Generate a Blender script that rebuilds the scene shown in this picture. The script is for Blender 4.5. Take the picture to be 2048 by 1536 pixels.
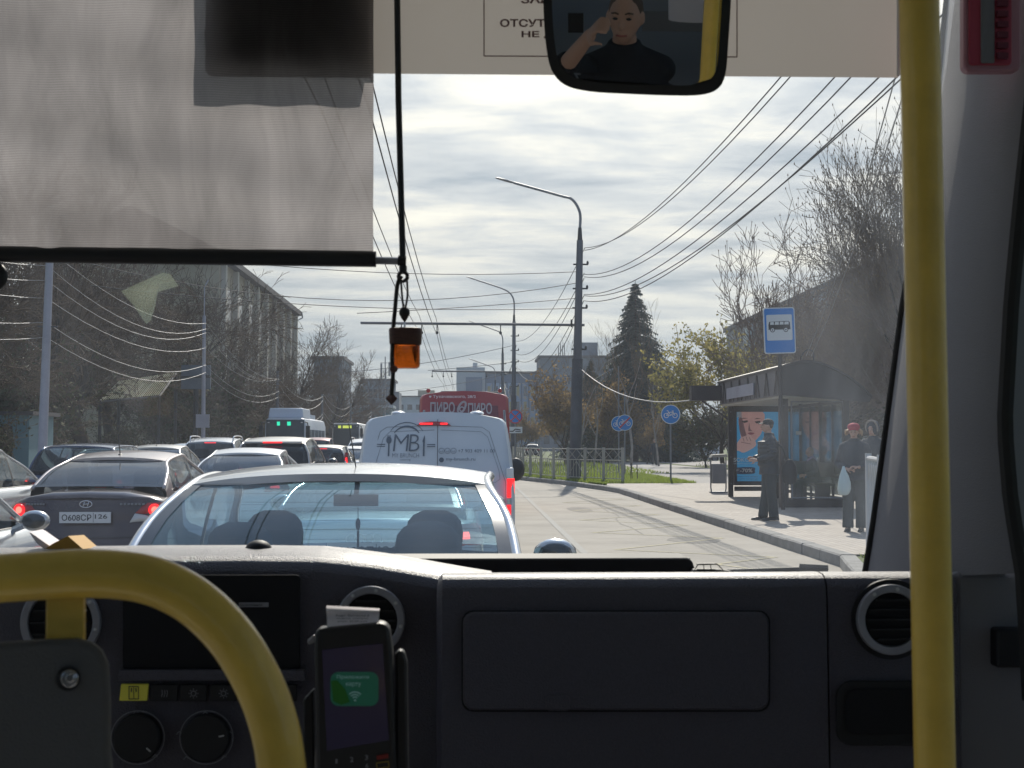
import bpy, math, random
from mathutils import Vector, Matrix
for o in list(bpy.data.objects): bpy.data.objects.remove(o)
SC = bpy.context.scene
COL = SC.collection
R = math.radians
pi = math.pi
# ---------------------------------------------------------------- camera
F = 2800.0            # focal length in pixels of the 2048 wide photograph
CH = 1.55             # eye height over the road
HAZE = .0004
YAW = R(1.72); PITCH = R(2.45)
cam = bpy.data.cameras.new('camera')
CAM = bpy.data.objects.new('camera', cam); COL.objects.link(CAM)
cam.sensor_width = 36.0; cam.lens = 36.0*F/2048; cam.clip_start = .05; cam.clip_end = 3000
CAM.location = (0, 0, CH)
CAM.rotation_euler = (R(90)+PITCH, 0, -YAW)
cam.dof.use_dof = True; cam.dof.focus_distance = 22.0; cam.dof.aperture_fstop = 22.0
SC.camera = CAM
# ---------------------------------------------------------------- sky and sun
SUN_EL = R(38); SUN_AZ = R(7)       # azimuth to the right of straight ahead (+Y)
sundir = Vector((math.sin(SUN_AZ)*math.cos(SUN_EL), math.cos(SUN_AZ)*math.cos(SUN_EL), math.sin(SUN_EL)))
w = bpy.data.worlds.new('World'); SC.world = w; w.use_nodes = True
nt = w.node_tree; N = nt.nodes; L = nt.links; N.clear()
def nn(t, **k):
    n = N.new(t)
    for a, b in k.items(): setattr(n, a, b)
    return n
def mth(op, a, b=None, c=None, clamp=False):
    n = nn('ShaderNodeMath', operation=op); n.use_clamp = clamp
    for i, q in enumerate((a, b, c)):
        if q is None: continue
        if isinstance(q, (int, float)): n.inputs[i].default_value = q
        else: L.new(q, n.inputs[i])
    return n.outputs[0]
sky = nn('ShaderNodeTexSky', sky_type='NISHITA'); sky.sun_disc = False
sky.sun_elevation = SUN_EL; sky.sun_rotation = SUN_AZ; sky.air_density = 1.2; sky.dust_density = 2.0
tc = nn('ShaderNodeTexCoord'); sep = nn('ShaderNodeSeparateXYZ'); L.new(tc.outputs['Generated'], sep.inputs[0])
zc = mth('ADD', mth('MAXIMUM', sep.outputs['Z'], 0.0), 0.07)
px = mth('DIVIDE', sep.outputs['X'], zc); py = mth('DIVIDE', sep.outputs['Y'], zc)
cmb = nn('ShaderNodeCombineXYZ'); L.new(px, cmb.inputs[0]); L.new(py, cmb.inputs[1])
mp = nn('ShaderNodeMapping'); L.new(cmb.outputs[0], mp.inputs[0]); mp.inputs['Rotation'].default_value = (0, 0, R(12)); mp.inputs['Scale'].default_value = (.72, 1.05, 1)
n1 = nn('ShaderNodeTexNoise'); n1.inputs['Scale'].default_value = .6; n1.inputs['Detail'].default_value = 8; n1.inputs['Roughness'].default_value = .52; n1.inputs['Distortion'].default_value = .25
n2 = nn('ShaderNodeTexNoise'); n2.inputs['Scale'].default_value = 2.6; n2.inputs['Detail'].default_value = 7; n2.inputs['Roughness'].default_value = .6; n2.inputs['Distortion'].default_value = .3
L.new(mp.outputs[0], n1.inputs['Vector']); L.new(mp.outputs[0], n2.inputs['Vector'])
cl = mth('ADD', mth('MULTIPLY', n1.outputs[0], .62), mth('MULTIPLY', n2.outputs[0], .38))
rp = nn('ShaderNodeValToRGB'); L.new(cl, rp.inputs[0])
cr = rp.color_ramp
cr.elements[0].position = .40; cr.elements[0].color = (.30, .36, .42, 1)
cr.elements[1].position = .61; cr.elements[1].color = (.98, .93, .80, 1)
for p_, c_ in ((.44, (.43, .47, .51, 1)), (.49, (.58, .60, .61, 1)), (.54, (.78, .76, .70, 1))):
    e = cr.elements.new(p_); e.color = c_
# clouds thin out toward the horizon and brighten round the sun
vm = nn('ShaderNodeVectorMath', operation='DOT_PRODUCT'); nrm = nn('ShaderNodeVectorMath', operation='NORMALIZE')
L.new(tc.outputs['Generated'], nrm.inputs[0]); L.new(nrm.outputs[0], vm.inputs[0]); vm.inputs[1].default_value = sundir
glow = mth('POWER', mth('MAXIMUM', vm.outputs['Value'], 0.0), 7.0)
gain = mth('ADD', mth('MULTIPLY', glow, 1.2), .58)
hz = nn('ShaderNodeMapRange'); L.new(sep.outputs['Z'], hz.inputs[0]); hz.inputs[1].default_value = .0; hz.inputs[2].default_value = .13; hz.inputs[3].default_value = 0; hz.inputs[4].default_value = 1
mx0 = nn('ShaderNodeMix', data_type='RGBA'); L.new(hz.outputs[0], mx0.inputs['Factor'])
mx0.inputs[6].default_value = (.38, .47, .55, 1); L.new(rp.outputs[0], mx0.inputs[7])
mul = nn('ShaderNodeVectorMath', operation='SCALE'); bk = nn('ShaderNodeMapRange'); L.new(sep.outputs['Y'], bk.inputs[0]); bk.inputs[1].default_value = .12; bk.inputs[2].default_value = -.35; bk.inputs[3].default_value = 0; bk.inputs[4].default_value = .7
zen = nn('ShaderNodeMapRange'); L.new(sep.outputs['Z'], zen.inputs[0]); zen.inputs[1].default_value = .40; zen.inputs[2].default_value = .72; zen.inputs[3].default_value = 0; zen.inputs[4].default_value = .6
mxb = nn('ShaderNodeMix', data_type='RGBA'); L.new(mth('MAXIMUM', bk.outputs[0], zen.outputs[0]), mxb.inputs['Factor']); L.new(mx0.outputs[2], mxb.inputs[6]); mxb.inputs[7].default_value = (.26, .47, .86, 1)   # clearer blue sky behind us
L.new(mxb.outputs[2], mul.inputs[0]); L.new(mth('MULTIPLY', gain, 10.0), mul.inputs['Scale'])
mx = nn('ShaderNodeMix', data_type='RGBA'); mx.inputs['Factor'].default_value = .93
L.new(sky.outputs[0], mx.inputs[6]); L.new(mul.outputs[0], mx.inputs[7])
bg = nn('ShaderNodeBackground'); bg.inputs[1].default_value = .1; L.new(mx.outputs[2], bg.inputs[0])
wo = nn('ShaderNodeOutputWorld'); L.new(bg.outputs[0], wo.inputs[0])
sl = bpy.data.lights.new('sun', 'SUN'); sl.energy = 4.3; sl.angle = R(.6); sl.color = (1, .92, .80)
SUN = bpy.data.objects.new('sun', sl); COL.objects.link(SUN); SUN.location = (0, 0, 60)
SUN.rotation_euler = (-sundir).to_track_quat('-Z', 'Y').to_euler()
SC.view_settings.view_transform = 'Standard'; SC.view_settings.look = 'None'; SC.view_settings.exposure = .22; SC.view_settings.gamma = 1
SC.render.engine = 'CYCLES'
SC.cycles.max_bounces = 8; SC.cycles.volume_bounces = 0; SC.cycles.transparent_max_bounces = 24; SC.cycles.transmission_bounces = 6
# ---------------------------------------------------------------- pixel -> place helpers (used once to measure real positions)
_RM = CAM.rotation_euler.to_matrix()
def ray(x, y): return _RM @ Vector(((x-1024)/F, (768-y)/F, -1))
def at(x, y, Y):                     # the point seen at photo pixel x,y that stands Y metres ahead
    d = ray(x, y); return Vector((0, 0, CH)) + d*(Y/d.y)
def gp(x, y, z=0.0):                 # the point of the plane at height z seen at photo pixel x,y
    d = ray(x, y); return Vector((0, 0, CH)) + d*((z-CH)/d.z)
# ---------------------------------------------------------------- materials
def mat(name, col, rough=.6, metal=0.0, var=0.0, vs=6.0, bump=0.0, bs=40.0, coat=0.0, emit=None, es=0.0, spec=None, stretch=None, col2=None, thr=None):
    m = bpy.data.materials.new(name); m.use_nodes = True
    t = m.node_tree; b = t.nodes['Principled BSDF']
    b.inputs['Base Color'].default_value = (*col, 1); b.inputs['Roughness'].default_value = rough; b.inputs['Metallic'].default_value = metal
    if spec is not None: b.inputs['Specular IOR Level'].default_value = spec
    if coat: b.inputs['Coat Weight'].default_value = coat; b.inputs['Coat Roughness'].default_value = .05
    if emit: b.inputs['Emission Color'].default_value = (*emit, 1); b.inputs['Emission Strength'].default_value = es
    if var or bump or col2:
        c = t.nodes.new('ShaderNodeTexCoord'); src = c.outputs['Object']
        if stretch:
            mp = t.nodes.new('ShaderNodeMapping'); mp.inputs['Scale'].default_value = stretch; t.links.new(src, mp.inputs[0]); src = mp.outputs[0]
        if var or col2:
            n = t.nodes.new('ShaderNodeTexNoise'); n.inputs['Scale'].default_value = vs; n.inputs['Detail'].default_value = 6; n.inputs['Roughness'].default_value = .6
            t.links.new(src, n.inputs['Vector'])
            r = t.nodes.new('ShaderNodeValToRGB'); t.links.new(n.outputs[0], r.inputs[0])
            lo, hi = thr or (.3, .7)
            r.color_ramp.elements[0].position = lo; r.color_ramp.elements[1].position = hi
            c2 = col2 or tuple(min(1, q*(1+var)) for q in col)
            c1 = col if col2 else tuple(q*(1-var) for q in col)
            r.color_ramp.elements[0].color = (*c1, 1); r.color_ramp.elements[1].color = (*c2, 1)
            t.links.new(r.outputs[0], b.inputs['Base Color'])
        if bump:
            n = t.nodes.new('ShaderNodeTexNoise'); n.inputs['Scale'].default_value = bs; n.inputs['Detail'].default_value = 4
            t.links.new(src, n.inputs['Vector'])
            bp = t.nodes.new('ShaderNodeBump'); bp.inputs['Strength'].default_value = bump; bp.inputs['Distance'].default_value = .01
            t.links.new(n.outputs[0], bp.inputs['Height']); t.links.new(bp.outputs[0], b.inputs['Normal'])
    return m
def glass_mat(name, tint, refl=1.0, dirt=0.0, dirtcol=(.7, .72, .75), rough=.02, streak=False, ior=1.5):
    m = bpy.data.materials.new(name); m.use_nodes = True; t = m.node_tree; t.nodes.clear(); NN = t.nodes.new; LL = t.links.new
    out = NN('ShaderNodeOutputMaterial'); tr = NN('ShaderNodeBsdfTransparent'); tr.inputs[0].default_value = (*tint, 1)
    gl = NN('ShaderNodeBsdfGlossy'); gl.inputs['Roughness'].default_value = rough
    fr = NN('ShaderNodeFresnel'); fr.inputs[0].default_value = ior
    mm = NN('ShaderNodeMath'); mm.operation = 'MULTIPLY'; mm.inputs[1].default_value = refl; LL(fr.outputs[0], mm.inputs[0])
    mx = NN('ShaderNodeMixShader'); LL(mm.outputs[0], mx.inputs[0]); LL(tr.outputs[0], mx.inputs[1]); LL(gl.outputs[0], mx.inputs[2])
    last = mx
    if dirt:
        df = NN('ShaderNodeBsdfDiffuse'); df.inputs[0].default_value = (*dirtcol, 1)
        tl = NN('ShaderNodeBsdfTranslucent'); tl.inputs[0].default_value = (*dirtcol, 1)
        a = NN('ShaderNodeMixShader'); a.inputs[0].default_value = .8; LL(df.outputs[0], a.inputs[1]); LL(tl.outputs[0], a.inputs[2])
        m2 = NN('ShaderNodeMixShader'); LL(last.outputs[0], m2.inputs[1]); LL(a.outputs[0], m2.inputs[2])
        m2.inputs[0].default_value = dirt
        if streak:
            tcn = NN('ShaderNodeTexCoord'); mp = NN('ShaderNodeMapping'); mp.inputs['Scale'].default_value = (7, 7, 1.6); mp.inputs['Rotation'].default_value = (0, R(-14), 0)
            LL(tcn.outputs['Object'], mp.inputs[0])
            n = NN('ShaderNodeTexNoise'); n.inputs['Scale'].default_value = 1.0; n.inputs['Detail'].default_value = 7; n.inputs['Roughness'].default_value = .62; LL(mp.outputs[0], n.inputs['Vector'])
            mr = NN('ShaderNodeMapRange'); mr.inputs[1].default_value = .35; mr.inputs[2].default_value = .75; mr.inputs[3].default_value = dirt*.55; mr.inputs[4].default_value = dirt*2.6
            LL(n.outputs[0], mr.inputs[0])
            # dust veil thickens toward both sides; the right one also paints in glare
            sp = NN('ShaderNodeSeparateXYZ'); LL(tcn.outputs['Object'], sp.inputs[0])
            ab = NN('ShaderNodeMapRange'); ab.inputs[1].default_value = .46; ab.inputs[2].default_value = .74; ab.inputs[3].default_value = 1; ab.inputs[4].default_value = 3.6; LL(sp.outputs[0], ab.inputs[0])
            ac = NN('ShaderNodeMapRange'); ac.inputs[1].default_value = -.35; ac.inputs[2].default_value = -.85; ac.inputs[3].default_value = 1; ac.inputs[4].default_value = 1.25; LL(sp.outputs[0], ac.inputs[0])
            v = NN('ShaderNodeTexVoronoi'); v.inputs['Scale'].default_value = 22; v.inputs['Randomness'].default_value = 1; LL(tcn.outputs['Object'], v.inputs['Vector'])
            sp2 = NN('ShaderNodeMapRange'); sp2.inputs[1].default_value = .10; sp2.inputs[2].default_value = .04; sp2.inputs[3].default_value = 0; sp2.inputs[4].default_value = .16; LL(v.outputs['Distance'], sp2.inputs[0])
            q1 = NN('ShaderNodeMath'); q1.operation = 'MULTIPLY'; LL(mr.outputs[0], q1.inputs[0]); LL(ab.outputs[0], q1.inputs[1])
            q2 = NN('ShaderNodeMath'); q2.operation = 'MULTIPLY'; LL(q1.outputs[0], q2.inputs[0]); LL(ac.outputs[0], q2.inputs[1])
            q3 = NN('ShaderNodeMath'); q3.operation = 'MULTIPLY_ADD'; LL(sp2.outputs[0], q3.inputs[0]); LL(mr.outputs[0], q3.inputs[1]); LL(q2.outputs[0], q3.inputs[2]); q3.use_clamp = True
            LL(q3.outputs[0], m2.inputs[0])
        last = m2
    LL(last.outputs[0], out.inputs[0]); return m
M = {}
M['black'] = mat('black_plastic', (.018, .018, .02), .5)
M['rubber'] = mat('rubber', (.02, .02, .02), .8)
M['sealblack'] = mat('glazing_seal', (.012, .014, .018), .12)
M['chrome'] = mat('chrome', (.7, .7, .72), .15, 1)
M['white'] = mat('white_paint', (.75, .76, .77), .4)
M['red_lit'] = mat('lit_red', (.6, .01, .01), .3, emit=(1, .015, .02), es=1.6)
M['red_hot'] = mat('lit_red_core', (.8, .05, .05), .3, emit=(1, .07, .05), es=5)
M['red_dim'] = mat('red_lens', (.35, .012, .015), .2, coat=.6)
M['lens'] = mat('clear_lens', (.55, .55, .55), .15, coat=.8)
M['plate'] = mat('plate_white', (.62, .64, .66), .4)
M['ink'] = mat('ink', (.02, .025, .035), .5)
M['gunmetal'] = mat('grey_metal', (.22, .23, .25), .5, .3, var=.12, vs=3)
M['carglass'] = glass_mat('car_glass', (.55, .66, .68), 1.15, .045, (.5, .6, .7))
M['carglass_dark'] = glass_mat('tinted_car_glass', (.22, .27, .32), 1.3, .05, (.4, .5, .6))
M['clearglass'] = glass_mat('clear_glass', (.92, .95, .95), .8, .025, (.7, .75, .75))
M['wire'] = mat('wire', (.03, .032, .036), .6)
M['wire_light'] = mat('shiny_wire', (.25, .25, .26), .45, .7)
# ---------------------------------------------------------------- mesh builder
def leafmat(name, c1, c2, tr):
    m = bpy.data.materials.new(name); m.use_nodes = True; t = m.node_tree; t.nodes.clear(); NN = t.nodes.new; LL = t.links.new
    o = NN('ShaderNodeOutputMaterial'); a = NN('ShaderNodeBsdfTranslucent'); b = NN('ShaderNodeBsdfDiffuse'); mx = NN('ShaderNodeMixShader'); mx.inputs[0].default_value = tr
    tcn = NN('ShaderNodeTexCoord'); n = NN('ShaderNodeTexNoise'); n.inputs['Scale'].default_value = 1.4; n.inputs['Detail'].default_value = 5; LL(tcn.outputs['Object'], n.inputs['Vector'])
    r = NN('ShaderNodeValToRGB'); r.color_ramp.elements[0].position = .4; r.color_ramp.elements[1].position = .62; r.color_ramp.elements[0].color = (*c1, 1); r.color_ramp.elements[1].color = (*c2, 1)
    LL(n.outputs[0], r.inputs[0]); LL(r.outputs[0], a.inputs[0]); LL(r.outputs[0], b.inputs[0]); LL(b.outputs[0], mx.inputs[1]); LL(a.outputs[0], mx.inputs[2]); LL(mx.outputs[0], o.inputs[0]); return m
def vv(a): return Vector(a)
class MB:
    def __init__(s): s.v = []; s.f = []; s.m = []
    def add(s, vs, fs, mi=0):
        n = len(s.v); s.v += [tuple(p) for p in vs]; s.f += [tuple(i+n for i in f) for f in fs]; s.m += [mi]*len(fs); return s
    def box(s, x0, x1, y0, y1, z0, z1, mi=0):
        v = [(x, y, z) for z in (z0, z1) for y in (y0, y1) for x in (x0, x1)]
        return s.add(v, [(0, 2, 3, 1), (4, 5, 7, 6), (0, 1, 5, 4), (2, 6, 7, 3), (0, 4, 6, 2), (1, 3, 7, 5)], mi)
    def tube(s, pts, r, n=8, mi=0, cap=True, flat=1.0):
        pts = [vv(p) for p in pts]; k = len(pts)
        if not isinstance(r, (list, tuple)): r = [r]*k
        d0 = (pts[1]-pts[0]).normalized()
        up = Vector((0, 0, 1)) if abs(d0.z) < .9 else Vector((0, 1, 0))
        a = d0.cross(up).normalized(); vs = []
        for i, p in enumerate(pts):
            d = (pts[min(i+1, k-1)]-pts[max(i-1, 0)])
            if d.length < 1e-9: d = d0
            d.normalize(); a = (a-d*a.dot(d)); a = a.normalized() if a.length > 1e-6 else d.orthogonal().normalized()
            b = d.cross(a)
            for j in range(n):
                t = 2*pi*j/n; vs.append(p+(a*math.cos(t)+b*math.sin(t)*flat)*r[i])
        fs = [(i*n+j, i*n+(j+1) % n, (i+1)*n+(j+1) % n, (i+1)*n+j) for i in range(k-1) for j in range(n)]
        if cap: fs += [tuple(range(n))[::-1], tuple(range((k-1)*n, k*n))]
        return s.add(vs, fs, mi)
    def prism(s, poly, vec, mi=0):
        poly = [vv(p) for p in poly]; vec = vv(vec); n = len(poly)
        fs = [tuple(range(n))[::-1], tuple(range(n, 2*n))]+[(i, (i+1) % n, n+(i+1) % n, n+i) for i in range(n)]
        return s.add(poly+[p+vec for p in poly], fs, mi)
    def grid(s, fn, nu, nv, mi=0, flip=False):
        vs = [fn(i/nu, j/nv) for i in range(nu+1) for j in range(nv+1)]; q = nv+1
        fs = [(i*q+j, (i+1)*q+j, (i+1)*q+j+1, i*q+j+1) for i in range(nu) for j in range(nv)]
        if flip: fs = [f[::-1] for f in fs]
        return s.add(vs, fs, mi)
    def slab(s, fn, nu, nv, th, mi=0):   # curved sheet with thickness; th = offset vector
        th = vv(th); s.grid(fn, nu, nv, mi, True); s.grid(lambda a, b: vv(fn(a, b))+th, nu, nv, mi)
        e = [fn(i/nu, 0) for i in range(nu+1)]+[fn(1, j/nv) for j in range(1, nv+1)]+[fn(i/nu, 1) for i in range(nu-1, -1, -1)]+[fn(0, j/nv) for j in range(nv-1, 0, -1)]
        n = len(e); return s.add([vv(p) for p in e]+[vv(p)+th for p in e], [(i, (i+1) % n, n+(i+1) % n, n+i) for i in range(n)], mi)
    def ell(s, c, r, nu=12, nv=8, mi=0, rot=None):
        c = vv(c); vs = []
        for i in range(nv+1):
            a = pi*i/nv-pi/2
            for j in range(nu):
                t = 2*pi*j/nu; p = Vector((math.cos(a)*math.cos(t)*r[0], math.cos(a)*math.sin(t)*r[1], math.sin(a)*r[2]))
                if rot: p = rot @ p
                vs.append(c+p)
        return s.add(vs, [(i*nu+j, i*nu+(j+1) % nu, (i+1)*nu+(j+1) % nu, (i+1)*nu+j) for i in range(nv) for j in range(nu)], mi)
    def ring(s, c, ax, r0, r1, th, n=32, mi=0):    # flat ring (washer) with thickness along ax
        c = vv(c); ax = vv(ax).normalized(); a = ax.orthogonal().normalized(); b = ax.cross(a); vs = []
        for k in range(n):
            t = 2*pi*k/n; d = a*math.cos(t)+b*math.sin(t)
            vs += [c+d*r0, c+d*r1, c+d*r1+ax*th, c+d*r0+ax*th]
        fs = []
        for k in range(n):
            i = k*4; j = ((k+1) % n)*4
            for q in range(4): fs.append((i+q, j+q, j+(q+1) % 4, i+(q+1) % 4))
        return s.add(vs, fs, mi)
    def disc(s, c, ax, r, th, n=28, mi=0):
        c = vv(c); ax = vv(ax).normalized(); a = ax.orthogonal().normalized(); b = ax.cross(a)
        return s.prism([c+(a*math.cos(2*pi*k/n)+b*math.sin(2*pi*k/n))*r for k in range(n)], ax*th, mi)
    def loft(s, rings, cap=True, mi=0):
        n = len(rings[0]); vs = [p for r in rings for p in r]
        fs = [(i*n+j, i*n+(j+1) % n, (i+1)*n+(j+1) % n, (i+1)*n+j) for i in range(len(rings)-1) for j in range(n)]
        if cap: fs += [tuple(range(n))[::-1], tuple(range((len(rings)-1)*n, len(rings)*n))]
        return s.add(vs, fs, mi)
    def xf(s, mtx): s.v = [tuple(mtx @ vv(p)) for p in s.v]; return s
    def build(s, name, m, parent=None, sharp=35, bevel=0, mods=None):
        me = bpy.data.meshes.new(name)
        off = Vector((0, 0, 0)); p = parent
        while p is not None: off = off+p.location; p = p.parent
        if parent is None and s.v:
            xs = [q[0] for q in s.v]; ys = [q[1] for q in s.v]; off = Vector(((min(xs)+max(xs))/2, (min(ys)+max(ys))/2, min(q[2] for q in s.v)))
        me.from_pydata([(a[0]-off.x, a[1]-off.y, a[2]-off.z) for a in s.v], [], s.f)
        for q in (m if isinstance(m, (list, tuple)) else [m]): me.materials.append(M[q] if isinstance(q, str) else q)
        if any(s.m): me.polygons.foreach_set('material_index', s.m)
        me.update(); me.shade_smooth()
        if sharp < 180: me.set_sharp_from_angle(angle=R(sharp))
        o = bpy.data.objects.new(name, me); COL.objects.link(o)
        if parent is None: o.location = off
        else: o.parent = parent
        if bevel:
            b = o.modifiers.new('bevel', 'BEVEL'); b.width = bevel; b.segments = 2; b.limit_method = 'ANGLE'; b.angle_limit = R(40)
        return o
def tag(o, label, cat, group=None):
    o['label'] = label; o['category'] = cat
    if group: o['group'] = group
    return o
def thing(name, label, cat, loc=(0, 0, 0), rz=0, group=None):
    o = bpy.data.objects.new(name, None); COL.objects.link(o); o.location = loc; o.rotation_euler = (0, 0, rz); o.empty_display_size = .1
    return tag(o, label, cat, group)
def struct(o, kind='structure', label=None):
    o['kind'] = kind
    if label: o['label'] = label
    return o
def copy_thing(root, loc, rz, label):
    r = root.copy(); COL.objects.link(r); r.location = loc; r.rotation_euler = (0, 0, rz); r['label'] = label
    for ch in list(root.children):
        c = ch.copy(); COL.objects.link(c); c.parent = r
        for g in ch.children:
            d = g.copy(); COL.objects.link(d); d.parent = c
    return r
_tc = {}
def textgeo(s, bold=0.0, shear=0.0):
    k = (s, bold, shear)
    if k in _tc: return _tc[k]
    c = bpy.data.curves.new('t', 'FONT'); c.body = s; c.size = 1; c.offset = bold; c.shear = shear; c.resolution_u = 3; c.align_x = 'LEFT'
    o = bpy.data.objects.new('t', c); COL.objects.link(o)
    bpy.context.view_layer.update()
    me = bpy.data.meshes.new_from_object(o.evaluated_get(bpy.context.evaluated_depsgraph_get()))
    v = [(p.co.x, p.co.y) for p in me.vertices]; f = [tuple(p.vertices) for p in me.polygons]
    bpy.data.objects.remove(o); bpy.data.curves.remove(c); bpy.data.meshes.remove(me)
    if not v: v = [(0, 0), (1, 0), (0, 1)]; f = []
    x0 = min(p[0] for p in v); x1 = max(p[0] for p in v); y0 = min(p[1] for p in v); y1 = max(p[1] for p in v)
    v = [((p[0]-x0)/max(x1-x0, 1e-6), (p[1]-y0)/max(y1-y0, 1e-6)) for p in v]
    _tc[k] = (v, f, (x1-x0)/max(y1-y0, 1e-6)); return _tc[k]
def text_on(mb, s, x0, z0, W_, H_, fn, bold=0.0, shear=0.0, mi=0):   # text filling the rectangle x0,z0,W_,H_ ; fn(x,z) -> point
    v, f, a = textgeo(s, bold, shear)
    mb.add([fn(x0+p[0]*W_, z0+p[1]*H_) for p in v], f, mi)
def lerp(a, b, t): return a+(b-a)*t
def ipl(x, pts):       # piecewise linear
    if x <= pts[0][0]: return pts[0][1]
    for (a, fa), (b, fb) in zip(pts, pts[1:]):
        if x <= b: return fa+(fb-fa)*(x-a)/(b-a)
    return pts[-1][1]
def curve(pts, n=6):   # Catmull-Rom through points
    P = [vv(p) for p in pts]; P = [P[0]*2-P[1]]+P+[P[-1]*2-P[-2]]; out = []
    for i in range(1, len(P)-2):
        for k in range(n):
            t = k/n; a, b, c, d = P[i-1:i+3]
            out.append(.5*((2*b)+(c-a)*t+(2*a-5*b+4*c-d)*t*t+(3*b-a-3*c+d)*t**3))
    out.append(P[-2]); return out
def sag(a, b, s, n=12):
    a = vv(a); b = vv(b); return [a.lerp(b, i/n)-Vector((0, 0, 4*s*(i/n)*(1-i/n))) for i in range(n+1)]
# ================================================================ ground, road, pavements
def sheet(name, polys, z, m, kind='structure'):
    b = MB()
    for p in polys: b.add([(x, y, z) for x, y in p], [tuple(range(len(p)))])
    o = b.build(name, m, sharp=180); struct(o, kind); return o
M['ground'] = mat('dusty_ground', (.17, .155, .13), .95, var=.25, vs=.6)
M['asphalt'] = mat('asphalt', (.275, .25, .215), .82, var=.2, vs=.7, bump=.25, bs=160, spec=.35)
M['grass'] = mat('grass_ground', (.065, .10, .022), .95, vs=3.0, col2=(.13, .15, .05), thr=(.35, .65), bump=.6, bs=30)
M['kerb'] = mat('kerb_concrete', (.24, .235, .225), .9, var=.2, vs=4, bump=.3, bs=25)
M['yellowmark'] = mat('worn_yellow_marking', (.24, .22, .17), .8, vs=22, col2=(.42, .36, .17), thr=(.45, .6))
M['whitemark'] = mat('worn_white_marking', (.22, .215, .20), .8, vs=16, col2=(.32, .31, .29), thr=(.5, .7))
# paving blocks
def paving_mat(name, c1, c2, mortar, sc):
    m = bpy.data.materials.new(name); m.use_nodes = True; t = m.node_tree; b = t.nodes['Principled BSDF']; b.inputs['Roughness'].default_value = .8
    tcn = t.nodes.new('ShaderNodeTexCoord'); mp = t.nodes.new('ShaderNodeMapping'); mp.inputs['Rotation'].default_value = (0, 0, R(90)); t.links.new(tcn.outputs['Object'], mp.inputs[0])
    br = t.nodes.new('ShaderNodeTexBrick'); br.inputs['Color1'].default_value = (*c1, 1); br.inputs['Color2'].default_value = (*c2, 1); br.inputs['Mortar'].default_value = (*mortar, 1)
    br.inputs['Scale'].default_value = sc; br.inputs['Mortar Size'].default_value = .018; t.links.new(mp.outputs[0], br.inputs['Vector'])
    n = t.nodes.new('ShaderNodeTexNoise'); n.inputs['Scale'].default_value = 1.2; n.inputs['Detail'].default_value = 6; t.links.new(tcn.outputs['Object'], n.inputs['Vector'])
    mr = t.nodes.new('ShaderNodeMapRange'); mr.inputs[3].default_value = .75; mr.inputs[4].default_value = 1.2; t.links.new(n.outputs[0], mr.inputs[0])
    vm_ = t.nodes.new('ShaderNodeVectorMath'); vm_.operation = 'SCALE'; t.links.new(br.outputs[0], vm_.inputs[0]); t.links.new(mr.outputs[0], vm_.inputs['Scale'])
    t.links.new(vm_.outputs[0], b.inputs['Base Color'])
    bp = t.nodes.new('ShaderNodeBump'); bp.inputs['Strength'].default_value = .4; bp.inputs['Distance'].default_value = .01; t.links.new(br.outputs['Fac'], bp.inputs['Height']); bp.invert = True; t.links.new(bp.outputs[0], b.inputs['Normal'])
    return m
M['paving'] = paving_mat('paving_blocks', (.37, .325, .28), (.30, .26, .225), (.17, .15, .13), 2.2)
M['path'] = mat('path_concrete', (.33, .31, .29), .9, var=.12, vs=2)
struct(MB().grid(lambda a, b: (-1500+3000*a, -300+3000*b, -.06), 10, 10).build('ground', 'ground'))
KR = [(1.95, -40), (1.95, 3.6), (4.2, 15.3), (4.66, 17.6), (4.68, 44.0), (4.45, 46.6), (3.45, 53.7), (1.96, 61), (1.9, 420)]
sheet('road', [[(-14.2, -40)]+KR+[(-14.2, 420)]], 0, 'asphalt')
def strip(pts, w0, w1, z0, z1):
    b = MB(); P = [vv((x, y, 0)) for x, y in pts]; rr = []
    for i, p in enumerate(P):
        d = (P[min(i+1, len(P)-1)]-P[max(i-1, 0)]).normalized(); n = Vector((d.y, -d.x, 0))
        rr.append([p+n*w0+Vector((0, 0, z0)), p+n*w0+Vector((0, 0, z1-.02)), p+n*(w0+(.02 if w1 > w0 else -.02))+Vector((0, 0, z1)), p+n*w1+Vector((0, 0, z1)), p+n*w1+Vector((0, 0, z0))])
    return b.loft(rr)
def fine(pts, st=1.0):
    o = []
    for a, b in zip(pts, pts[1:]):
        n = max(1, int(math.dist(a, b)/st)); o += [(lerp(a[0], b[0], i/n), lerp(a[1], b[1], i/n)) for i in range(n)]
    return o+[pts[-1]]
random.seed(4)
kf = fine(KR[:-1]+[(1.95, 140)], 1.0)
kf = [(x+random.uniform(-.008, .008), y) for x, y in kf]
kb = strip(kf, 0, .2, -.05, .155)
kb = MB(); rk = random.Random(8); P_ = [vv((x, y, 0)) for x, y in kf]
for a, c in zip(P_, P_[1:]):
    d = (c-a).normalized(); n = Vector((d.y, -d.x, 0)); q = rk.uniform(-.006, .006); zt_ = .155+rk.uniform(-.004, .004); a2 = a+d*.012; c2 = c-d*.012
    kb.loft([[p+n*q-Vector((0, 0, .05)), p+n*q+Vector((0, 0, zt_-.02)), p+n*(q+.02)+Vector((0, 0, zt_)), p+n*.2+Vector((0, 0, zt_)), p+n*.2-Vector((0, 0, .05))] for p in (a2, c2)])
o = kb.build('kerb', 'kerb'); struct(o)
struct(strip([(-14.2, -40), (-14.2, 400)], 0, -.2, -.05, .15).build('kerb', 'kerb'))
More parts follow.
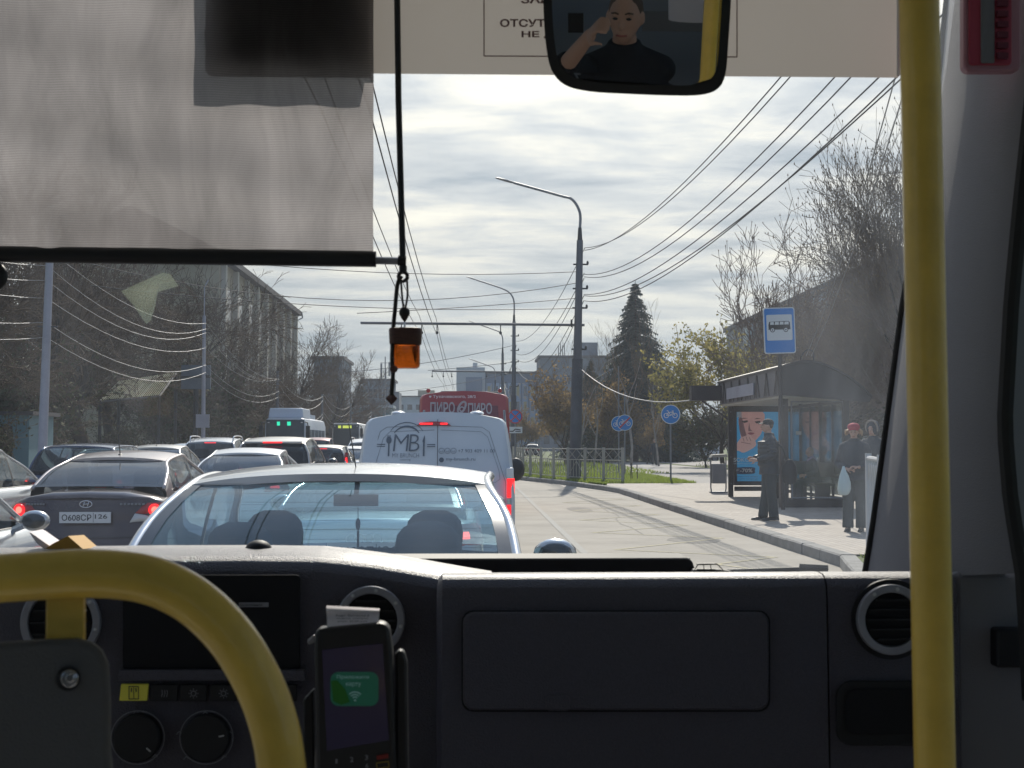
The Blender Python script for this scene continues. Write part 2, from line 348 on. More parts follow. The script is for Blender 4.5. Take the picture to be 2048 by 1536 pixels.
# right verge and pavement
def off(pts, d): return [(x+d, y) for x, y in pts]
kin = [(x+.19, y) for x, y in KR[2:]]
sheet('grass_verge', [[(2.14, -40), (2.14, 3.6)]+[(4.39, 15.3), (4.85, 17.6)]+[(120, 17.6), (120, -40)],
                      [(4.86, 44.0), (4.64, 46.6), (3.64, 53.7), (2.15, 61), (2.1, 420), (120, 420), (120, 17.6), (4.87, 17.6)]], .125, 'grass')
sheet('pavement', [[(4.84, 17.7), (4.86, 44.0), (4.66, 46.4), (4.3, 49.4), (13.5, 50.5), (14.5, 47), (12.5, 17.7)]], .15, 'paving')
sheet('footpath', [[(7.7, 50), (8.2, 72), (11.2, 115), (13.2, 115), (14, 72), (16.5, 50)]], .146, 'path')
sheet('side_road', [[(15, 70), (14, 118), (60, 118), (60, 70)]], .14, 'path')
sheet('left_pavement', [[(-14.4, -40), (-14.4, 400), (-18.5, 400), (-18.5, -40)]], .14, 'path')
sheet('left_verge', [[(-18.5, -40), (-18.5, 400), (-140, 400), (-140, -40)]], .12, 'grass')
# markings
def line(b, pts, wd, z=.004):
    P = [vv((p[0], p[1], z)) for p in pts]
    for a, c in zip(P, P[1:]):
        d = (c-a).normalized(); n = Vector((-d.y, d.x, 0))*wd/2; b.add([a-n, c-n, c+n, a+n], [(0, 1, 2, 3)])
zz = [(1600, 1150), (1432, 1128), (1552, 1114), (1231, 1099), (1447, 1076), (1185, 1065), (1375, 1050), (1160, 1040), (1317, 1029), (1145, 1021), (1282, 1011), (1125, 1005), (1250, 998), (1112, 993)]
b = MB(); P = [gp(x, y, .004) for x, y in zz]
for i, (a, c) in enumerate(zip(P, P[1:])): line(b, [a, c], .085, .004+.0006*(i % 2))
struct(b.build('zigzag_marking', 'yellowmark', sharp=180))
b = MB(); line(b, [(1.62, 12), (1.66, 60)], .11, .006); line(b, [(-2.15, 3), (-2.15, 110)], .12, .006)
for k in range(20): line(b, [(-5.5, 6+k*9), (-5.5, 10+k*9)], .12, .006)
line(b, [(-8.9, 3), (-8.9, 160)], .12, .006)
struct(b.build('lane_marking', 'whitemark', sharp=180))
M['patch'] = mat('tar_patch', (.20, .185, .165), .9, var=.25, vs=3)
b = MB(); rq = random.Random(5)
for cx, cy, w_, l_ in ((3.6, 22.5, .9, 1.6), (2.6, 33, .6, 2.6), (-.2, 2.5, .8, 1.2), (3.0, 47, .8, 3.0)):
    P = [(cx+w_/2*math.cos(a)*rq.uniform(.8, 1.1), cy+l_/2*math.sin(a)*rq.uniform(.85, 1.1), .0025) for a in [2*pi*i/14 for i in range(14)]]; b.add(P, [tuple(range(14))])
for x0_, y0_, x1_, y1_ in ((2.9, 24, 3.3, 36),):
    pts = [(lerp(x0_, x1_, i/12)+rq.uniform(-.1, .1), lerp(y0_, y1_, i/12)+rq.uniform(-.1, .1)) for i in range(13)]; line(b, pts, .025, .0033)
struct(b.build('road_patches', 'patch', sharp=180))
# tufts of grass
M['blade0'] = mat('grass_blades', (.17, .27, .035), .8, vs=4, col2=(.30, .36, .07), thr=(.35, .65))
m = bpy.data.materials.new('grass_blades'); m.use_nodes = True; _t = m.node_tree; _t.nodes.clear(); _o = _t.nodes.new('ShaderNodeOutputMaterial'); _a = _t.nodes.new('ShaderNodeBsdfTranslucent'); _b = _t.nodes.new('ShaderNodeBsdfDiffuse'); _m = _t.nodes.new('ShaderNodeMixShader')
_a.inputs[0].default_value = (.27, .34, .06, 1); _b.inputs[0].default_value = (.15, .21, .045, 1); _t.links.new(_b.outputs[0], _m.inputs[1]); _t.links.new(_a.outputs[0], _m.inputs[2]); _t.links.new(_m.outputs[0], _o.inputs[0]); M['blade'] = m
b = MB(); random.seed(11)
def tuft(x, y, h):
    for _ in range(3):
        a = random.uniform(0, 2*pi); dx, dy = math.cos(a)*.022, math.sin(a)*.022; l = random.uniform(-.06, .06); hh = h*random.uniform(.6, 1.2)
        b.add([(x-dx, y-dy, .12), (x+dx, y+dy, .12), (x+l, y+random.uniform(-.05, .05), .12+hh)], [(0, 1, 2)])
for _ in range(8000):
    y = random.uniform(44.5, 66); xk = ipl(y, [(44, 4.9), (46.6, 4.7), (53.7, 3.7), (61, 2.2), (90, 2.15)]); x = random.uniform(xk, 8.1 if y > 49.8 else xk+.01)
    if y > 49.8 or x < 4.6: tuft(x, y, .12)
for _ in range(3600): y = random.uniform(66, 105); tuft(random.uniform(2.2, 9.5), y, .14)
for _ in range(3000): y = random.uniform(8, 17.5); x = ipl(y, [(3.6, 2.2), (15.3, 4.45), (17.6, 4.95)]); tuft(x+random.random()**1.4*3, y, .07)
for _ in range(2600): tuft(random.uniform(14.5, 24), random.uniform(48, 90), .15)
o = b.build('grass', 'blade', sharp=180); struct(o, 'stuff', 'bright green spring grass on the verge')
# ================================================================ buildings
M['bglass'] = mat('window_glass', (.03, .04, .05), .12, spec=.8)
def wall_win(root, fn, cols, rows, mw='bglass', frame=None, grp='window'):
    # fn(u,v,off) -> point on facade ; one window part each
    for (u0, u1) in cols:
        for (v0, v1) in rows:
            b = MB(); P = [fn(u0, v0, .03), fn(u1, v0, .03), fn(u1, v1, .03), fn(u0, v1, .03)]
            n = vv(fn(u0, v0, .05))-vv(fn(u0, v0, .03)); b.prism(P, n); b.build('window', mw, root)
def bblock(name, label, x0, x1, y0, y1, h, wallm, roofm, roofh=.6, cat='building', over=.4):
    t = thing(name, label, cat, ((x0+x1)/2, (y0+y1)/2, 0))
    MB().box(x0, x1, y0, y1, 0, h).build('wall', wallm, t)
    MB().box(x0-over, x1+over, y0-over, y1+over, h+.003, h+roofh).build('roof', roofm, t)
    return t
M['stucco'] = mat('pale_stucco', (.34, .30, .215), .9, var=.2, vs=.5)
M['roofdark'] = mat('dark_roof', (.07, .065, .07), .8)
M['greypanel'] = mat('grey_panel_wall', (.24, .245, .26), .9, var=.15, vs=.3)
M['pilaster'] = mat('white_pilaster', (.48, .46, .40), .8)
# left three-storey house with pilasters
t = bblock('long_building', 'pale stucco building with tall white pilasters behind the bare trees at the left kerb', -34, -20, 112, 160, 16.2, 'stucco', 'roofdark', .5, over=.7)
b = MB(); b.prism([(-19.3, 111.3, 16.7), (-27, 111.3, 20.5), (-34.7, 111.3, 16.7)], (0, 49.4, 0)); b.build('roof', 'roofdark', t)
for k in range(9):
    y = 160-.6-k*5.8; MB().box(-19.995, -19.6, y-.35, y+.35, 0, 16.1).build('pilaster', 'pilaster', t)
    if k < 8:
        for (a, c) in ((1.2, 4.4), (6.4, 9.4), (11.4, 14.2)):
            MB().box(-19.99, -19.9, y-4.2, y-1.6, a, c).build('window', 'bglass', t)
MB().tube([(-19.3, 160.6, 16.6), (-19.2, 160.7, 16.0), (-19.8, 160.3, 15.6), (-19.8, 160.3, .2)], .09, 6).build('drainpipe', 'gunmetal', t)
# bluish block behind the left trees
M['bluegrey'] = mat('blue_grey_wall', (.13, .16, .20), .9, var=.1, vs=.4)
t = bblock('tower_block', 'dark blue grey block looming behind the left trees', -52, -33, 172, 190, 25, 'bluegrey', 'roofdark', .8)
wall_win(t, lambda u, v, o_: (-52+19*u, 172-o_, 25*v), [(.06+.155*i, .15+.155*i) for i in range(6)], [(.06+.11*i, .13+.11*i) for i in range(8)])
t = bblock('apartment_building', 'dark flat roofed block past the far end of the pilastered building', -25.4, -20.8, 228, 246, 15.3, 'bluegrey', 'roofdark', .5)
wall_win(t, lambda u, v, o_: (-25.4+4.6*u, 228-o_, 15.3*v), [(.08+.22*i, .2+.22*i) for i in range(4)], [(.1+.18*i, .2+.18*i) for i in range(5)])
t = bblock('apartment_building', 'grey block with a stepped right edge behind the dangling cube', -20.4, -14.8, 268, 280, 13.6, 'bluegrey', 'roofdark', .4)
wall_win(t, lambda u, v, o_: (-20.4+5.6*u, 268-o_, 13.6*v), [(.05+.16*i, .15+.16*i) for i in range(6)], [(.1+.22*i, .22+.22*i) for i in range(4)])
MB().box(-14.795, -13.6, 269, 279, 0, 11.5).build('annex', 'bluegrey', t)
M['palepanel'] = mat('pale_blue_panel', (.34, .40, .45), .7, var=.1, vs=.4)
t = bblock('apartment_building', 'low pale block left of the red minibus roof with brown roof hut', -19, -6.5, 322, 334, 12.3, 'palepanel', 'roofdark', .3)
MB().box(-12, -8.2, 323, 330, 12.6, 13.9).build('roof_hut', 'stucco', t)
MB().box(-17.2, -16.6, 323, 324, 12.6, 13.6).build('chimney', 'stucco', t)
wall_win(t, lambda u, v, o_: (-19+12.5*u, 322-o_, 12.3*v), [(.05+.16*i, .14+.16*i) for i in range(6)], [(.1+.22*i, .2+.22*i) for i in range(4)])
M['kiosk'] = mat('teal_cladding', (.10, .20, .24), .6)
t = bblock('roadside_shop', 'small teal roadside shop with pale roof edge under the dangling cube', -19, -12.4, 220, 228, 7.2, 'kiosk', 'palepanel', .4, 'shop')
wall_win(t, lambda u, v, o_: (-19+6.6*u, 220-o_, 7.2*v), [(.08, .45), (.55, .92)], [(.35, .8)])
# far blue school-like building across the end of the street
M['blueclad'] = mat('blue_cladding', (.11, .17, .26), .6)
M['lightclad'] = mat('light_grey_cladding', (.40, .45, .48), .6)
M['mural'] = mat('mural_light_blue', (.22, .33, .50), .6, vs=.45, col2=(.42, .38, .30), thr=(.52, .6))
M['ochre'] = mat('ochre_panel', (.42, .35, .16), .6)
t = thing('panel_building', 'far blue and white building with ochre window panels closing the street', 'building', (6, 300, 0))
MB().box(3.4-.2, 16, 300, 316, 0, 16.6).build('wall', 'blueclad', t)
MB().box(-2.9, 3.19, 299, 315, 0, 17.9).build('stair_tower', 'lightclad', t)
MB().box(-.9, 2.6, 298.7, 298.99, 0, 15.8).build('wall', 'blueclad', t)
MB().box(.6, 1.6, 301, 303, 17.9, 19).build('roof_vent', 'lightclad', t)
MB().box(3.2, 16.2, 299.6, 316.2, 16.605, 17.1).build('roof', 'roofdark', t)
for i in range(8):
    x = 3.5+i*1.55; MB().box(x, x+1.15, 299.9, 299.99, 1, 14.6).build('facade_panel', 'mural', t)
    for j in range(4): MB().box(x+.25, x+.9, 299.86, 299.898, 2+3.3*j, 4+3.3*j).build('window', 'ochre' if (i+j) % 2 else 'bglass', t)
t = bblock('office_block', 'dark grey flat roofed block right of the blue building behind the main lamp post', 14.2, 31, 282, 298, 18.9, 'bluegrey', 'roofdark', .5)
MB().box(21.5, 26, 284, 290, 19.4, 22.2).build('roof_hut', 'bluegrey', t)
b = MB()
for k in range(4): b.tube([(18+k*.4, 284, 19.4), (18+k*.4, 284, 21.6+(k % 2)*.4)], .08, 5)
b.build('roof_mast', 'wire', t)
wall_win(t, lambda u, v, o_: (14.2+16.8*u, 282-o_, 18.9*v), [(.04+.12*i, .11+.12*i) for i in range(8)], [(.08+.16*i, .17+.16*i) for i in range(5)])
# right long grey block
t = bblock('apartment_building', 'long dark grey five storey block behind the bare trees on the right', 40, 54, 84, 217, 18.9, 'greypanel', 'roofdark', .7)
wall_win(t, lambda u, v, o_: (40-o_, 84+133*u, 18.9*v), [(.015+.05*i, .04+.05*i) for i in range(19)], [(.08+.18*i, .17+.18*i) for i in range(5)])
for i in range(6): MB().box(38.9, 39.96, 95+i*20, 98+i*20, 1, 18).build('balcony_stack', 'lightclad', t)
# left low building, canopy, kiosk, billboard
t = bblock('bungalow', 'low tan roofed house at the far left edge behind the light pole', -31, -20.5, 60, 72, 3.2, 'stucco', 'roofdark', .05, 'house', .3)
M['tanroof'] = mat('tan_roof', (.36, .31, .23), .7, var=.15, vs=1.5)
b = MB(); b.prism([(-32, 59.4, 3.27), (-32, 66, 5.6), (-32, 72.6, 3.27)], (12.2, 0, 0)); b.build('roof', 'tanroof', t)
M['polycarb'] = bpy.data.materials.new('corrugated_polycarbonate'); m = M['polycarb']; m.use_nodes = True; _t = m.node_tree; _t.nodes.clear()
_o = _t.nodes.new('ShaderNodeOutputMaterial'); _a = _t.nodes.new('ShaderNodeBsdfTranslucent'); _b = _t.nodes.new('ShaderNodeBsdfDiffuse'); _m = _t.nodes.new('ShaderNodeMixShader')
_a.inputs[0].default_value = (.95, .93, .72, 1); _b.inputs[0].default_value = (.8, .78, .6, 1); _m.inputs[0].default_value = .8
_t.links.new(_b.outputs[0], _m.inputs[1]); _t.links.new(_a.outputs[0], _m.inputs[2]); _t.links.new(_m.outputs[0], _o.inputs[0])
t = thing('canopy', 'sunlit pale corrugated canopy on posts behind the bare trees on the left', 'canopy', (-17.5, 77, 0))
A = at(238, 762, 74); B_ = at(352, 744, 78); C_ = at(318, 790, 73.5); D_ = at(200, 800, 70)
b = MB()
for k in range(26):
    f0 = k/26; f1 = (k+.62)/26
    b.add([D_.lerp(C_, f0), D_.lerp(C_, f1), A.lerp(B_, f1), A.lerp(B_, f0)], [(0, 1, 2, 3)])
b.build('roof_sheet', 'polycarb', t, sharp=180)
b = MB()
for f in (0, .33, .5, .66, 1): b.tube([D_.lerp(C_, f)-Vector((0, 0, .08)), A.lerp(B_, f)-Vector((0, 0, .08))], .07, 5)
for f in (.02, .4, .7, .98): b.tube([D_.lerp(A, f)-Vector((0, 0, .1)), C_.lerp(B_, f)-Vector((0, 0, .1))], .06, 5)
b.build('frame', 'wire', t)
for p in (A, B_, C_, D_): MB().tube([(p.x, p.y, .12), (p.x, p.y, p.z-.1)], .09, 6).build('post', 'wire', t)
M['billback'] = mat('billboard_back', (.10, .13, .17), .7, var=.1, vs=2)
t = thing('billboard', 'dark back of a billboard beside the second left light pole', 'billboard', tuple(gp(384, 925, .12)))
A = at(362, 778, 76); B_ = at(421, 730, 76)
MB().box(A.x, B_.x, 76, 76.2, A.z, B_.z).build('panel', 'billback', t)
MB().box(A.x-.05, B_.x+.05, 75.93, 75.995, (A.z+B_.z)/2-.05, (A.z+B_.z)/2+.05).build('rail', 'wire', t)
MB().tube([((A.x+B_.x)/2, 76.1, .1), ((A.x+B_.x)/2, 76.1, A.z)], .14, 8).build('post', 'wire', t)
t = thing('kiosk', 'dark teal kiosk between the left light pole and the first tree trunk', 'kiosk', (-17, 50, 0))
b = MB(); b.box(-19, -16.2, 52, 55, .1, 2.6); b.build('wall', 'kiosk', t)
MB().box(-19.2, -16, 51.8, 55.2, 2.603, 2.75).build('roof', 'roofdark', t)
MB().box(-18.5, -16.8, 51.94, 51.99, 1.0, 2.2).build('window', 'bglass', t)
# mast
t = thing('antenna_mast', 'slim telecom mast with panel antennas left of the amber pendant', 'mast', (-12.1, 200, 0))
MB().tube([(-12.1, 200, 0), (-12.1, 200, 14.0)], [.16, .07], 6).build('pole', 'gunmetal', t)
for dx, z0, z1 in ((-.55, 10.4, 13), (.05, 9.6, 12.2), (.6, 11.2, 13.2)): MB().box(-12.1+dx-.13, -12.1+dx+.13, 199.8, 200, z0, z1).build('antenna', 'gunmetal', t)
MB().tube([(-12.8, 200, 13.1), (-11.3, 200, 13.1), (-11.3, 200, 11.4)], .05, 5).build('bracket', 'gunmetal', t)
# ================================================================ poles
M['polegrey'] = mat('weathered_pole', (.13, .14, .16), .7, .2, var=.25, vs=1.5, stretch=(1, 1, .2))
M['poleband'] = mat('dark_pole_sleeve', (.075, .08, .095), .7, var=.2, vs=2)
M['polelight'] = mat('pale_pole', (.33, .34, .40), .6, var=.12, vs=1.5)
def lamp_head(t, p, d, s=1.0):
    d = vv(d).normalized(); side = Vector((0, 1, 0)); up = d.cross(side).normalized()*-1
    b = MB(); rr = []
    for f, wd, h in ((0, .04, .03), (.15, .07, .05), (.5, .12, .05), (.9, .13, .035), (1, .08, .02)):
        c = p+d*(.75*s*f); rr.append([c+side*(wd*math.cos(a)*s)+up*(h*math.sin(a)*s) for a in [2*pi*i/8 for i in range(8)]])
    b.loft(rr).build('lamp_head', 'gunmetal', t)
def street_pole(label, X, Y, ztop, rb, rt, lean, armpts, sleeve=None, bracket=None, group='trolley line lamp posts on the right'):
    t = thing('lamp_post', label, 'lamp post', (X, Y, .1), group=group)
    top = Vector((X+lean, Y, ztop))
    MB().tube([(X, Y, .05), top], [rb, rt], 12).build('pole', 'polegrey', t)
    if sleeve: MB().tube([(X, Y, .05), (X+lean*sleeve/ztop, Y, sleeve)], [rb+.035, rb-.0], 12).build('sleeve', 'poleband', t)
    MB().tube([top, top+Vector((.0, 0, .5))], [rt*.8, .07], 8).build('collar', 'wire', t)
    arm = curve([top+Vector(q) for q in armpts], 5)
    MB().tube(arm, .055, 6).build('lamp_arm', 'gunmetal', t)
    lamp_head(t, arm[-1], arm[-1]-arm[-2])
    if bracket:
        z, xl = bracket; xr = X+lean*z/ztop; m_ = MB(); m_.tube([(xl, Y, z), (xr+.25, Y, z-.06)], .055, 8); m_.build('trolley_arm', 'polegrey', t)
        b = MB()
        for xx in (-1.3, -1.9, -2.7, 1.2): b.tube([(xx, Y, z), (xx, Y, z-.35)], .022, 5); b.ell((xx, Y, z-.38), (.06, .06, .07), 6, 4)
        b.build('insulator', 'wire', t)
        MB().disc((xr-.3, Y-.08, z-.0), (1, 0, 0), .16, .06, 10).build('clamp', 'wire', t)
    for z in (ztop*.55, ztop*.72, ztop*.8, ztop*.9):
        b = MB(); xx = X+lean*z/ztop; b.tube([(xx-rt-.12, Y, z), (xx+rt+.22, Y, z)], .035, 5); b.ell((xx+rt+.2, Y, z+.06), (.05, .05, .09), 6, 4); b.build('bracket', 'wire', t)
    return t
street_pole('thick grey lamp post with dark lower sleeve and long trolley arm behind the fence', 4.12, 55, 9.6, .21, .125, .22,
            [(0, 0, .4), (.0, 0, 1.1), (-.3, 0, 1.62), (-.8, 0, 1.78), (-2.62, 0, 2.28)], 4.9, (6.30, -4.3))
street_pole('second lamp post of the row above the no stopping sign', 3.1, 100, 10.3, .19, .12, .05,
            [(0, 0, .4), (.0, 0, 1.4), (-.25, 0, 2.0), (-.9, 0, 2.4), (-2.7, 0, 3.0)], 5, (6.75, -2.7))
street_pole('third lamp post of the row above the red minibus roof', 3.15, 135, 10.3, .19, .12, 0,
            [(0, 0, .4), (.0, 0, 1.4), (-.25, 0, 2.0), (-.9, 0, 2.3), (-2.6, 0, 2.9)], 5, (6.6, -2.8))
street_pole('fourth and farthest lamp post of the row against the blue building', 3.1, 172, 8.9, .19, .12, 0,
            [(0, 0, .4), (.0, 0, 1.4), (-.25, 0, 2.0), (-.9, 0, 2.3), (-2.6, 0, 2.9)], 5, (6.4, -2.6))
t = thing('utility_pole', 'grey pole on the verge close beside the bus outside its side window', 'utility pole', (4.6, 4, .1))
MB().tube([(4.6, 4, .1), (4.7, 4, 9.2)], [.2, .13], 12).build('pole', 'polegrey', t)
MB().tube([(4.3, 4, 7.6), (5.1, 4, 7.6)], .04, 6).build('bracket', 'wire', t)
LP = [(-14.22, 47, 8.8, .165, .12, .2, 'pale pole nearest at far left with a dark band halfway up'), (-14.0, 74, 8.3, .12, .09, 0, 'slim pale pole in front of the billboard'),
      (-14.1, 103, 6.9, .14, .11, 0, 'dark short pole left of the white and blue bus'), (-14.1, 134, 6.3, .14, .11, 0, 'pole above the roof of the bus side'),
      (-14.0, 165, 6.3, .14, .11, 0, 'pole between the two oncoming buses'), (-14.1, 200, 6.3, .14, .11, 0, 'farthest left pole over the second bus')]
for X, Y, z, rb, rt, ln, lb in LP:
    t = thing('utility_pole', lb, 'utility pole', (X, Y, .1), group='poles along the left kerb')
    MB().tube([(X, Y, .1), (X+ln, Y, z)], [rb, rt], 12).build('pole', 'polelight' if Y < 80 else 'polegrey', t)
    for zz_ in (z*.62, z*.9): MB().tube([(X+ln*zz_/z-.3, Y, zz_), (X+ln*zz_/z+.35, Y, zz_)], .03, 5).build('bracket', 'wire', t)
    if Y == 74:
        MB().tube([(X, Y, z), (X, Y, z+1.5), (X+.2, Y, z+1.9)], .03, 6).build('lamp_arm', 'polelight', t)
        MB().box(X-.35, X+.35, Y-.2, Y-.14, 2.4, 3.1).build('back_of_sign', 'polelight', t)
# ================================================================ overhead wires
WG = 'overhead wires'
def wire(pts, r, lab, m='wire', grp=WG): return tag(MB().tube(pts, r, 4, cap=False).build('overhead_wire', m, sharp=180), lab, 'wire', grp)
MP = lambda z: Vector((4.12+.22*z/9.6+.2, 55, z)); SP = lambda z: Vector((3.3, 100, z)); TP = lambda z: Vector((3.3, 135, z)); NP = lambda z, dx=0: Vector((4.9+dx, 4, z))
ORD = ['topmost', 'second from the top', 'third from the top', 'fourth from the top', 'fifth from the top', 'sixth from the top', 'lowest']
for i, (z0, z1, s, dx) in enumerate(((9.3, 7.7, 1.35, 0), (9.2, 7.5, 1.2, -.25), (8.25, 7.2, 1.4, 0), (8.15, 7.25, 1.5, .2), (7.45, 6.6, 1.2, .1), (7.4, 6.55, 1.3, .3), (7.2, 6.6, 1.35, .15))):
    wire(sag(MP(z0), NP(z1, dx), s, 24), .014, ORD[i]+' cable from the thick lamp post to the upper right', grp='cables from the thick lamp post to the near pole')
for i, (z0, z1, s) in enumerate(((9.3, 8.9, 1.0), (8.3, 8.0, 1.1), (8.1, 7.6, 1.3), (7.4, 7.1, 1.5), (7.2, 7.0, 1.9))):
    wire(sag(MP(z0), SP(z1), s, 14), .016, ORD[i]+' cable sagging between the thick lamp post and the second lamp post', grp='cables between the first two lamp posts')
for i, (z0, s) in enumerate(((8.6, 1.0), (7.4, 1.2), (7.0, 1.6))):
    wire(sag(SP(z0), TP(z0), s, 10), .025, ('top', 'middle', 'lowest')[i]+' cable sagging between the second and third lamp posts', grp='cables between the second and third lamp posts')
for i, (X, z) in enumerate(((-1.30, 5.85), (-1.92, 5.85), (-1.34, 6.5), (-2.0, 6.6))):
    pts = []
    for a, c in ((-12, 18), (18, 55), (55, 100), (100, 135), (135, 172)): pts += sag((X, a, z), (X, c, z), .28, 6)[:-1]
    wire(pts, .011, ('right lower', 'left lower', 'right upper', 'left upper')[i]+' trolley wire running up the street beside the pull rod', grp='trolley wires along the street')
for (z0, x1, z1, s, lb) in ((8.35, -14, 9.0, .5, 'topmost cross wire from the thick lamp post over the street'), (7.9, -14, 8.2, 1.0, 'cross wire with insulators just under the hanging cord knot'),
                            (7.3, -4.2, 6.4, .05, 'short stay wire from the thick lamp post down to its trolley arm tip'), (6.9, -14, 7.4, .35, 'lowest cross wire above the trolley arm')):
    wire(sag((4.2, 55, z0), (x1, 52, z1), s, 14), .014, lb)
wire(sag((3.1, 100, 8.6), (-14, 103, 6.6), .5, 12), .018, 'thin cross wire between the second lamp post and the left kerb')
wire(sag((3.1, 100, 7.4), (-3, 100, 6.8), .05, 6), .018, 'stay wire of the second trolley arm')
wire(sag((3.1, 135, 8.2), (-14, 134, 6.2), .5, 12), .02, 'farthest thin cross wire above the red minibus')
wire(sag((4.3, 55, 4.55), tuple(at(1402, 797, 37)), .55, 14), .018, 'shiny wire drooping from the thick lamp post to the bus shelter', 'wire_light')
for dx, lb in ((0, 'left of two pale wires rising steeply from the shelter roof into the bare tree'), (26, 'right of two pale wires rising steeply from the shelter roof into the bare tree')):
    wire(sag(tuple(at(1612+dx*.4, 712, 30)), tuple(at(1792+dx, 150, 17)), .25, 10), .009, lb, 'wire_light')
LPt = lambda i, z: Vector((LP[i][0]+.1, LP[i][1], z))
for i, (z0, z1, s) in enumerate(((8.3, 7.9, .8), (7.7, 7.6, 1.0), (7.2, 7.4, 1.0), (6.6, 6.6, .8), (5.8, 5.7, .9), (5.3, 5.3, .9))):
    ow = ORD[i] if i < 5 else 'lowest'
    wire(sag((-14.6, 16, z0), LPt(0, z0-.2), s, 12), .008, ow+' silvery wire from the left frame edge to the nearest left pole', 'wire_light', 'silvery wires at the far left')
    wire(sag(LPt(0, z0-.2), LPt(1, z1), s, 12), .010, ow+' silvery wire sagging between the two pale left poles', 'wire_light', 'silvery wires between the pale poles')
    wire(sag(LPt(1, z1), LPt(2, min(z1, 6.6)-.3), s, 12), .011, ow+' silvery wire from the billboard pole to the dark short pole', 'wire_light', 'silvery wires beyond the billboard')
for i in (2, 3, 4):
    for j, (z0, s) in enumerate(((6.3, .9), (5.9, 1.3), (4.6, 1.1), (4.3, 1.4))):
        wire(sag(LPt(i, z0), LPt(i+1, z0-.2), s, 10), .014, ('top', 'second', 'third', 'lowest')[j]+' pale wire sagging deeply between %s left poles' % ('the third and fourth', 'the fourth and fifth', 'the last two')[i-2], 'wire_light', 'sagging wires between the far left poles')
# ================================================================ trees
M['bark'] = mat('bark', (.055, .044, .036), .95, var=.3, vs=5, spec=.1)
M['barkl'] = mat('pale_bark', (.26, .24, .22), .9, var=.3, vs=3)
M['twig'] = mat('twigs', (.19, .155, .13), .9, spec=.15)
M['twigdark'] = mat('dark_twigs', (.095, .068, .047), .95, spec=.1)
M['twiglight'] = mat('light_twigs', (.16, .12, .08), .9)
M['twigred'] = mat('reddish_twigs', (.20, .15, .125), .9, spec=.15)
M['bud'] = mat('buds', (.22, .16, .09), .8)
M['leaf'] = leafmat('young_leaves', (.21, .20, .065), (.40, .34, .12), .5)
M['spruce'] = mat('spruce_needles', (.022, .045, .036), .8, vs=1.5, col2=(.045, .085, .07), thr=(.4, .65))
M['ivy'] = mat('dark_foliage', (.045, .055, .02), .95, vs=2, col2=(.13, .115, .05), thr=(.42, .65))
def grow(seed, H, trunk, spread, levels, kids, ratio, up=.15, lean=0.0, budp=0.0, leafn=0, leafsize=.12, r0=None, minr=.006, wob=.22):
    rnd = random.Random(seed); T = MB(); C = MB(); Lf = MB()
    r0 = r0 or H*.018
    def rv(): return Vector((rnd.uniform(-1, 1), rnd.uniform(-1, 1), rnd.uniform(-1, 1)))
    def br(p, d, ln, r, lv):
        k = 4 if lv < 2 else 3 if lv < levels-1 else 2; pts = [p]; rs = [r]; q = p.copy(); dd = d.copy()
        for i in range(k):
            dd = (dd+rv()*wob+Vector((0, 0, up if lv else .05))).normalized(); q = q+dd*(ln/k); pts.append(q); rs.append(max(minr, r*(1-.45*(i+1)/k)))
        (T if lv < 2 else C).tube(pts, rs, 8 if lv == 0 else 5 if lv == 1 else 3, cap=False)
        if lv >= levels:
            if budp and rnd.random() < budp:
                s = .022*H/10+.01; c = pts[-1]; C.add([c+Vector((s, 0, 0)), c+Vector((0, s, s)), c-Vector((s, 0, 0)), c+Vector((0, 0, 2.2*s))], [(0, 1, 3), (1, 2, 3), (0, 3, 2)], 1)
            for _ in range(leafn):
                c = pts[rnd.randint(0, len(pts)-1)]+rv()*leafsize*1.6; a = rv().normalized()*leafsize*rnd.uniform(.5, 1.1); e = rv().cross(a).normalized()*a.length*.6
                Lf.add([c-a, c-e, c+a, c+e], [(0, 1, 2, 3)])
            return
        n = kids[lv] if isinstance(kids, (list, tuple)) else kids
        for i in range(n):
            f = 1-.62*(i/max(1, n-1))*(1 if lv else .75); idx = f*(len(pts)-1); j = min(int(idx), len(pts)-2); s0 = pts[j].lerp(pts[j+1], idx-j)
            ax = dd.orthogonal().normalized(); ax = Matrix.Rotation(rnd.uniform(0, 2*pi)+i*2.4, 3, dd) @ ax
            nd = (dd+ax*spread*rnd.uniform(.6, 1.25)).normalized()
            br(s0, nd, ln*ratio*rnd.uniform(.75, 1.15)*(1 if lv else .9/trunk*.36+.3), rs[-1]*.78, lv+1)
    br(Vector((0, 0, 0)), Vector((lean, 0, 1)).normalized(), H*trunk, r0, 0)
    return T, C, Lf
def tree_thing(name, label, x, y, geo, mats, rz=0, sc=1.0, grp=None, cat='tree'):
    T, C, Lf = geo; t = thing(name, label, cat, (0, 0, 0), group=grp)
    T.build('trunk', mats[0], t, sharp=180); c = C.build('branches', [mats[1], 'bud'], t, sharp=180)
    if Lf.f: Lf.build('leaves', mats[2], t, sharp=180)
    t.location = (x, y, .1); t.rotation_euler = (0, 0, rz); t.scale = (sc, sc, sc); return t
def more(src, items, grp):
    src['group'] = grp
    for x, y, rz, sc, lb in items:
        c = copy_thing(src, (x, y, .1), rz, lb); c.scale = (sc, sc, sc) if not isinstance(sc, tuple) else sc
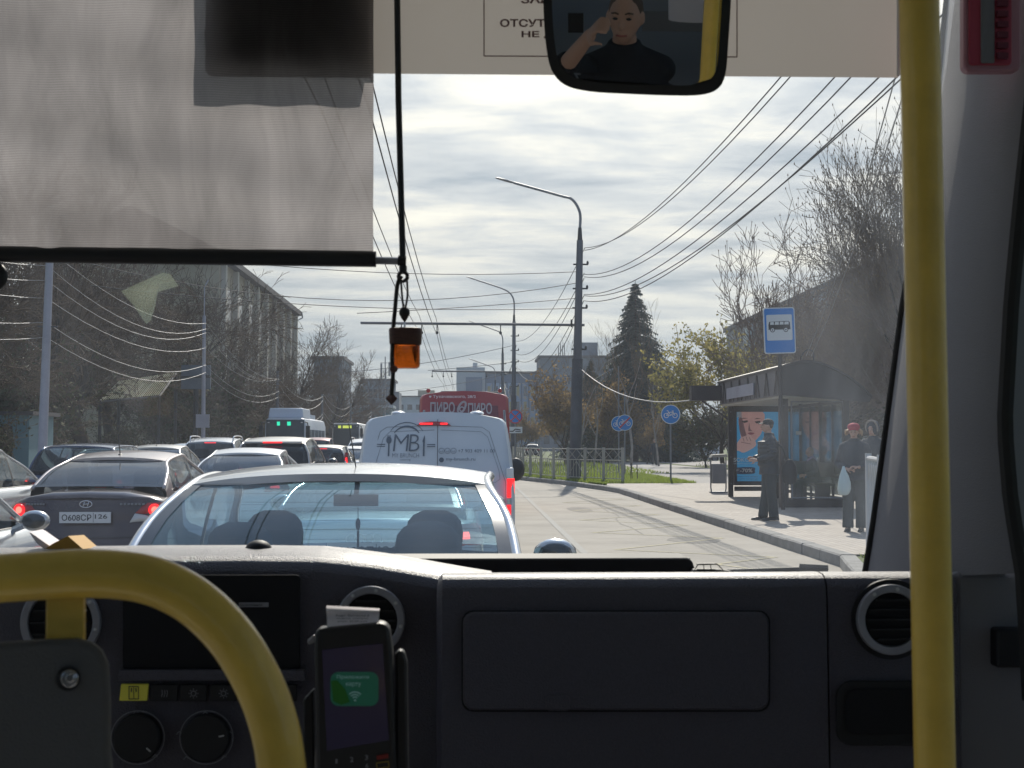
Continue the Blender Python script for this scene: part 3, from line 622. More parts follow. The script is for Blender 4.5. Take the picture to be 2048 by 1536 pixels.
# budding trees on the right, branches spreading over the stop
gA = grow(5, 10, .30, .62, 6, [5, 5, 4, 4, 3, 3], .70, up=.10, budp=.6, r0=.15, minr=.0065)
tA = tree_thing('bare_tree', 'tall budding bare tree rising beside the yellow pole at the right of the windscreen', 12.4, 37.5, gA, ('bark', 'twig'), .4, 1.12)
tA.scale = (.8, .8, 1.12)
gB = grow(9, 9, .26, .7, 6, [5, 5, 4, 3, 3, 3], .72, up=.08, budp=.5, r0=.14, minr=.011)
tB = tree_thing('bare_tree', 'spreading bare tree with buds left of the bus stop sign', 14.2, 62, gB, ('bark', 'twigred'), 1.1, 1.1)
tB.scale = (1.1, 1.1, 1.32)
more(tA, [(14.6, 46, 2.2, (.7, .7, 1.0), 'bare tree directly behind the bus shelter roof'), (18.5, 52, 4.0, (.8, .8, 1.15), 'bare tree standing behind the woman in the red beret'),
          (13.2, 50, 3.3, (.6, .6, .8), 'bare tree close behind the far end of the shelter'), (16.5, 40, 5.6, (.8, .8, 1.1), 'bare tree behind the near end of the shelter'), (21.5, 64, .2, .9, 'bare tree filling the gap above the shelter roof'), (22, 60, 1.1, 1.1, 'thin bare tree farther back in front of the grey block'), (10.6, 28.5, 5.2, (.6, .6, .8), 'bare tree close behind the white barrier'),
          (19, 78, 3.1, 1.0, 'bare tree far behind the shelter in front of the grey block')], 'bare trees on the right')
more(tB, [(12.9, 66, .3, (1.1, 1.1, 1.3), 'airy bare tree above the left end of the shelter'), (13.6, 54, 1.9, (.9, .9, 1.15), 'pale twigged tree above the stop sign'), (11.9, 50, .9, (.75, .75, .98), 'slim bare tree rising behind the bus stop sign'), (16.6, 58, .3, .85, 'bare tree behind the middle of the shelter'), (18.5, 66, 2.7, 1.05, 'low bare tree in front of the end of the grey block'),
          (13.8, 34, 3.9, (.6, .6, .8), 'bare tree filling the gap right of the shelter'), (25, 88, 4.6, 1.2, 'distant bare tree below the roofline of the grey block'),
          (9.0, 19.5, 2.0, .75, 'bare tree seen only through the side window')], 'spreading bare trees on the right')
# young green trees
gC = grow(21, 8, .22, .75, 5, [5, 5, 4, 3, 3], .70, up=.12, leafn=9, leafsize=.105, r0=.13, minr=.010)
tC = tree_thing('leafing_tree', 'yellow green leafing tree above the round bicycle sign', 13.1, 72, gC, ('bark', 'twiglight', 'leaf'), .2, 1.16)
more(tC, [(16.8, 76, 2.0, 1.05, 'yellow green tree behind the left end of the shelter'), (12.9, 60, 3.4, .72, 'small leaning leafing tree right of the bicycle sign'),
          (15.0, 66, 1.2, .95, 'yellow green tree between the bicycle sign and the shelter'), (20.5, 82, 4.4, .95, 'farther yellow green tree behind the shelter roof')], 'leafing trees on the right')
# spruces
def spruce(seed, H, Rb):
    rnd = random.Random(seed); T = MB(); C = MB(); T.tube([(0, 0, 0), (0, 0, H)], [H*.016, .02], 7)
    nl = 62
    for i in range(nl):
        f = (i+.5)/nl; z = H*(.06+.93*f); rad = Rb*(1-f)**.95*rnd.uniform(.82, 1.12)+.12; nb = int(9+22*(1-f))
        for k in range(nb):
            a = rnd.uniform(0, 2*pi); rl = rad*rnd.uniform(.7, 1.12); d = Vector((math.cos(a), math.sin(a), 0)); s = Vector((-d.y, d.x, 0))
            tip = Vector((0, 0, z))+d*rl+Vector((0, 0, -rl*.30)); base = Vector((0, 0, z)); pr = None
            C.tube([base, tip], [.02, .006], 3, cap=False)
            m_ = int(4+rl*5)
            for j in range(m_):
                g = (j+1)/m_; c = base.lerp(tip, g)+Vector((0, 0, .07*math.sin(g*pi)*rl)); wd = .38*(1.1-g*.6)*min(1, rl)+.07
                for sg in (-1, 1):
                    e = c+s*sg*wd*rnd.uniform(.7, 1.2)-Vector((0, 0, .08+.12*rnd.random()))+d*.1
                    C.add([c-d*.07, c+d*.09, e], [(0, 1, 2)])
                if rnd.random() < .7: C.add([c-d*.09, c+d*.09, c+Vector((rnd.uniform(-.05, .05), 0, -.22-.1*rnd.random()))], [(0, 1, 2)])
    return T, C
T, C = spruce(3, 14.6, 5.4)
t = thing('spruce_tree', 'tall dark pointed spruce between the thick lamp post and the shelter', 'tree', (0, 0, 0), group='spruces')
T.build('trunk', 'bark', t, sharp=180); C.build('crown', 'spruce', t, sharp=180); t.location = (13.3, 112, .1)
more(t, [(10.8, 125, 1.2, .62, 'shorter dark spruce just left of the tall pointed one'), (16.8, 118, 2.4, .55, 'low dark spruce right of the tall pointed one'),
         (-17.5, 225, .5, .82, 'small far spruce left of the mast on the left side of the street'), (-19.5, 214, 2.5, .66, 'rounder far spruce beside the small one on the left'),
         (-19.2, 47, 1.5, .42, 'low dark conifer at the left edge beside the tan roofed house')], 'spruces')
# brownish round trees and birches
gD = grow(31, 7, .2, .8, 5, [6, 5, 4, 4, 3], .70, up=.14, leafn=3, leafsize=.11, r0=.1, minr=.010)
M['catkin'] = leafmat('brown_catkins', (.20, .14, .07), (.34, .24, .11), .5)
tD = tree_thing('willow_tree', 'round brownish budding tree left of the thick lamp post', 6.6, 96, gD, ('bark', 'twiglight', 'catkin'), .2, 1.16)
more(tD, [(9.8, 104, 2.0, 1.15, 'brownish budding tree just right of the thick lamp post'), (8.6, 128, 3.4, 1.0, 'farther brownish tree behind the lamp post'),
          (5.4, 150, 1.4, .9, 'small brown tree beside the blue building'), (12.4, 98, 3.0, .62, 'dark brown bush like tree behind the crossed out bicycle sign'),
          (-18, 188, 3.0, 1.0, 'yellowish brown tree left of the mast'), (-17.5, 240, 1.0, 1.1, 'far brown tree beyond the bus')], 'brownish trees')
gE = grow(41, 9, .5, .5, 5, [4, 4, 3, 3, 3], .62, up=.2, r0=.09)
tE = tree_thing('birch_tree', 'pale trunked birch left of the thick lamp post', 6.6, 84, gE, ('barkl', 'twiglight'), .2, .78)
more(tE, [(7.6, 86, 1.7, .8, 'pale trunked birch nearer the lamp post with two thin trunks'), (10.6, 92, 3.0, 1.1, 'tall thin birch in front of the tall spruce'),
          (11.9, 88, 4.3, .8, 'short birch behind the crossed out bicycle sign')], 'birches')
# left trees
gF = grow(55, 13, .38, .6, 6, [5, 4, 4, 4, 3, 3], .70, up=.05, r0=.46, minr=.016, wob=.28)
tF = tree_thing('bare_tree', 'big dark trunked bare tree right of the nearest pale pole', -17.6, 66, gF, ('bark', 'twigdark'), 1.9, .95)
gG = grow(61, 13, .38, .62, 6, [5, 5, 4, 3, 3, 3], .72, up=-.01, lean=.22, r0=.26, minr=.015, wob=.28)
tG = tree_thing('bare_tree', 'leaning bare tree whose branches reach over the pilastered building', -19.2, 92, gG, ('bark', 'twigdark'), .1, 1.05)
more(tF, [(-19.5, 52, 3.3, .85, 'bare tree left of the nearest pale pole'), (-24.0, 80, 5.0, 1.0, 'bare tree behind the canopy'),
          (-23, 66, .6, 1.1, 'bare tree at the far left above the tan roof'), (-22.6, 90, .2, .95, 'dense bare tree behind the second pale pole'), (-18.2, 104, 2.9, .8, 'bare tree before the middle of the pilastered building'), (-16.6, 118, 2.2, .60, 'bare tree before the right end of the pilastered building'), (-17.3, 148, 2.4, .98, 'bare tree rising just right of the pilastered corner'), (-17.6, 166, 4.4, .95, 'second bare tree right of the pilastered corner'), (-17.2, 186, .6, .82, 'third lower bare tree right of the pilastered corner'), (-17, 176, 1.2, .8, 'far bare tree past the pilastered building')], 'big bare trees on the left')
more(tG, [(-21.0, 72, 1.4, .95, 'bare tree with ivy colour behind the billboard'), (-17.6, 132, 3.8, .62, 'twiggy tree at the foot of the pilastered building'),
          (-17.8, 150, 5.5, .6, 'twiggy tree beyond the pilastered corner'), (-24, 84, 2.8, 1.15, 'tall bare tree in front of the blue grey block'), (-16.8, 205, .9, .7, 'far twiggy tree above the second bus')], 'leaning bare trees on the left')
gH = grow(71, 4, .12, .9, 5, [7, 5, 4, 3, 3], .75, up=.1, leafn=3, leafsize=.08, r0=.06, minr=.009)
tH = tree_thing('shrub', 'dark green and brown shrub at the foot of the nearest pale pole', -16.8, 49, gH, ('bark', 'twigdark', 'ivy'), .2, .9, cat='shrub')
more(tH, [(-18.2, 60, 1.0, 1.3, 'brown thicket under the big bare tree'), (-17.4, 70, 2.0, .8, 'low twiggy brown thicket below the canopy'), (-17.6, 82, 3.0, 1.5, 'dark thicket below the billboard'),
          (-17.4, 96, 4.0, 1.5, 'yellow green bush at the base of the pilastered building'), (-17.4, 112, 5.0, 1.6, 'bush left of the white and blue bus'), (-19, 42, .5, 1.0, 'dark green bush at the far left edge'),
          (-20, 56, 3.6, 1.8, 'tall brown thicket left of the first tree trunk'), (-21.5, 66, 1.7, 2.2, 'tall dark thicket left of the canopy'), (-19.2, 90, 2.7, 2.5, 'high thicket behind the second pale pole'), (-22, 58, 3.1, 2.4, 'high thicket behind the tan roofed house'), (-18.6, 104, 4.7, 2.2, 'thicket hiding the foot of the pilasters'), (14.2, 84, 1.0, 1.3, 'dark bush under the spruce'), (17.4, 92, 2.0, 1.6, 'dark bush behind the bicycle sign'),
          (10.6, 108, 3.0, 1.5, 'dark bush behind the end of the fence'), (21, 70, 4.0, 1.6, 'brown thicket behind the shelter'), (17, 52, 5.5, 1.7, 'brown thicket behind the shelter bench'),
          (13.5, 27, 2.5, 1.5, 'brown thicket behind the white barrier'), (24, 100, 4.0, 1.8, 'thicket in front of the grey block'), (-18, 168, 2.2, 1.8, 'thicket behind the bus')], 'shrubs')
# ================================================================ vehicles
PAINT = {}
def paint(name, col, metal=.5, rough=.28):
    if name not in PAINT: PAINT[name] = mat('paint_'+name, col, rough, metal, coat=.7, var=.04, vs=1.5)
    return PAINT[name]
M['interior'] = mat('car_interior', (.05, .055, .065), .9)
M['seatcloth'] = mat('seat_cloth', (.05, .06, .075), .9)
def sedan_spec(**k):
    d = dict(L=4.4, W=1.75, H=1.45, zb=.2, zbelt=.93, zdeck=1.02, zrear=.98, yrb=.62, zrb=1.06, yrt=1.35, zrt=1.36, yft=2.45, zft=1.36, yfb=3.25, zfb=1.0, zhood=.78, wr=.60, wb=.80, ypk=1.9)
    d.update(k); return d
def hatch_spec(**k):
    d = dict(L=4.2, W=1.75, H=1.5, zb=.22, zbelt=.98, zdeck=1.02, zrear=1.0, yrb=.10, zrb=1.04, yrt=.50, zrt=1.40, yft=2.35, zft=1.42, yfb=3.1, zfb=1.05, zhood=.85, wr=.60, wb=.80, ypk=1.4)
    d.update(k); return d
def car(label, X, Y, pm, spec, group='cars queueing on the street', lamp='quad', lit=2, antenna=False, plate=None, glass='carglass_dark', mirrors=True, brk=None, rails=False, facing=1, detail=True, cat='car', badge=None, name='car', roofm=None, seats=True, lamp_z=None):
    S = spec; Lc, W_, H = S['L'], S['W'], S['H']; w = W_/2; r = .22; zb = S['zb']
    t = thing(name, label, cat, (0, 0, 0), group=group)
    hasdeck = S['yrb'] > .35
    def wf(z): return ipl(z, [(zb, .93), (zb+.1, .975), (zb+.3, 1.0), (S['zbelt']-.25, 1.0), (S['zbelt']-.08, .975), (S['zbelt'], S['wb']*1.0 if False else .93), (S['zbelt']+.1, .89)])
    def rshift(z): return ipl(z, [(zb, .03), (.42, -.05), (.58, -.055), (.64, .0), (.9, .015), (1.05, .045), (1.3, .1)])
    def de(p):
        x, y, z = p; q = Vector((x, y, z))
        k = max(0, 1-max(y, 0)/.7); q.y += k*rshift(z)+k*.09*(x/w)**2
        k2 = max(0, 1-max(Lc-y, 0)/.8); q.y -= k2*(.14*(x/w)**2+ipl(z, [(zb, .05), (.5, 0), (.8, .1)])); return q
    def plan(y):
        for e in (y, Lc-y):
            if e < r: return (w-r)+math.sqrt(max(0, r*r-(r-e)**2))
        return w*(1-.03*abs((y-Lc/2)/(Lc/2))**3)
    def ztop(y):
        if hasdeck: return ipl(y, [(0, S['zrear']-.02), (.05, S['zdeck']), (S['yrb'], S['zrb']), (S['yfb'], S['zfb']), (Lc-.5, S['zhood']+.05), (Lc-.1, S['zhood']-.05), (Lc, S['zhood']-.15)])
        return ipl(y, [(0, S['zrear']), (S['yrb'], S['zrb']), (S['yfb'], S['zfb']), (Lc-.5, S['zhood']+.05), (Lc-.1, S['zhood']-.05), (Lc, S['zhood']-.15)])
    def sect(y):
        p = plan(y)/w; zt = ztop(y); zs = min(S['zbelt'], zt-.03)
        if y < S['yrb']+.01: zs = min(S['zbelt'], zt-.05)
        out = []
        for z in (zb, zb+.06, zb+.28, .42 if zb < .3 else .5, .58, .64, zs-.16, zs-.06): out.append((p*w*wf(z), z))
        out.append((p*w*(S['wb']+.10), zs)); out.append((p*w*S['wb'], zs+(.0 if S['yrb'] < y < S['yfb'] else min(.04, (zt-zs)*.7))))
        out += [(p*w*.45, zt-.008), (0, zt)]
        return [(x, y, z) for x, z in out]
    ys = sorted(set([0, .02, .06, .12, .22, .35, .5, S['yrb'], S['yrb']+.005]+[S['yrb']+(S['yfb']-S['yrb'])*k/7 for k in range(1, 7)]+[S['yfb']-.005, S['yfb'], Lc-.9, Lc-.6, Lc-.35, Lc-.22, Lc-.12, Lc-.06, Lc-.02, Lc]))
    ys = [y for y in ys if not (y > S['yrb']+.005 and False)]
    b = MB(); secs = [sect(y) for y in ys]; n = len(secs[0]); row = []
    for sc in secs:
        row.append([de((-x, y, z)) for x, y, z in sc]+[de(p) for p in sc[::-1][1:]])
    m_ = 2*n-1; vs = [p for rw in row for p in rw]; fs = []
    for i in range(len(ys)-1):
        hole = S['yrb']+.001 < (ys[i]+ys[i+1])/2 < S['yfb']-.001
        for j in range(m_-1):
            jj = min(j, m_-2-j)
            if hole and jj >= n-3: continue
            fs.append((i*m_+j, i*m_+j+1, (i+1)*m_+j+1, (i+1)*m_+j))
        if not hole: pass
        fs.append(((i+1)*m_, i*m_, i*m_+m_-1, (i+1)*m_+m_-1))
    for i, fl in ((0, False), (len(ys)-1, True)):     # end caps level by level
        for j in range(n-1):
            f = (i*m_+j, i*m_+j+1, i*m_+m_-2-j, i*m_+m_-1-j)
            f = tuple(dict.fromkeys(f)); fs.append(f if fl else f[::-1])
    b.add(vs, fs); b.build('body', pm, t, sharp=50)
    # greenhouse
    wr, wb_ = S['wr']*w, S['wb']*w; zB = S['zbelt']
    rail = curve([(wb_, S['yrb']-.02, S['zrb']-.01), ((wb_+wr)/2+.03, (S['yrb']+S['yrt'])/2-.02, (S['zrb']+S['zrt'])/2+.02), (wr+.02, S['yrt'], S['zrt']-.005), (wr+.035, S['ypk'], H-.045), (wr+.03, S['yft']-.25, S['zft']+.035), (wr+.01, S['yft'], S['zft']-.01), ((wb_+wr)/2+.03, (S['yfb']+S['yft'])/2, (S['zfb']+S['zft'])/2+.015), (wb_+.01, S['yfb']+.03, S['zfb']-.01)], 6)
    def railat(y):
        for a, c in zip(rail, rail[1:]):
            if a.y <= y <= c.y: return a.lerp(c, (y-a.y)/max(1e-6, c.y-a.y))
        return rail[0] if y < rail[0].y else rail[-1]
    rf = roofm or pm
    b = MB(); ry = [y for y in [S['yrt']-.04+(S['yft']+.04-S['yrt']+.04)*k/14 for k in range(15)]]
    def roof(u, v):
        y = S['yrt']-.03+(S['yft']-S['yrt']+.06)*u; p = railat(y); s_ = 2*v-1
        z = p.z+.014+(.045)*(1-abs(s_)**2.4); bow = .07*(1-s_*s_)*(-1 if u < .5 else 1)*abs(2*u-1)**2
        return (p.x*s_, y+bow, z)
    b.slab(roof, 14, 14, (0, 0, -.03)); b.build('roof', rf, t, sharp=60)
    # rails / pillars both sides
    b = MB()
    for sg in (-1, 1):
        b.tube([(p.x*sg, p.y, p.z) for p in rail], [.022]*len(rail), 8)
    b.build('roof_frame', rf, t, sharp=180)
    # glass
    def endglass(y0, z0, x0, y1, z1, x1, bow):
        return lambda u, v: (lerp(x0, x1, v)*(2*u-1), lerp(y0, y1, v)-bow*(1-(2*u-1)**2)*(1-.2*v), lerp(z0, z1, v)+.035*math.sin(pi*v))
    def eg(ya_, yb_2, bow):
        def f(u, v):
            y = lerp(ya_, yb_2, v); p = railat(y); s_ = 2*u-1
            return (p.x*.985*s_, y-bow*(1-s_*s_)*(1-.2*v), p.z+.012+.012*(1-s_*s_))
        return f
    g = eg(S['yrb']-.01, S['yrt']+.0, .07)
    MB().grid(g, 12, 6).build('rear_window', glass, t, sharp=180)
    g2 = eg(S['yfb']+.02, S['yft']-.02, -.1)
    MB().grid(g2, 12, 6).build('windscreen', glass, t, sharp=180)
    b = MB(); g_ = lambda u, v: Vector(g(u, v))+Vector((0, -.003, .003))     # black rim band
    for (u0, u1, v0, v1) in ((0, .04, 0, 1), (.96, 1, 0, 1), (.04, .96, .95, 1), (.04, .96, 0, .07)): b.grid(lambda a, c: g_(lerp(u0, u1, a), lerp(v0, v1, c)), 8, 6)
    b.build('window_seal', 'sealblack', t, sharp=180)
    # sides
    def side(sg, y, v):
        p = railat(y); x0 = w*(S['wb']+.02); return Vector((sg*lerp(x0, p.x+.006, v)+sg*.015*math.sin(pi*v), y, lerp(zB, p.z, v)))
    yc = S['yrb']+(.42 if hasdeck else .45); y1 = S['yfb']-.18; ym = (yc+y1)/2+.08
    for sg in (-1, 1):
        MB().grid(lambda u, v: side(sg, lerp(S['yrb']+.0, yc, u), v), 6, 5, flip=sg < 0).build('rear_pillar', rf, t, sharp=180)
        for (a, c) in ((yc, ym-.04), (ym+.04, y1)):
            MB().grid(lambda u, v: side(sg, lerp(a, c, u), lerp(.02, 1, v)), 6, 5, flip=sg < 0).build('side_window', glass if not S.get('clearside') else 'clearglass', t, sharp=180)
        MB().grid(lambda u, v: side(sg, lerp(ym-.04, ym+.04, u), v)+Vector((sg*.002, 0, 0)), 1, 5, flip=sg < 0).build('door_pillar', 'black', t, sharp=180)
        b = MB(); b.tube([side(sg, lerp(S['yrb']+.25, y1+.15, k/8), 0)+Vector((sg*.004, 0, .0)) for k in range(9)], .009, 4); b.build('window_trim', 'black', t, sharp=180)
        if mirrors:
            c = Vector((sg*(w+.09), S['yfb']-.42, zB+.07)); b = MB(); b.ell(c, (.11, .07, .075), 12, 8); b.tube([c, (sg*(w-.08), S['yfb']-.36, zB)], .025, 6); mo = b.build('door_mirror', rf, t)
            MB().ell(c+Vector((0, -.035, 0)), (.09, .045, .058), 10, 6).build('mirror_glass', 'bglass', mo)
    if seats:
        b = MB()
        b.box(-w*.74, w*.74, S['yrb']+.03, S['yrb']+.45, zB-.08, zB-.05)
        b.box(-w*.8, w*.8, S['yfb']-.65, S['yfb'], zB-.22, zB-.04); b.box(-w*.85, w*.85, .9, S['yfb'], .35, .40)
        b.build('parcel_shelf', 'interior', t)
        yb = S['yrb']+.55; yf = yb+.95
        for yy, xs in ((yf, (-.36, .36)), (yb, (-.36, .36))):
            for x in xs:
                b = MB(); b.loft([[(x+ww*math.cos(a), yy+th*math.sin(a)+dy, z) for a in [2*pi*i/20 for i in range(20)]] for z, ww, th, dy in ((.5, .25, .08, .1), (.8, .24, .07, .04), (zB, .22, .065, 0), (zB+.06, .19, .06, 0), (zB+.10, .13, .05, 0), (zB+.12, .115, .045, 0), (zB+.15, .125, .05, 0), (zB+.22, .13, .052, 0), (zB+.27, .12, .048, 0), (zB+.30, .095, .04, 0), (zB+.32, .05, .02, 0))])
                b.build('seat', 'seatcloth', t, sharp=180)
    # wheels
    for yy in (.78, Lc-.85):
        for sg in (-1, 1):
            b = MB(); b.disc((sg*(w-.19), yy, .32), (sg, 0, 0), .32, .195, 24); wo_ = b.build('wheel', 'rubber', t)
            MB().disc((sg*(w+.006), yy, .32), (sg, 0, 0), .2, .012, 20).build('rim', 'gunmetal', wo_)
    # rear-end patches that follow the skin
    def rp(s, z, o_=.004):
        sg = 1 if s >= 0 else -1; a = abs(s); st = w-r; k = wf(z)
        if a < st: x, y, nx, ny = a, 0, 0, -1
        elif a < st+r*pi/2: g0 = (a-st)/r; x, y, nx, ny = st+r*math.sin(g0), r*(1-math.cos(g0)), math.sin(g0), -math.cos(g0)
        else: x, y, nx, ny = w, r+(a-st-r*pi/2), 1, 0
        q = de((x*k*sg, y, z)); return q+Vector((nx*o_*sg, ny*o_, 0))
    def patch(name_, quad, m_, par=t, off=.004, nu=8, nv=4, lab=None):
        b = MB(); (a, b1, c1, d1) = [Vector((q[0], q[1], 0)) for q in quad]
        def fn(u, v):
            p = a.lerp(b1, u).lerp(d1.lerp(c1, u), v); e = .0 if 0 < u < 1 and 0 < v < 1 else -off*1.5
            return rp(p.x, p.y, off+e)
        b.grid(fn, nu, nv); o = b.build(name_, m_, par, sharp=180); return o
    LM = {0: 'red_dim', 1: 'red_lit', 2: 'red_lit', 3: 'red_hot'}[lit]
    zr = lamp_z or (.80, .97)
    for sg in (-1, 1):
        if lamp == 'flame':      # swept lamps with a bright round core
            lo = patch('tail_lamp', [(sg*.50, .84), (sg*(w+.17), .80), (sg*(w+.20), .95), (sg*.62, .945)], 'red_dim', off=.012, nu=14)
            patch('reverse_lens', [(sg*.44, .745), (sg*.74, .775), (sg*.74, .80), (sg*.50, .838)], 'lens', off=.012)
            patch('lamp_lower', [(sg*.70, .775), (sg*(w-.02), .77), (sg*(w+.05), .80), (sg*.68, .845)], 'red_dim', off=.013)
            b = MB(); c = rp(sg*.70, .875, .014); n_ = (rp(sg*.70, .875, .03)-c).normalized(); b.disc(c, n_, .062, .012, 20); b.build('brake_light', 'red_lit', lo)
            MB().disc(c+n_*.0125, n_, .035, .003, 16).build('brake_bulb', 'red_hot', lo)
        elif lamp == 'quad':
            lo = patch('tail_lamp', [(sg*.52, zr[0]), (sg*(w+.12), zr[0]), (sg*(w+.16), zr[1]), (sg*.55, zr[1])], 'red_dim', off=.012, nu=12)
            if lit: patch('brake_light', [(sg*.60, zr[0]+.04), (sg*.78, zr[0]+.04), (sg*.80, zr[1]-.04), (sg*.62, zr[1]-.04)], LM, lo, off=.02)
        elif lamp == 'tall':
            lo = patch('tail_lamp', [(sg*(w-.16), zr[0]), (sg*(w+.06), zr[0]), (sg*(w+.0), zr[1]), (sg*(w-.12), zr[1])], 'red_dim', off=.014)
            if lit: patch('brake_light', [(sg*(w-.13), zr[0]+.03), (sg*(w-.01), zr[0]+.03), (sg*(w-.05), zr[1]-.06), (sg*(w-.10), zr[1]-.06)], LM, lo, off=.022)
    if detail:
        if hasdeck:
            for q in ([(-.56, .60), (.56, .60), (.56, .606), (-.56, .606)],): patch('boot_seam', q, 'black', off=.003, nv=1)
        patch('bumper_insert', [(-.5, .24), (.5, .24), (.5, .33), (-.5, .33)], 'black', off=.004, nv=2)
    if plate is not None:
        zc = S.get('plate_z', .80)
        y0 = rp(0, zc, .012).y-.012
        b = MB(); b.box(-.26, .26, y0, y0+.02, zc-.056, zc+.056); po = b.build('number_plate', 'plate', t)
        fn = lambda x, z: (x, y0-.0015, z)
        b = MB()
        if plate: 
            text_on(b, plate[0], -.235, zc-.032, .30, .064, fn, .012); text_on(b, plate[1], .10, zc-.012, .125, .045, fn, .01)
        b.box(.082, .086, y0-.0015, y0-.001, zc-.05, zc+.05); b.build('plate_number', 'ink', po)
    if badge:
        zc = .925 if badge == 'oval' else .93
        if badge == 'oval':
            b = MB(); c = rp(0, .935, .004); n_ = 28; rr = .0
            for s_, (ra, rb_) in ((0, (.062, .034)),):
                P = [c+Vector((ra*math.cos(a), -.004-.0, rb_*math.sin(a))) for a in [2*pi*i/n_ for i in range(n_+1)]]; b.tube(P, .0055, 5, cap=False)
            for q in (-1, 1): b.tube([c+Vector((q*.022-.008, -.004, -.024)), c+Vector((q*.022+.008, -.004, .024))], .0055, 5)
            b.tube([c+Vector((-.024, -.004, -.004)), c+Vector((.024, -.004, .006))], .005, 5)
            b.build('badge', 'chrome', t, sharp=180)
            for (x0, x1) in ((-.62, -.42), (.34, .60)):
                b = MB()
                for i in range(7): b.box(lerp(x0, x1, i/7), lerp(x0, x1, (i+.62)/7), rp((x0+x1)/2, .935).y-.004, rp((x0+x1)/2, .935).y+.02, .924, .944)
                b.build('script_badge', 'gunmetal', t)
        if badge == 'rings':
            b = MB(); c = rp(0, .88, .008)
            for i in range(4):
                P = [c+Vector((-.09+i*.06+.038*math.cos(a), -.004, .038*math.sin(a))) for a in [2*pi*k/24 for k in range(25)]]; b.tube(P, .005, 5, cap=False)
            b.build('badge', 'chrome', t, sharp=180)
    if brk == 'top':        # third brake lamp above the rear glass
        b = MB(); y_ = S['yrt']-.11; b.box(-.16, .16, y_, y_+.05, S['zrt']-.022, S['zrt']+.012); b.build('high_brake_light', 'red_lit', t)
    if brk == 'in':
        b = MB(); b.box(-.06, .06, S['yrb']+.08, S['yrb']+.12, S['zrb']-.02, S['zrb']+.008); b.build('high_brake_light', 'red_dim', t)
    if brk == 'spoiler':
        b = MB(); b.slab(lambda u, v: ((2*u-1)*wr*.97, S['yrt']-.16+.2*v-.04*(1-(2*u-1)**2), S['zrt']+.01+.02*v), 8, 2, (0, 0, .03)); b.build('spoiler', rf, t)
        b = MB(); b.box(-.2, .2, S['yrt']-.225, S['yrt']-.2, S['zrt']+.006, S['zrt']+.036); b.build('high_brake_light', 'red_lit', t)
    if antenna:
        a = Vector((.0 if antenna is True else antenna, S['yrt']+.12, railat(S['yrt']+.12).z+.05)); b = MB(); b.ell(a, (.03, .05, .025) if antenna is True else (.009, .012, .008), 8, 6); b.tube([a, a+Vector((0, -.10, .24)) if antenna is True else a+Vector((-.03, -.02, .19))], .006 if antenna is True else .0025, 5); b.build('antenna', 'black', t)
    if rails:
        b = MB()
        for sg in (-1, 1): b.tube(curve([(sg*(wr-.03), S['yrt']+.1, S['zrt']+.03), (sg*(wr-.01), S['yrt']+.3, H+.035), (sg*(wr-.01), S['yft']-.3, H+.03), (sg*(wr-.02), S['yft']-.05, S['zft']+.05)], 4), .018, 6)
        b.build('roof_rail', 'chrome', t)
    t.location = (X, Y, 0)
    if facing < 0: t.rotation_euler = (0, 0, pi)
    return t
CG = 'cars queueing on the street'
silver = paint('silver', (.50, .52, .55), .7, .25); darkbrown = paint('dark_brown', (.065, .046, .050), .5, .25); white = paint('white', (.78, .79, .80), .05, .3)
greymet = paint('grey', (.30, .31, .33), .7, .28); blackp = paint('black', (.02, .022, .028), .3, .2); beige = paint('warm_silver', (.52, .50, .47), .6, .3); bluep = paint('dark_blue', (.03, .06, .13), .4, .22); maroon = paint('maroon', (.25, .06, .06), .3, .3)
M['seethru'] = glass_mat('rear_screen_glass', (.66, .84, .88), 1.0, .20, (.45, .64, .78))
# car directly ahead
t = car('silver sedan directly ahead, its rear window filling the view above the dashboard', -.52, 4.25, silver, sedan_spec(W=1.72, H=1.452, yrb=.62, zrb=1.08, yrt=1.38, zrt=1.385, yft=2.5, zft=1.36, wr=.665, wb=.81), None, lit=0, glass='seethru', antenna=.056, plate=('А172МК', '26'))
b = MB(); ox, oy = -.52, 4.25
b.box(ox-.105-.02, ox+.105-.02, oy+2.42, oy+2.45, 1.255, 1.31); b.tube([(ox-.02, oy+2.45, 1.31), (ox-.02, oy+2.52, 1.37)], .012, 6); b.build('interior_mirror', 'rubber', t)
b = MB(); b.tube([(ox-.01, oy+2.43, 1.255), (ox-.01, oy+2.43, 1.20)], .002, 4); b.ell((ox-.01, oy+2.43, 1.17), (.012, .006, .03), 8, 6); b.tube([(ox-.01, oy+2.43, 1.14), (ox-.01, oy+2.43, 1.06)], .006, 5); b.build('hanging_charm', 'black', t)
b = MB()       # heating lines of the rear window
for k in range(9):
    z = 1.10+.03*k; y_ = oy+.62+(z-1.08)/(.31)*.76
    b.tube([(ox+(2*u/8-1)*.60, y_-.075*(1-(2*u/8-1)**2), z+.018) for u in range(9)], .0008, 3, cap=False)
b.build('heating_lines', 'wire', t, sharp=180)
car('silver sedan with ring emblem seen through the windows of the car directly ahead', -.74, 9.9, silver, sedan_spec(H=1.345, zrt=1.26, zft=1.25, W=1.72, zbelt=.95, yrb=.75, zrb=1.06, yrt=1.5), None, lit=3, plate=('С210ОТ', '126'), badge='rings', brk='in', lamp_z=(.82, .98))
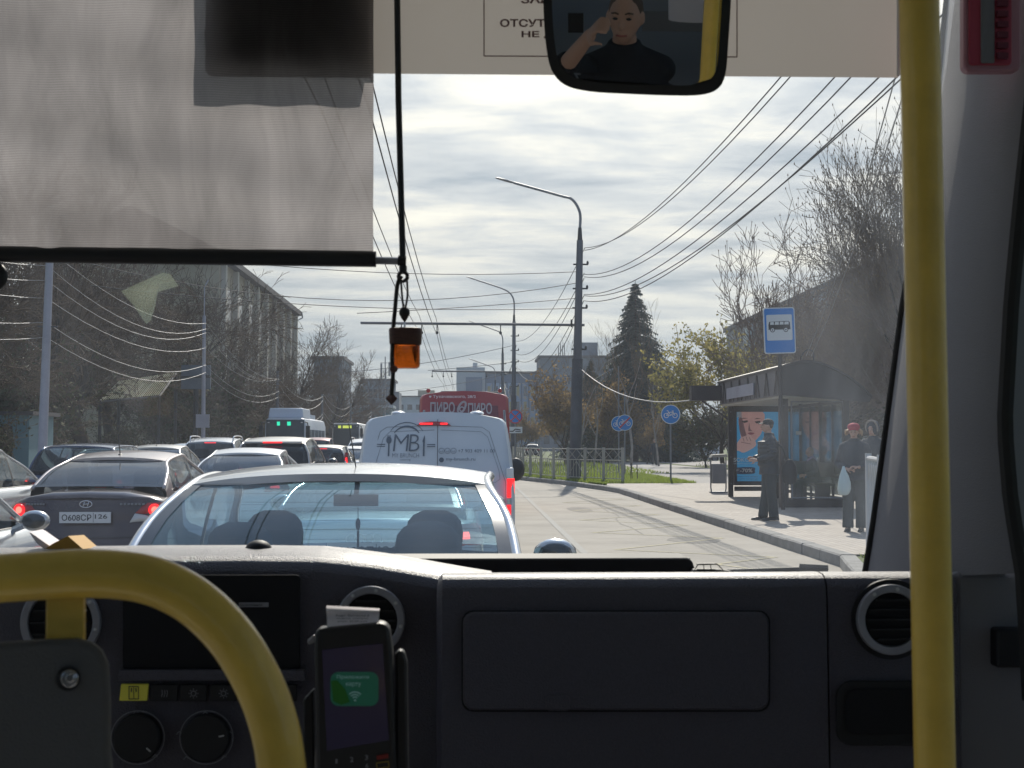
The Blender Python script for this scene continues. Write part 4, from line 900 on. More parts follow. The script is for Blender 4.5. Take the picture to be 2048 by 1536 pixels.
# left lane
car('dark brown sedan with white number plate and glowing round brake lights', -3.92, 14.45, darkbrown, sedan_spec(L=4.37, W=1.72, H=1.46, zbelt=.96, zdeck=1.055, zrear=1.02, yrb=.5, zrb=1.085, yrt=1.28, zrt=1.355, wr=.615, clearside=1, plate_z=.80), CG, lamp='flame', plate=('О608СР', '126'), badge='oval', antenna=True, brk='in', roofm=paint('brown_roof_glare', (.40, .35, .34), .6, .3))  # roof and pillar paint lightened to carry the bright sky reflection
car('silver car cut off by the left frame edge just behind the dark brown sedan', -4.10, 7.35, silver, sedan_spec(W=1.78, H=1.47, L=4.5, clearside=1), CG, glass='clearglass')
car('light silver car at the far left edge with its side windows showing', -7.25, 18.2, silver, sedan_spec(W=1.74, H=1.5, clearside=1), CG, lit=1, glass='clearglass')
car('dark blue hatchback with a wide bright blue rear window at the far left', -7.1, 25.2, bluep, hatch_spec(W=1.84, H=1.55, zrt=1.47, zft=1.45, L=4.5, wr=.66, wb=.86), CG, lamp='tall', brk='in', glass='carglass')
car('silver sedan with roof antenna beyond the roof of the dark brown sedan', -7.2, 31, beige, sedan_spec(W=1.76, H=1.53, zrt=1.43, zft=1.42, clearside=1), CG, antenna=True, brk='in')
car('white sedan with blue rear window just ahead of the dark brown sedan', -3.72, 22.0, white, sedan_spec(W=1.78, H=1.475, clearside=1), CG, brk='in')
car('dark tall car with silver roof and wide red high brake light', -4.15, 29.4, greymet, hatch_spec(W=1.86, H=1.70, zbelt=1.08, zrb=1.12, yrt=.42, zrt=1.56, zft=1.55, zfb=1.15, L=4.6, wr=.68, wb=.85, yft=2.6, clearside=1), CG, lamp='quad', brk='spoiler', lamp_z=(.9, 1.12), roofm=beige)
car('black hatchback with tall red tail lamps ahead of the silver roofed car', -4.0, 37.4, blackp, hatch_spec(W=1.72, H=1.52, L=3.9, zrt=1.42), CG, lamp='tall', brk='top', lamp_z=(.85, 1.32), roofm=beige)
car('white sedan with blue rear window left of the white van', -3.75, 43.6, white, sedan_spec(W=1.74, H=1.47, clearside=1), CG, brk='in')
car('white tall car beneath the second bus left of the white van', -3.7, 50.5, white, hatch_spec(W=1.85, H=1.74, L=4.6, zbelt=1.1, zrb=1.15, zrt=1.58, zft=1.58, zfb=1.15, wr=.68), CG, rails=True, brk='top')
car('small car with pale red roof between the two oncoming buses', -7.5, 68, maroon, hatch_spec(W=1.80, H=1.86, L=4.2, zbelt=1.15, zrb=1.2, zrt=1.7, zft=1.68, wr=.7), CG, brk='in')
car('pale car with shiny roof rails farther ahead in the third lane', -7.35, 39.5, silver, hatch_spec(W=1.84, H=1.73, L=4.6, zbelt=1.1, zrb=1.15, zrt=1.58, zft=1.58, zfb=1.15, wr=.68), CG, rails=True, brk='top')
car('grey sedan roof showing just behind the dark blue hatchback', -10.7, 40, greymet, sedan_spec(H=1.53, W=1.76), CG)
car('silver sedan partly hidden between the blue hatchback and the antenna sedan', -10.4, 50, silver, sedan_spec(H=1.56, W=1.78), CG)
car('dark car far ahead in the left lane before the buses', -4.1, 59, greymet, sedan_spec(H=1.5), CG)
# parked cars behind the trees on the right
PG = 'cars parked beyond the trees on the right'
for X, Y, pm, lb, rz in ((21.5, 118, white, 'white parked car between the tree trunks left of the shelter', 1.4), (7.2, 160, blackp, 'dark parked car by the birches left of the lamp post', 0), (12.5, 150, greymet, 'grey parked car right of the thick lamp post', .5), (26, 96, blackp, 'dark parked car behind the bin', 1.2), (16.6, 135, silver, 'pale parked car beneath the tall spruce', 1.5), (19, 62, white, 'white parked car seen through the shelter glass', 1.4)):
    c = car(lb, X, Y, pm, hatch_spec(H=1.55), PG, lit=0, seats=False, detail=False); c.rotation_euler = (0, 0, rz)
# ---------------- white van
def box_vehicle(name, label, cat, X, Y, L_, W_, H, pm, taper=.1, rr=.25, zb=.25, crown=.05, facing=1, group=None):
    t = thing(name, label, cat, (0, 0, 0), group=group); w = W_/2
    def hw(z): return w*(1-taper*max(0, (z-H*.5)/(H*.5))**1.5)
    def prof(y, k=1.0):
        pts = []
        for z in (zb, zb+.1, zb+.3, H*.45, H*.6, H*.75, H*.88): pts.append((hw(z)*k, z))
        c = .13 if H < 2.2 else .13; x1 = hw(H*.93)*k
        for a in (0, 30, 60, 90): pts.append((x1-c+c*math.cos(R(a)), H-.02-c+c*math.sin(R(a))))
        pts.append((x1*.5, H+crown*.7)); pts.append((0, H+crown))
        q = [(x, y, z) for x, z in pts]; return [(-x, y_, z) for x, y_, z in q]+q[::-1][1:]
    return t, hw, prof
def yr(z, H, sh): return sh*max(0, (z-H*.45)/(H*.55))**1.6
vw, vh = 1.93, 1.895
t, hw, prof = box_vehicle('van', 'white delivery van with a cutlery emblem and phone number on its rear doors', 'van', 0, 0, 5.0, vw, vh, white, taper=.115)
sh = .22
b = MB(); rows = []
for y, k in ((0, .955), (.03, .985), (.09, 1), (.5, 1), (2.5, 1), (3.6, 1.0)): rows.append([(x, yy+yr(z, vh, sh)*max(0, 1-yy/2.0), z) for x, yy, z in prof(y, k)])
hood = [(x*.97, 4.0, min(z, 1.55)) for x, yy, z in prof(0)]; rows.append(hood); rows.append([(x*.95, 4.3, min(z, 1.15)) for x, yy, z in prof(0)]); rows.append([(x*.85, 4.95, min(z, .85)) for x, yy, z in prof(0)])
b.loft(rows); b.build('body', paint('van_white', (.60, .65, .70), .05, .3), t, sharp=40)
def vb(x, z, o_=.004): return Vector((x, yr(z, vh, sh)-o_, z))
def outline(b, pts, r_, fn, closed=True):
    P = [fn(x, z) for x, z in pts]; P = P+[P[0]] if closed else P; b.tube(P, r_, 4, cap=False)
b = MB(); b.tube([vb(.02, .35+k*.1, .0) for k in range(16)], .0035, 4); outline(b, [(-.86, 1.08), (-.68, 1.70), (-.60, 1.755), (0, 1.775), (.56, 1.755), (.65, 1.70), (.85, 1.08), (.85, .45), (-.86, .45)], .002, lambda x, z: vb(x, z, .0))
b.build('door_seam', 'ink', t, sharp=180)
b = MB(); outline(b, [(-.76, 1.2), (-.64, 1.62), (-.56, 1.70), (-.02, 1.72)], .002, lambda x, z: vb(x, z, .0), False); outline(b, [(.06, 1.72), (.55, 1.70), (.63, 1.64), (.77, 1.22), (.78, 1.12), (.72, 1.08), (.06, 1.08)], .002, lambda x, z: vb(x, z, .0), False); b.build('window_outline', 'billback', t, sharp=180)
b = MB(); b.slab(lambda u, v: vb(-.235+.42*u*1.0, 1.765+.05*v*math.sin(pi*min(1, max(0, u)))**.4+.01, .022), 10, 2, (0, .02, 0)); b.build('brake_housing', 'red_dim', t)
for x0, x1 in ((-.20, -.04), (.05, .14)): b = MB(); b.box(x0, x1, vb(0, 1.80).y-.022, vb(0, 1.8).y+.0, 1.785, 1.808); b.build('high_brake_light', 'red_lit', t)
for x in (-.47, .5): MB().ell((x, .35, vh+.035), (.09, .12, .03), 10, 6).build('roof_cap', white, t)
for sg in (-1, 1):
    MB().box(sg*.90-.045, sg*.90+.045, -.03, .1, 1.13, 1.26).build('hinge', white, t, bevel=.01)
    for z0, z1, m_ in ((.90, 1.13, 'red_lit'), (.82, .885, 'lens'), (.60, .81, 'red_lit')):
        MB().slab(lambda u, v: (sg*(.865+.095*u), -.012+.10*u*u, lerp(z0, z1, v)), 5, 3, (0, .03, 0)).build('tail_lamp', m_, t)
    c = Vector((sg*1.08, 3.3, 1.18)); MB().ell(c, (.13, .10, .17), 12, 8).tube([c, (sg*.9, 3.4, 1.1)], .03, 6).build('door_mirror', 'black', t)
MB().box(-.93, .93, -.10, .0, .36, .58).build('bumper', 'black', t, bevel=.03)
b = MB()
for yy in (.95, 4.1):
    for sg in (-1, 1): wo_ = MB().disc((sg*.75, yy, .34), (sg, 0, 0), .34, .22, 24).build('wheel', 'rubber', t); MB().disc((sg*.972, yy, .34), (sg, 0, 0), .2, .006, 20).build('rim', 'gunmetal', wo_)
# lettering and emblem
b = MB(); fn = lambda x, z: vb(x, z, .006)
def px2(x, y): # photo zoom coordinates (720..1060 x 760..940 at x6.0235) to van-local
    X_ = 720+x/6.0235; Y_ = 760+y/6.0235; return ((X_-872)/165.5, 1.55+(888-Y_)/165.5)
def R2(x0, y0, x1, y1): a = px2(x0, y1); c = px2(x1, y0); return a[0], a[1], c[0]-a[0], c[1]-a[1]
text_on(b, 'M', *R2(395, 655, 590, 860), fn, -.012, .1); text_on(b, 'B', *R2(585, 655, 715, 860), fn, -.012, .1)
text_on(b, 'MY BRUNCH', *R2(390, 885, 712, 935), fn, -.01); text_on(b, 'catering', *R2(482, 950, 610, 978), fn, -.005)
text_on(b, '+7 903 409 11 00', *R2(1185, 835, 1632, 876), fn, 0); text_on(b, 'my-brunch.ru', *R2(1040, 935, 1395, 985), fn, .008)
def flatline(b, pts, w0, fn, w1=None):
    n = len(pts)
    for i in range(n-1):
        a, c = Vector(pts[i]), Vector(pts[i+1]); d = (c-a).normalized(); q = Vector((-d.y, d.x)); wa = w0(i/(n-1)) if callable(w0) else w0; wc = w0((i+1)/(n-1)) if callable(w0) else w0
        b.add([fn(*(a-q*wa/2)), fn(*(c-q*wc/2)), fn(*(c+q*wc/2)), fn(*(a+q*wa/2))], [(0, 1, 2, 3)])
c0 = px2(560, 700); ra = (px2(770, 600)[0]-px2(350, 600)[0])/2
for rad, wd in ((ra*1.08, lambda f: .006+.004*math.sin(pi*f)), (ra*.83, lambda f: .008+.022*math.sin(pi*f)*(.5+f*.5))):
    flatline(b, [(c0[0]+rad*math.cos(a), c0[1]-.02+rad*.93*math.sin(a)) for a in [R(150-120*i/20) for i in range(21)]], wd, fn)
def L2(*p, w0=.012): flatline(b, [px2(*q) for q in p], w0, fn)
L2((346, 735), (343, 920), w0=.018)
for dx in (-14, 0, 14): L2((346+dx*1.1, 665), (346+dx, 715), w0=.007)
a = px2(346, 725); b.add([fn(a[0]+.033*math.cos(t_), a[1]+.045*math.sin(t_)) for t_ in [2*pi*i/14 for i in range(14)]], [tuple(range(14))])
L2((770, 735), (768, 920), w0=.022); P = [px2(*q) for q in ((778, 660), (752, 735), (762, 765), (782, 765), (784, 700))]; b.add([fn(*q) for q in P], [tuple(range(5))])
for y_ in (776, 800): L2((200, y_), (300, y_), w0=.010); L2((808, y_+4), (908, y_+2), w0=.012)
for x in (985, 1057, 1130): c1 = px2(x, 855); flatline(b, [(c1[0]+.033*math.cos(a), c1[1]+.033*math.sin(a)) for a in [2*pi*i/20 for i in range(21)]], .006, fn); flatline(b, [(c1[0]+.015*math.cos(a), c1[1]+.015*math.sin(a)) for a in [pi+1.6*pi*i/10 for i in range(8)]], .006, fn)
c1 = px2(985, 965); b.add([fn(c1[0]+.03*math.cos(a), c1[1]+.03*math.sin(a)) for a in [2*pi*i/18 for i in range(18)]], [tuple(range(18))])
b.build('lettering', 'billback', t, sharp=180)
t.location = (-.415, 17.0, 0)
# ---------------- red minibus
M['redp'] = paint('red', (.36, .030, .035), .1, .35); M['redglass'] = mat('red_film', (.16, .02, .03), .2, coat=.5); M['greyletter'] = mat('grey_lettering', (.45, .40, .42), .6); M['redletter'] = mat('white_lettering', (.75, .62, .62), .6)
t, hw, prof = box_vehicle('minibus', 'red minibus with pale Cyrillic lettering across its rear window', 'minibus', 0, 0, 6.5, 2.04, 2.68, None, taper=.035, crown=.05)
b = MB(); H = 2.68; rows = []
for y, k in ((0, .94), (.04, .98), (.12, 1), (1, 1), (5.2, 1)): rows.append([(x, yy+yr(z, H, .2)*max(0, 1-yy/2.0), z) for x, yy, z in prof(y, k)])
rows.append([(x*.97, 5.9, min(z, 1.9)) for x, yy, z in prof(0)]); rows.append([(x*.9, 6.6, min(z, 1.0)) for x, yy, z in prof(0)])
b.loft(rows); b.build('body', M['redp'], t, sharp=40)
rb_ = lambda x, z, o_=.005: Vector((x, yr(z, H, .2)-o_, z))
b = MB(); b.grid(lambda u, v: rb_(lerp(-.80, .80, u)*(1-.06*v), lerp(1.35, 2.40, v), .006), 8, 5); b.build('rear_window', M['redglass'], t, sharp=180)
b = MB(); z0 = lambda y: 1.55+(888-y)/90.3
def r2(x0, y0, x1, y1):
    f = lambda x, y: (((720+x/6.0235)-928)/90.3, z0(760+y/6.0235)); a = f(x0, y1); c = f(x1, y0); return a[0], a[1], c[0]-a[0], c[1]-a[1]
fr_ = lambda x, z: rb_(x, z, .012)
text_on(b, 'ПИРО', *r2(845, 265, 1140, 405), fr_, .02); text_on(b, 'ПИРО', *r2(1300, 275, 1590, 410), fr_, .02)
q = r2(1175, 260, 1275, 400); flatline(b, [(q[0]+q[2]/2+q[2]*.4*math.cos(a)+.05*math.sin(a), q[1]+q[3]/2+q[3]*.5*math.sin(a)) for a in [2*pi*i/20 for i in range(21)]], .045, fr_)
flatline(b, [(q[0]+q[2]/2+.05*math.cos(a), q[1]+q[3]*.35+.05*math.sin(a)) for a in [2*pi*i/12 for i in range(13)]], .03, fr_)
b.build('window_lettering', M['greyletter'], t, sharp=180)
b = MB(); text_on(b, 'Тухачевского, 28/2', *r2(875, 180, 1395, 225), fr_, .02); text_on(b, '♥', *r2(828, 188, 858, 215), fr_); b.build('address_lettering', M['redletter'], t, sharp=180)
for sg in (-1, 1):
    b = MB(); outline(b, [(sg*.93, 1.62), (sg*.955, 1.62), (sg*.90, 2.30), (sg*.875, 2.30)], .012, lambda x, z: rb_(x, z, .01)); b.build('lamp_surround', 'lens', t, sharp=180)
    b = MB(); b.prism([rb_(sg*.935, 1.64, .008), rb_(sg*.95, 1.64, .008), rb_(sg*.895, 2.28, .008), rb_(sg*.88, 2.28, .008)], (0, -.01, 0)); b.build('tail_lamp', 'black', t)
    MB().ell((sg*.80, .3, 2.74), (.05, .05, .05), 8, 6).build('roof_lamp', 'red_dim', t)
MB().box(-.96, .96, -.12, .02, .3, .55).build('bumper', 'black', t, bevel=.03)
for yy in (1.3, 5.4):
    for sg in (-1, 1): MB().disc((sg*.78, yy, .36), (sg, 0, 0), .36, .24, 24).build('wheel', 'rubber', t)
t.location = (-.13, 31, 0)
# ---------------- oncoming buses
M['green_led'] = mat('green_led', (.02, .4, .25), .4, emit=(.02, .75, .42), es=1.0); M['amber_led'] = mat('amber_led', (.4, .4, .05), .4, emit=(.6, .7, .1), es=.8)
M['buswhite'] = mat('bus_white', (.55, .62, .72), .35, coat=.4); M['busdark'] = mat('bus_glass', (.035, .05, .06), .1, spec=.8)
def citybus(label, X, Y, Ht, box_, leds, mled, side_m):
    t = thing('city_bus', label, 'bus', (0, 0, 0), group='oncoming city buses'); w = 1.25
    # front at y=0 facing -Y
    b = MB(); rows = []
    for y, k in ((0, .93), (.05, .97), (.16, 1), (11.8, 1), (11.9, .97)):
        rows.append([(x*k, y+.12*max(0, z-1.5)/2*(1 if y < 1 else 0), z) for x, z in ((-w, .35), (-w, 1.2), (-w, 2.7), (-w+.1, Ht-.08), (-w+.25, Ht), (w-.25, Ht), (w-.1, Ht-.08), (w, 2.7), (w, 1.2), (w, .35))])
    b.loft(rows); b.build('body', side_m, t, sharp=40)
    b = MB(); fb = lambda x, z, o_: (x, .12*max(0, z-1.5)/2-o_, z); b.grid(lambda u, v: fb(lerp(-1.16, 1.16, u), lerp(1.0, Ht-.12, v), .006), 4, 6); b.build('windscreen', 'busdark', t, sharp=180)
    for x0, x1 in leds: MB().box(x0, x1, .05, .11, Ht-.48, Ht-.24).build('route_display', mled, t)
    if box_:
        b = MB(); b.prism([(-1.08, 0.35, Ht), (-1.0, .5, Ht+.6), (1.0, .5, Ht+.6), (1.08, .35, Ht)], (0, 4, 0)); b.build('roof_box', side_m, t, bevel=.05)
        MB().box(-.9, .9, 6, 8.5, Ht+.003, Ht+.3).build('roof_unit', side_m, t)
    for sg in (-1, 1):
        c = (sg*1.42, -.2, Ht-.85); MB().box(c[0]-.12, c[0]+.12, -.28, -.12, Ht-1.25, Ht-.5).tube([(sg*1.2, .1, Ht-.25), (sg*1.38, -.15, Ht-.3), (sg*1.42, -.2, Ht-.5)], .035, 6).build('wing_mirror', 'black', t)
        MB().box(sg*1.01-.06, sg*1.01+.06, -.004+.06, .09, Ht-.32, Ht-.26).build('marker_lamp', 'lens', t)
        for k in range(5): MB().box(sg*1.25-.006, sg*1.25+.006, 1+k*2.1, 2.9+k*2.1, 1.25, 2.45).build('side_window', 'busdark', t)
        for yy in (2.4, 8.8): MB().disc((sg*1.02, yy, .45), (sg, 0, 0), .45, .24, 20).build('wheel', 'rubber', t)
        MB().box(sg*.9-.22, sg*.9+.22, -.02, .03, .65, .82).build('headlamp', 'lens', t)
    t.location = (X, Y, 0); t.rotation_euler = (0, 0, 0); return t
citybus('white and blue bus with roof box and green route lights coming towards us', -11.3, 86, 3.15, True, ((-.50, -.32), (.12, .34)), 'green_led', M['buswhite'])
citybus('second bus with pale roof and yellow green route number behind the first', -11.2, 127, 3.45, False, ((-.72, -.45), (-.3, .5)), 'amber_led', M['white'])
# ================================================================ street furniture on the right
M['signblue'] = mat('sign_blue', (.02, .22, .62), .35); M['signwhite'] = mat('sign_white', (.72, .74, .74), .4); M['signred'] = mat('sign_red', (.60, .05, .04), .4); M['signblack'] = mat('sign_black', (.02, .02, .025), .5)
M['dkmetal'] = mat('dark_metal', (.060, .048, .046), .5, .2); M['fencegrey'] = mat('fence_paint', (.36, .35, .31), .6, .2); M['fencewhite'] = mat('white_barrier_paint', (.45, .46, .48), .6)
def bike(b, fn, s, wd):
    for cx in (-.46, .46): flatline(b, [(cx*s+.24*s*math.cos(a), -.12*s+.24*s*math.sin(a)) for a in [2*pi*i/18 for i in range(19)]], wd, fn)
    for p in (((-.46, -.12), (-.22, .22), (.26, .22), (.46, -.12)), ((-.22, .22), (.02, -.12), (.26, .22)), ((-.46, -.12), (.02, -.12)), ((-.22, .22), (-.28, .38), (-.42, .38)), ((.26, .22), (.20, .36)), ((.10, .36), (.32, .36))):
        flatline(b, [(x*s, y*s) for x, y in p], wd, fn)
def disc_sign(label, X, Y, zc, r_, post_h, kind, group=None, px=0):
    t = thing('traffic_sign', label, 'traffic sign', (X, Y, .12), group=group)
    MB().tube([(X+px, Y+.05, .1), (X+px, Y+.05, post_h)], .035, 8).build('post', 'gunmetal', t)
    p = MB().disc((X, Y, zc), (0, 1, 0), r_, .02, 36).build('sign_plate', 'signblue', t)
    MB().ring((X, Y-.001, zc), (0, -1, 0), r_*.93, r_*1.0, .003, 36).build('sign_rim', 'signred' if kind == 'stop' else 'signwhite', p)
    fn = lambda x, z: (X+x, Y-.004, zc+z); b = MB()
    if kind != 'stop': bike(b, fn, r_*.98, r_*.075); b.build('bicycle_symbol', 'signwhite', p, sharp=180)
    if kind == 'end': b = MB(); flatline(b, [(-r_*.65, -r_*.65), (r_*.65, r_*.65)], r_*.17, lambda x, z: (X+x, Y-.007, zc+z)); b.build('red_slash', 'signred', p, sharp=180)
    if kind == 'stop':
        MB().ring((X, Y-.001, zc), (0, -1, 0), r_*.84, r_*.93, .004, 36).build('red_ring', 'signred', p)
        flatline(b, [(-r_*.6, -r_*.6), (r_*.6, r_*.6)], r_*.17, fn); flatline(b, [(-r_*.6, r_*.6), (r_*.6, -r_*.6)], r_*.17, lambda x, z: (X+x, Y-.0055, zc+z)); b.build('red_cross', 'signred', p, sharp=180)
        pl = MB().box(X-.33, X+.33, Y, Y+.02, zc-.78, zc-.48).build('lower_plate', 'signwhite', t)
        b = MB(); f2 = lambda x, z: (X+x, Y-.003, zc-.63+z); flatline(b, [(-.26, -.06), (-.1, -.06), (.0, .04), (.25, .0)], .05, f2); flatline(b, [(.0, -.06), (.26, -.08)], .04, lambda x, z: (X+x, Y-.004, zc-.63+z)); b.build('tow_symbol', 'signblack', pl, sharp=180)
    return t
BG = 'round blue bicycle signs'
disc_sign('round blue bicycle sign nearest to the shelter on its own post', 7.48, 52, 2.65, .36, 2.6, 'bike', BG)
disc_sign('bicycle sign crossed by a red slash left of the plain one', 7.15, 64.5, 2.53, .37, 3.9, 'end', BG)
disc_sign('bicycle sign mostly hidden behind the one with the red slash', 7.35, 69, 2.55, .38, 5.4, 'bike', BG, -.0)
disc_sign('no stopping sign with red cross on blue right of the red minibus', 2.12, 65.5, 2.83, .33, 3.1, 'stop')
# bus stop sign
t = thing('bus_stop_sign', 'tall blue and white bus stop sign with black bus symbol above the shelter', 'bus stop sign', (6.62, 29.6, .15))
MB().tube([(6.66, 29.68, .14), (6.60, 29.68, 4.4)], .045, 10).build('post', 'dkmetal', t)
c = at(1559, 661, 29.6); tilt = R(-1.8); mt = Matrix.Translation(c) @ Matrix.Rotation(tilt, 4, 'Y')
fs_ = lambda x, z, o_=0: mt @ Vector((x, -o_, z))
def rrect(w_, h_, r_, n=5, cx=0, cz=0): return [(cx+sx*(w_-r_)+r_*math.cos(a), cz+sz*(h_-r_)+r_*math.sin(a)) for sx, sz, a0 in ((1, 1, 0), (-1, 1, 90), (-1, -1, 180), (1, -1, 270)) for a in [R(a0+90*i/n) for i in range(n+1)]]
def plate_(b, pts, o0, o1, fn=None):
    fn = fn or fs_; P = [fn(x, z, o0) for x, z in pts]; Q = [fn(x, z, o1) for x, z in pts]; n = len(P); b.add(P+Q, [tuple(range(n))[::-1], tuple(range(n, 2*n))]+[(i, (i+1) % n, n+(i+1) % n, n+i) for i in range(n)]); return b
W2, H2 = .338, .492
p = plate_(MB(), rrect(W2, H2, .05), -.02, 0).build('sign_plate', 'signwhite', t)
plate_(MB(), rrect(W2-.022, H2-.022, .04), .0005, .003).build('blue_field', 'signblue', p)
plate_(MB(), rrect(W2-.065, .275, .03, cz=.065), .0035, .006).build('white_panel', 'signwhite', p)
b = MB(); body = [(-.235, -.02), (-.235, .05), (-.215, .115), (.20, .125), (.225, .10), (.235, -.02), (.235, -.055), (-.235, -.055)]; plate_(b, [(x, z+.075) for x, z in body], .0065, .008)
for cx in (-.15, .135): plate_(b, [(cx+.052*math.cos(a), .015+.052*math.sin(a)) for a in [2*pi*i/20 for i in range(20)]], .0085, .0095)
b.build('bus_symbol', 'signblack', p)
b = MB()
for x0, x1 in ((-.20, -.115), (-.10, -.01), (.005, .09), (.105, .20)): plate_(b, [(x0, .125), (x1, .125), (x1, .185), (x0+.01, .185)], .0085, .0095)
for cx in (-.15, .135): plate_(b, [(cx+.036*math.cos(a), .015+.036*math.sin(a)) for a in [2*pi*i/20 for i in range(20)]], .0098, .0105)
b.build('bus_symbol_windows', 'signwhite', p)
b = MB()
for cx in (-.15, .135): plate_(b, [(cx+.016*math.cos(a), .015+.016*math.sin(a)) for a in [2*pi*i/12 for i in range(12)]], .0108, .0115)
b.build('bus_symbol_hubs', 'signblack', p)
# ---- shelter
M['adblue'] = mat('ad_blue', (.035, .26, .48), .5, emit=(.03, .25, .48), es=.25); M['skin_ad'] = mat('ad_skin', (.60, .33, .30), .5, var=.2, vs=2.2, emit=(.5, .25, .22), es=.2); M['adink'] = mat('ad_navy', (.02, .03, .10), .5); M['adhair'] = mat('ad_dark', (.09, .05, .04), .6); M['adlight'] = mat('ad_light', (.6, .72, .78), .6); M['adskin2'] = mat('ad_skin_shade', (.42, .20, .19), .5); M['adlip'] = mat('ad_lip', (.50, .13, .16), .5); M['adskinl'] = mat('ad_skin_light', (.72, .45, .40), .5, emit=(.6, .35, .3), es=.15)
M['soffit'] = mat('shelter_soffit', (.45, .44, .38), .7); M['fascia'] = mat('shelter_fascia', (.16, .155, .165), .7, .1)
t = thing('bus_shelter', 'dark framed glass bus shelter with arched roof and a lit blue advertisement', 'bus shelter', (7.6, 34, .15))
x0, x1, ya, yb_ = 6.93, 8.32, 30.8, 37.1
def postb(x, y, s=.06, z1=2.75): return MB().box(x-s, x+s, y-s, y+s, .14, z1)
for x, y, s in ((x0, ya, .09), (x0, yb_, .06), (x1, ya, .07), (x1, yb_, .06), (x1, 33, .04), (x1, 35, .04), (x0+.02, 33.9, .01)):
    if s > .02: postb(x, y, s).build('post', 'dkmetal', t)
# arched roof
def arch(u): x = lerp(x0-.28, x1+.35, u); return x, ipl(u, [(0, 3.17), (.08, 3.23), (.2, 3.29), (.32, 3.31), (.45, 3.27), (.6, 3.15), (.75, 2.98), (.88, 2.78), (1, 2.55)])
def rfz(u, v): x, z = arch(u); return (x, lerp(29.9, yb_+.35, v), z)
MB().slab(rfz, 16, 8, (0, 0, .05)).build('roof', 'dkmetal', t, sharp=60)
b = MB(); P = [arch(i/16) for i in range(17)]; poly = [(x, 29.95, z-.003) for x, z in P]+[(x1+.30, 29.95, 2.45), (x0-.2, 29.95, 2.60)]
b.prism(poly, (0, .06, 0)); b.build('end_panel', 'dkmetal', t)
b = MB(); poly = [(x, yb_+.2, z-.003) for x, z in P]+[(x1+.30, yb_+.2, 2.6), (x0-.2, yb_+.2, 2.6)]; b.prism(poly, (0, .06, 0)); b.build('end_panel', 'dkmetal', t)
MB().box(x0-.24, x0-.20, 30.02, yb_+.19, 2.60, arch(0.02)[1]-.01).build('fascia', 'fascia', t)
b = MB()
for k in range(7):
    y_ = 30.3+k*1.05; zt = arch(.02)[1]-.04
    b.prism([(x0-.25, y_-.3, 2.62), (x0-.25, y_-.24, 2.62), (x0-.25, y_+.03, zt), (x0-.25, y_-.03, zt)], (-.012, 0, 0)); b.prism([(x0-.25, y_+.24, 2.62), (x0-.25, y_+.3, 2.62), (x0-.25, y_+.03, zt), (x0-.25, y_-.03, zt)], (-.012, 0, 0)); b.box(x0-.275, x0-.263, y_-.03, y_+.03, 2.62, zt)
b.build('fascia_lattice', 'dkmetal', t)
pb = MB().box(x0-.30, x0-.275, 32.6, 36.0, 2.70, 2.98).build('name_board', 'polelight', t)
MB().box(x0-.2, x1+.28, 30.05, yb_+.15, 2.55, 2.60).build('ceiling', 'soffit', t)
MB().box(x0-1.05, x0-.25, yb_-.1, yb_+.25, 2.70, 3.10).build('side_box', 'dkmetal', t)
MB().tube([(x0-.75, yb_, 2.70), (x0-.06, yb_, 2.2)], .03, 6).build('brace', 'dkmetal', t)
# near side glass in a light frame
b = MB(); gx0, gx1 = x0+.16, x1+.05
for a in ((gx0, gx0+.03, .35, 2.5), (gx1-.03, gx1, .35, 2.5), (gx0+.031, gx1-.031, .35, .38), (gx0+.031, gx1-.031, 2.47, 2.5)): b.box(a[0], a[1], 30.74, 30.78, a[2], a[3])
b.build('glass_frame', 'gunmetal', t); MB().box(gx0+.031, gx1-.031, 30.755, 30.765, .381, 2.469).build('side_glass', 'clearglass', t)
MB().box(x0+.09, x1, 30.76, 30.84, .15, .33).build('base_rail', 'dkmetal', t)
for y0_, y1_ in ((30.9, 32.95), (33.05, 34.95), (35.05, 37.0)):
    MB().box(x1-.01, x1+.01, y0_, y1_, .4, 2.45).build('back_glass', 'clearglass', t)
    b = MB(); b.box(x1-.03, x1+.03, y0_, y1_, .28, .36); b.box(x1-.03, x1+.03, y0_, y1_, .78, .84); b.box(x1-.03, x1+.03, y0_, y1_, 2.46, 2.53)
    for yy in (lerp(y0_, y1_, .5),): b.box(x1-.025, x1+.025, yy-.025, yy+.025, .15, 2.5)
    b.build('mullion', 'dkmetal', t)
for k, (y0_, y1_, z0_, z1_, m_) in enumerate(((31.2, 32.6, 1.2, 2.3, 'adblue'), (33.3, 34.5, 1.3, 2.35, 'skin_ad'), (35.2, 36.6, 1.1, 2.3, 'adblue'))): MB().box(x1+.03, x1+.04, y0_, y1_, z0_, z1_).build('poster', m_, t)
b = MB(); b.box(x1-.55, x1-.12, 31.3, 36.3, .60, .66); bo = b.build('bench', 'dkmetal', t)
b = MB(); b.box(x1-.14, x1-.10, 31.3, 36.3, .85, 1.12); b.build('bench_back', 'dkmetal', bo)
for yy in (31.6, 33.8, 36.0): MB().box(x1-.5, x1-.16, yy-.03, yy+.03, .15, .6).build('bench_leg', 'dkmetal', bo)
MB().box(x0+.1, x1-.1, yb_-.04, yb_+.04, .3, .42).build('base_rail', 'dkmetal', t)
b = MB(); b.tube(curve([at(1602, 728, 30.3), at(1603, 712, 30.3), at(1614, 700, 30.3), at(1626, 704, 30.3), at(1627, 722, 30.3)], 5), .014, 5); b.build('cable_loop', 'wire', t)
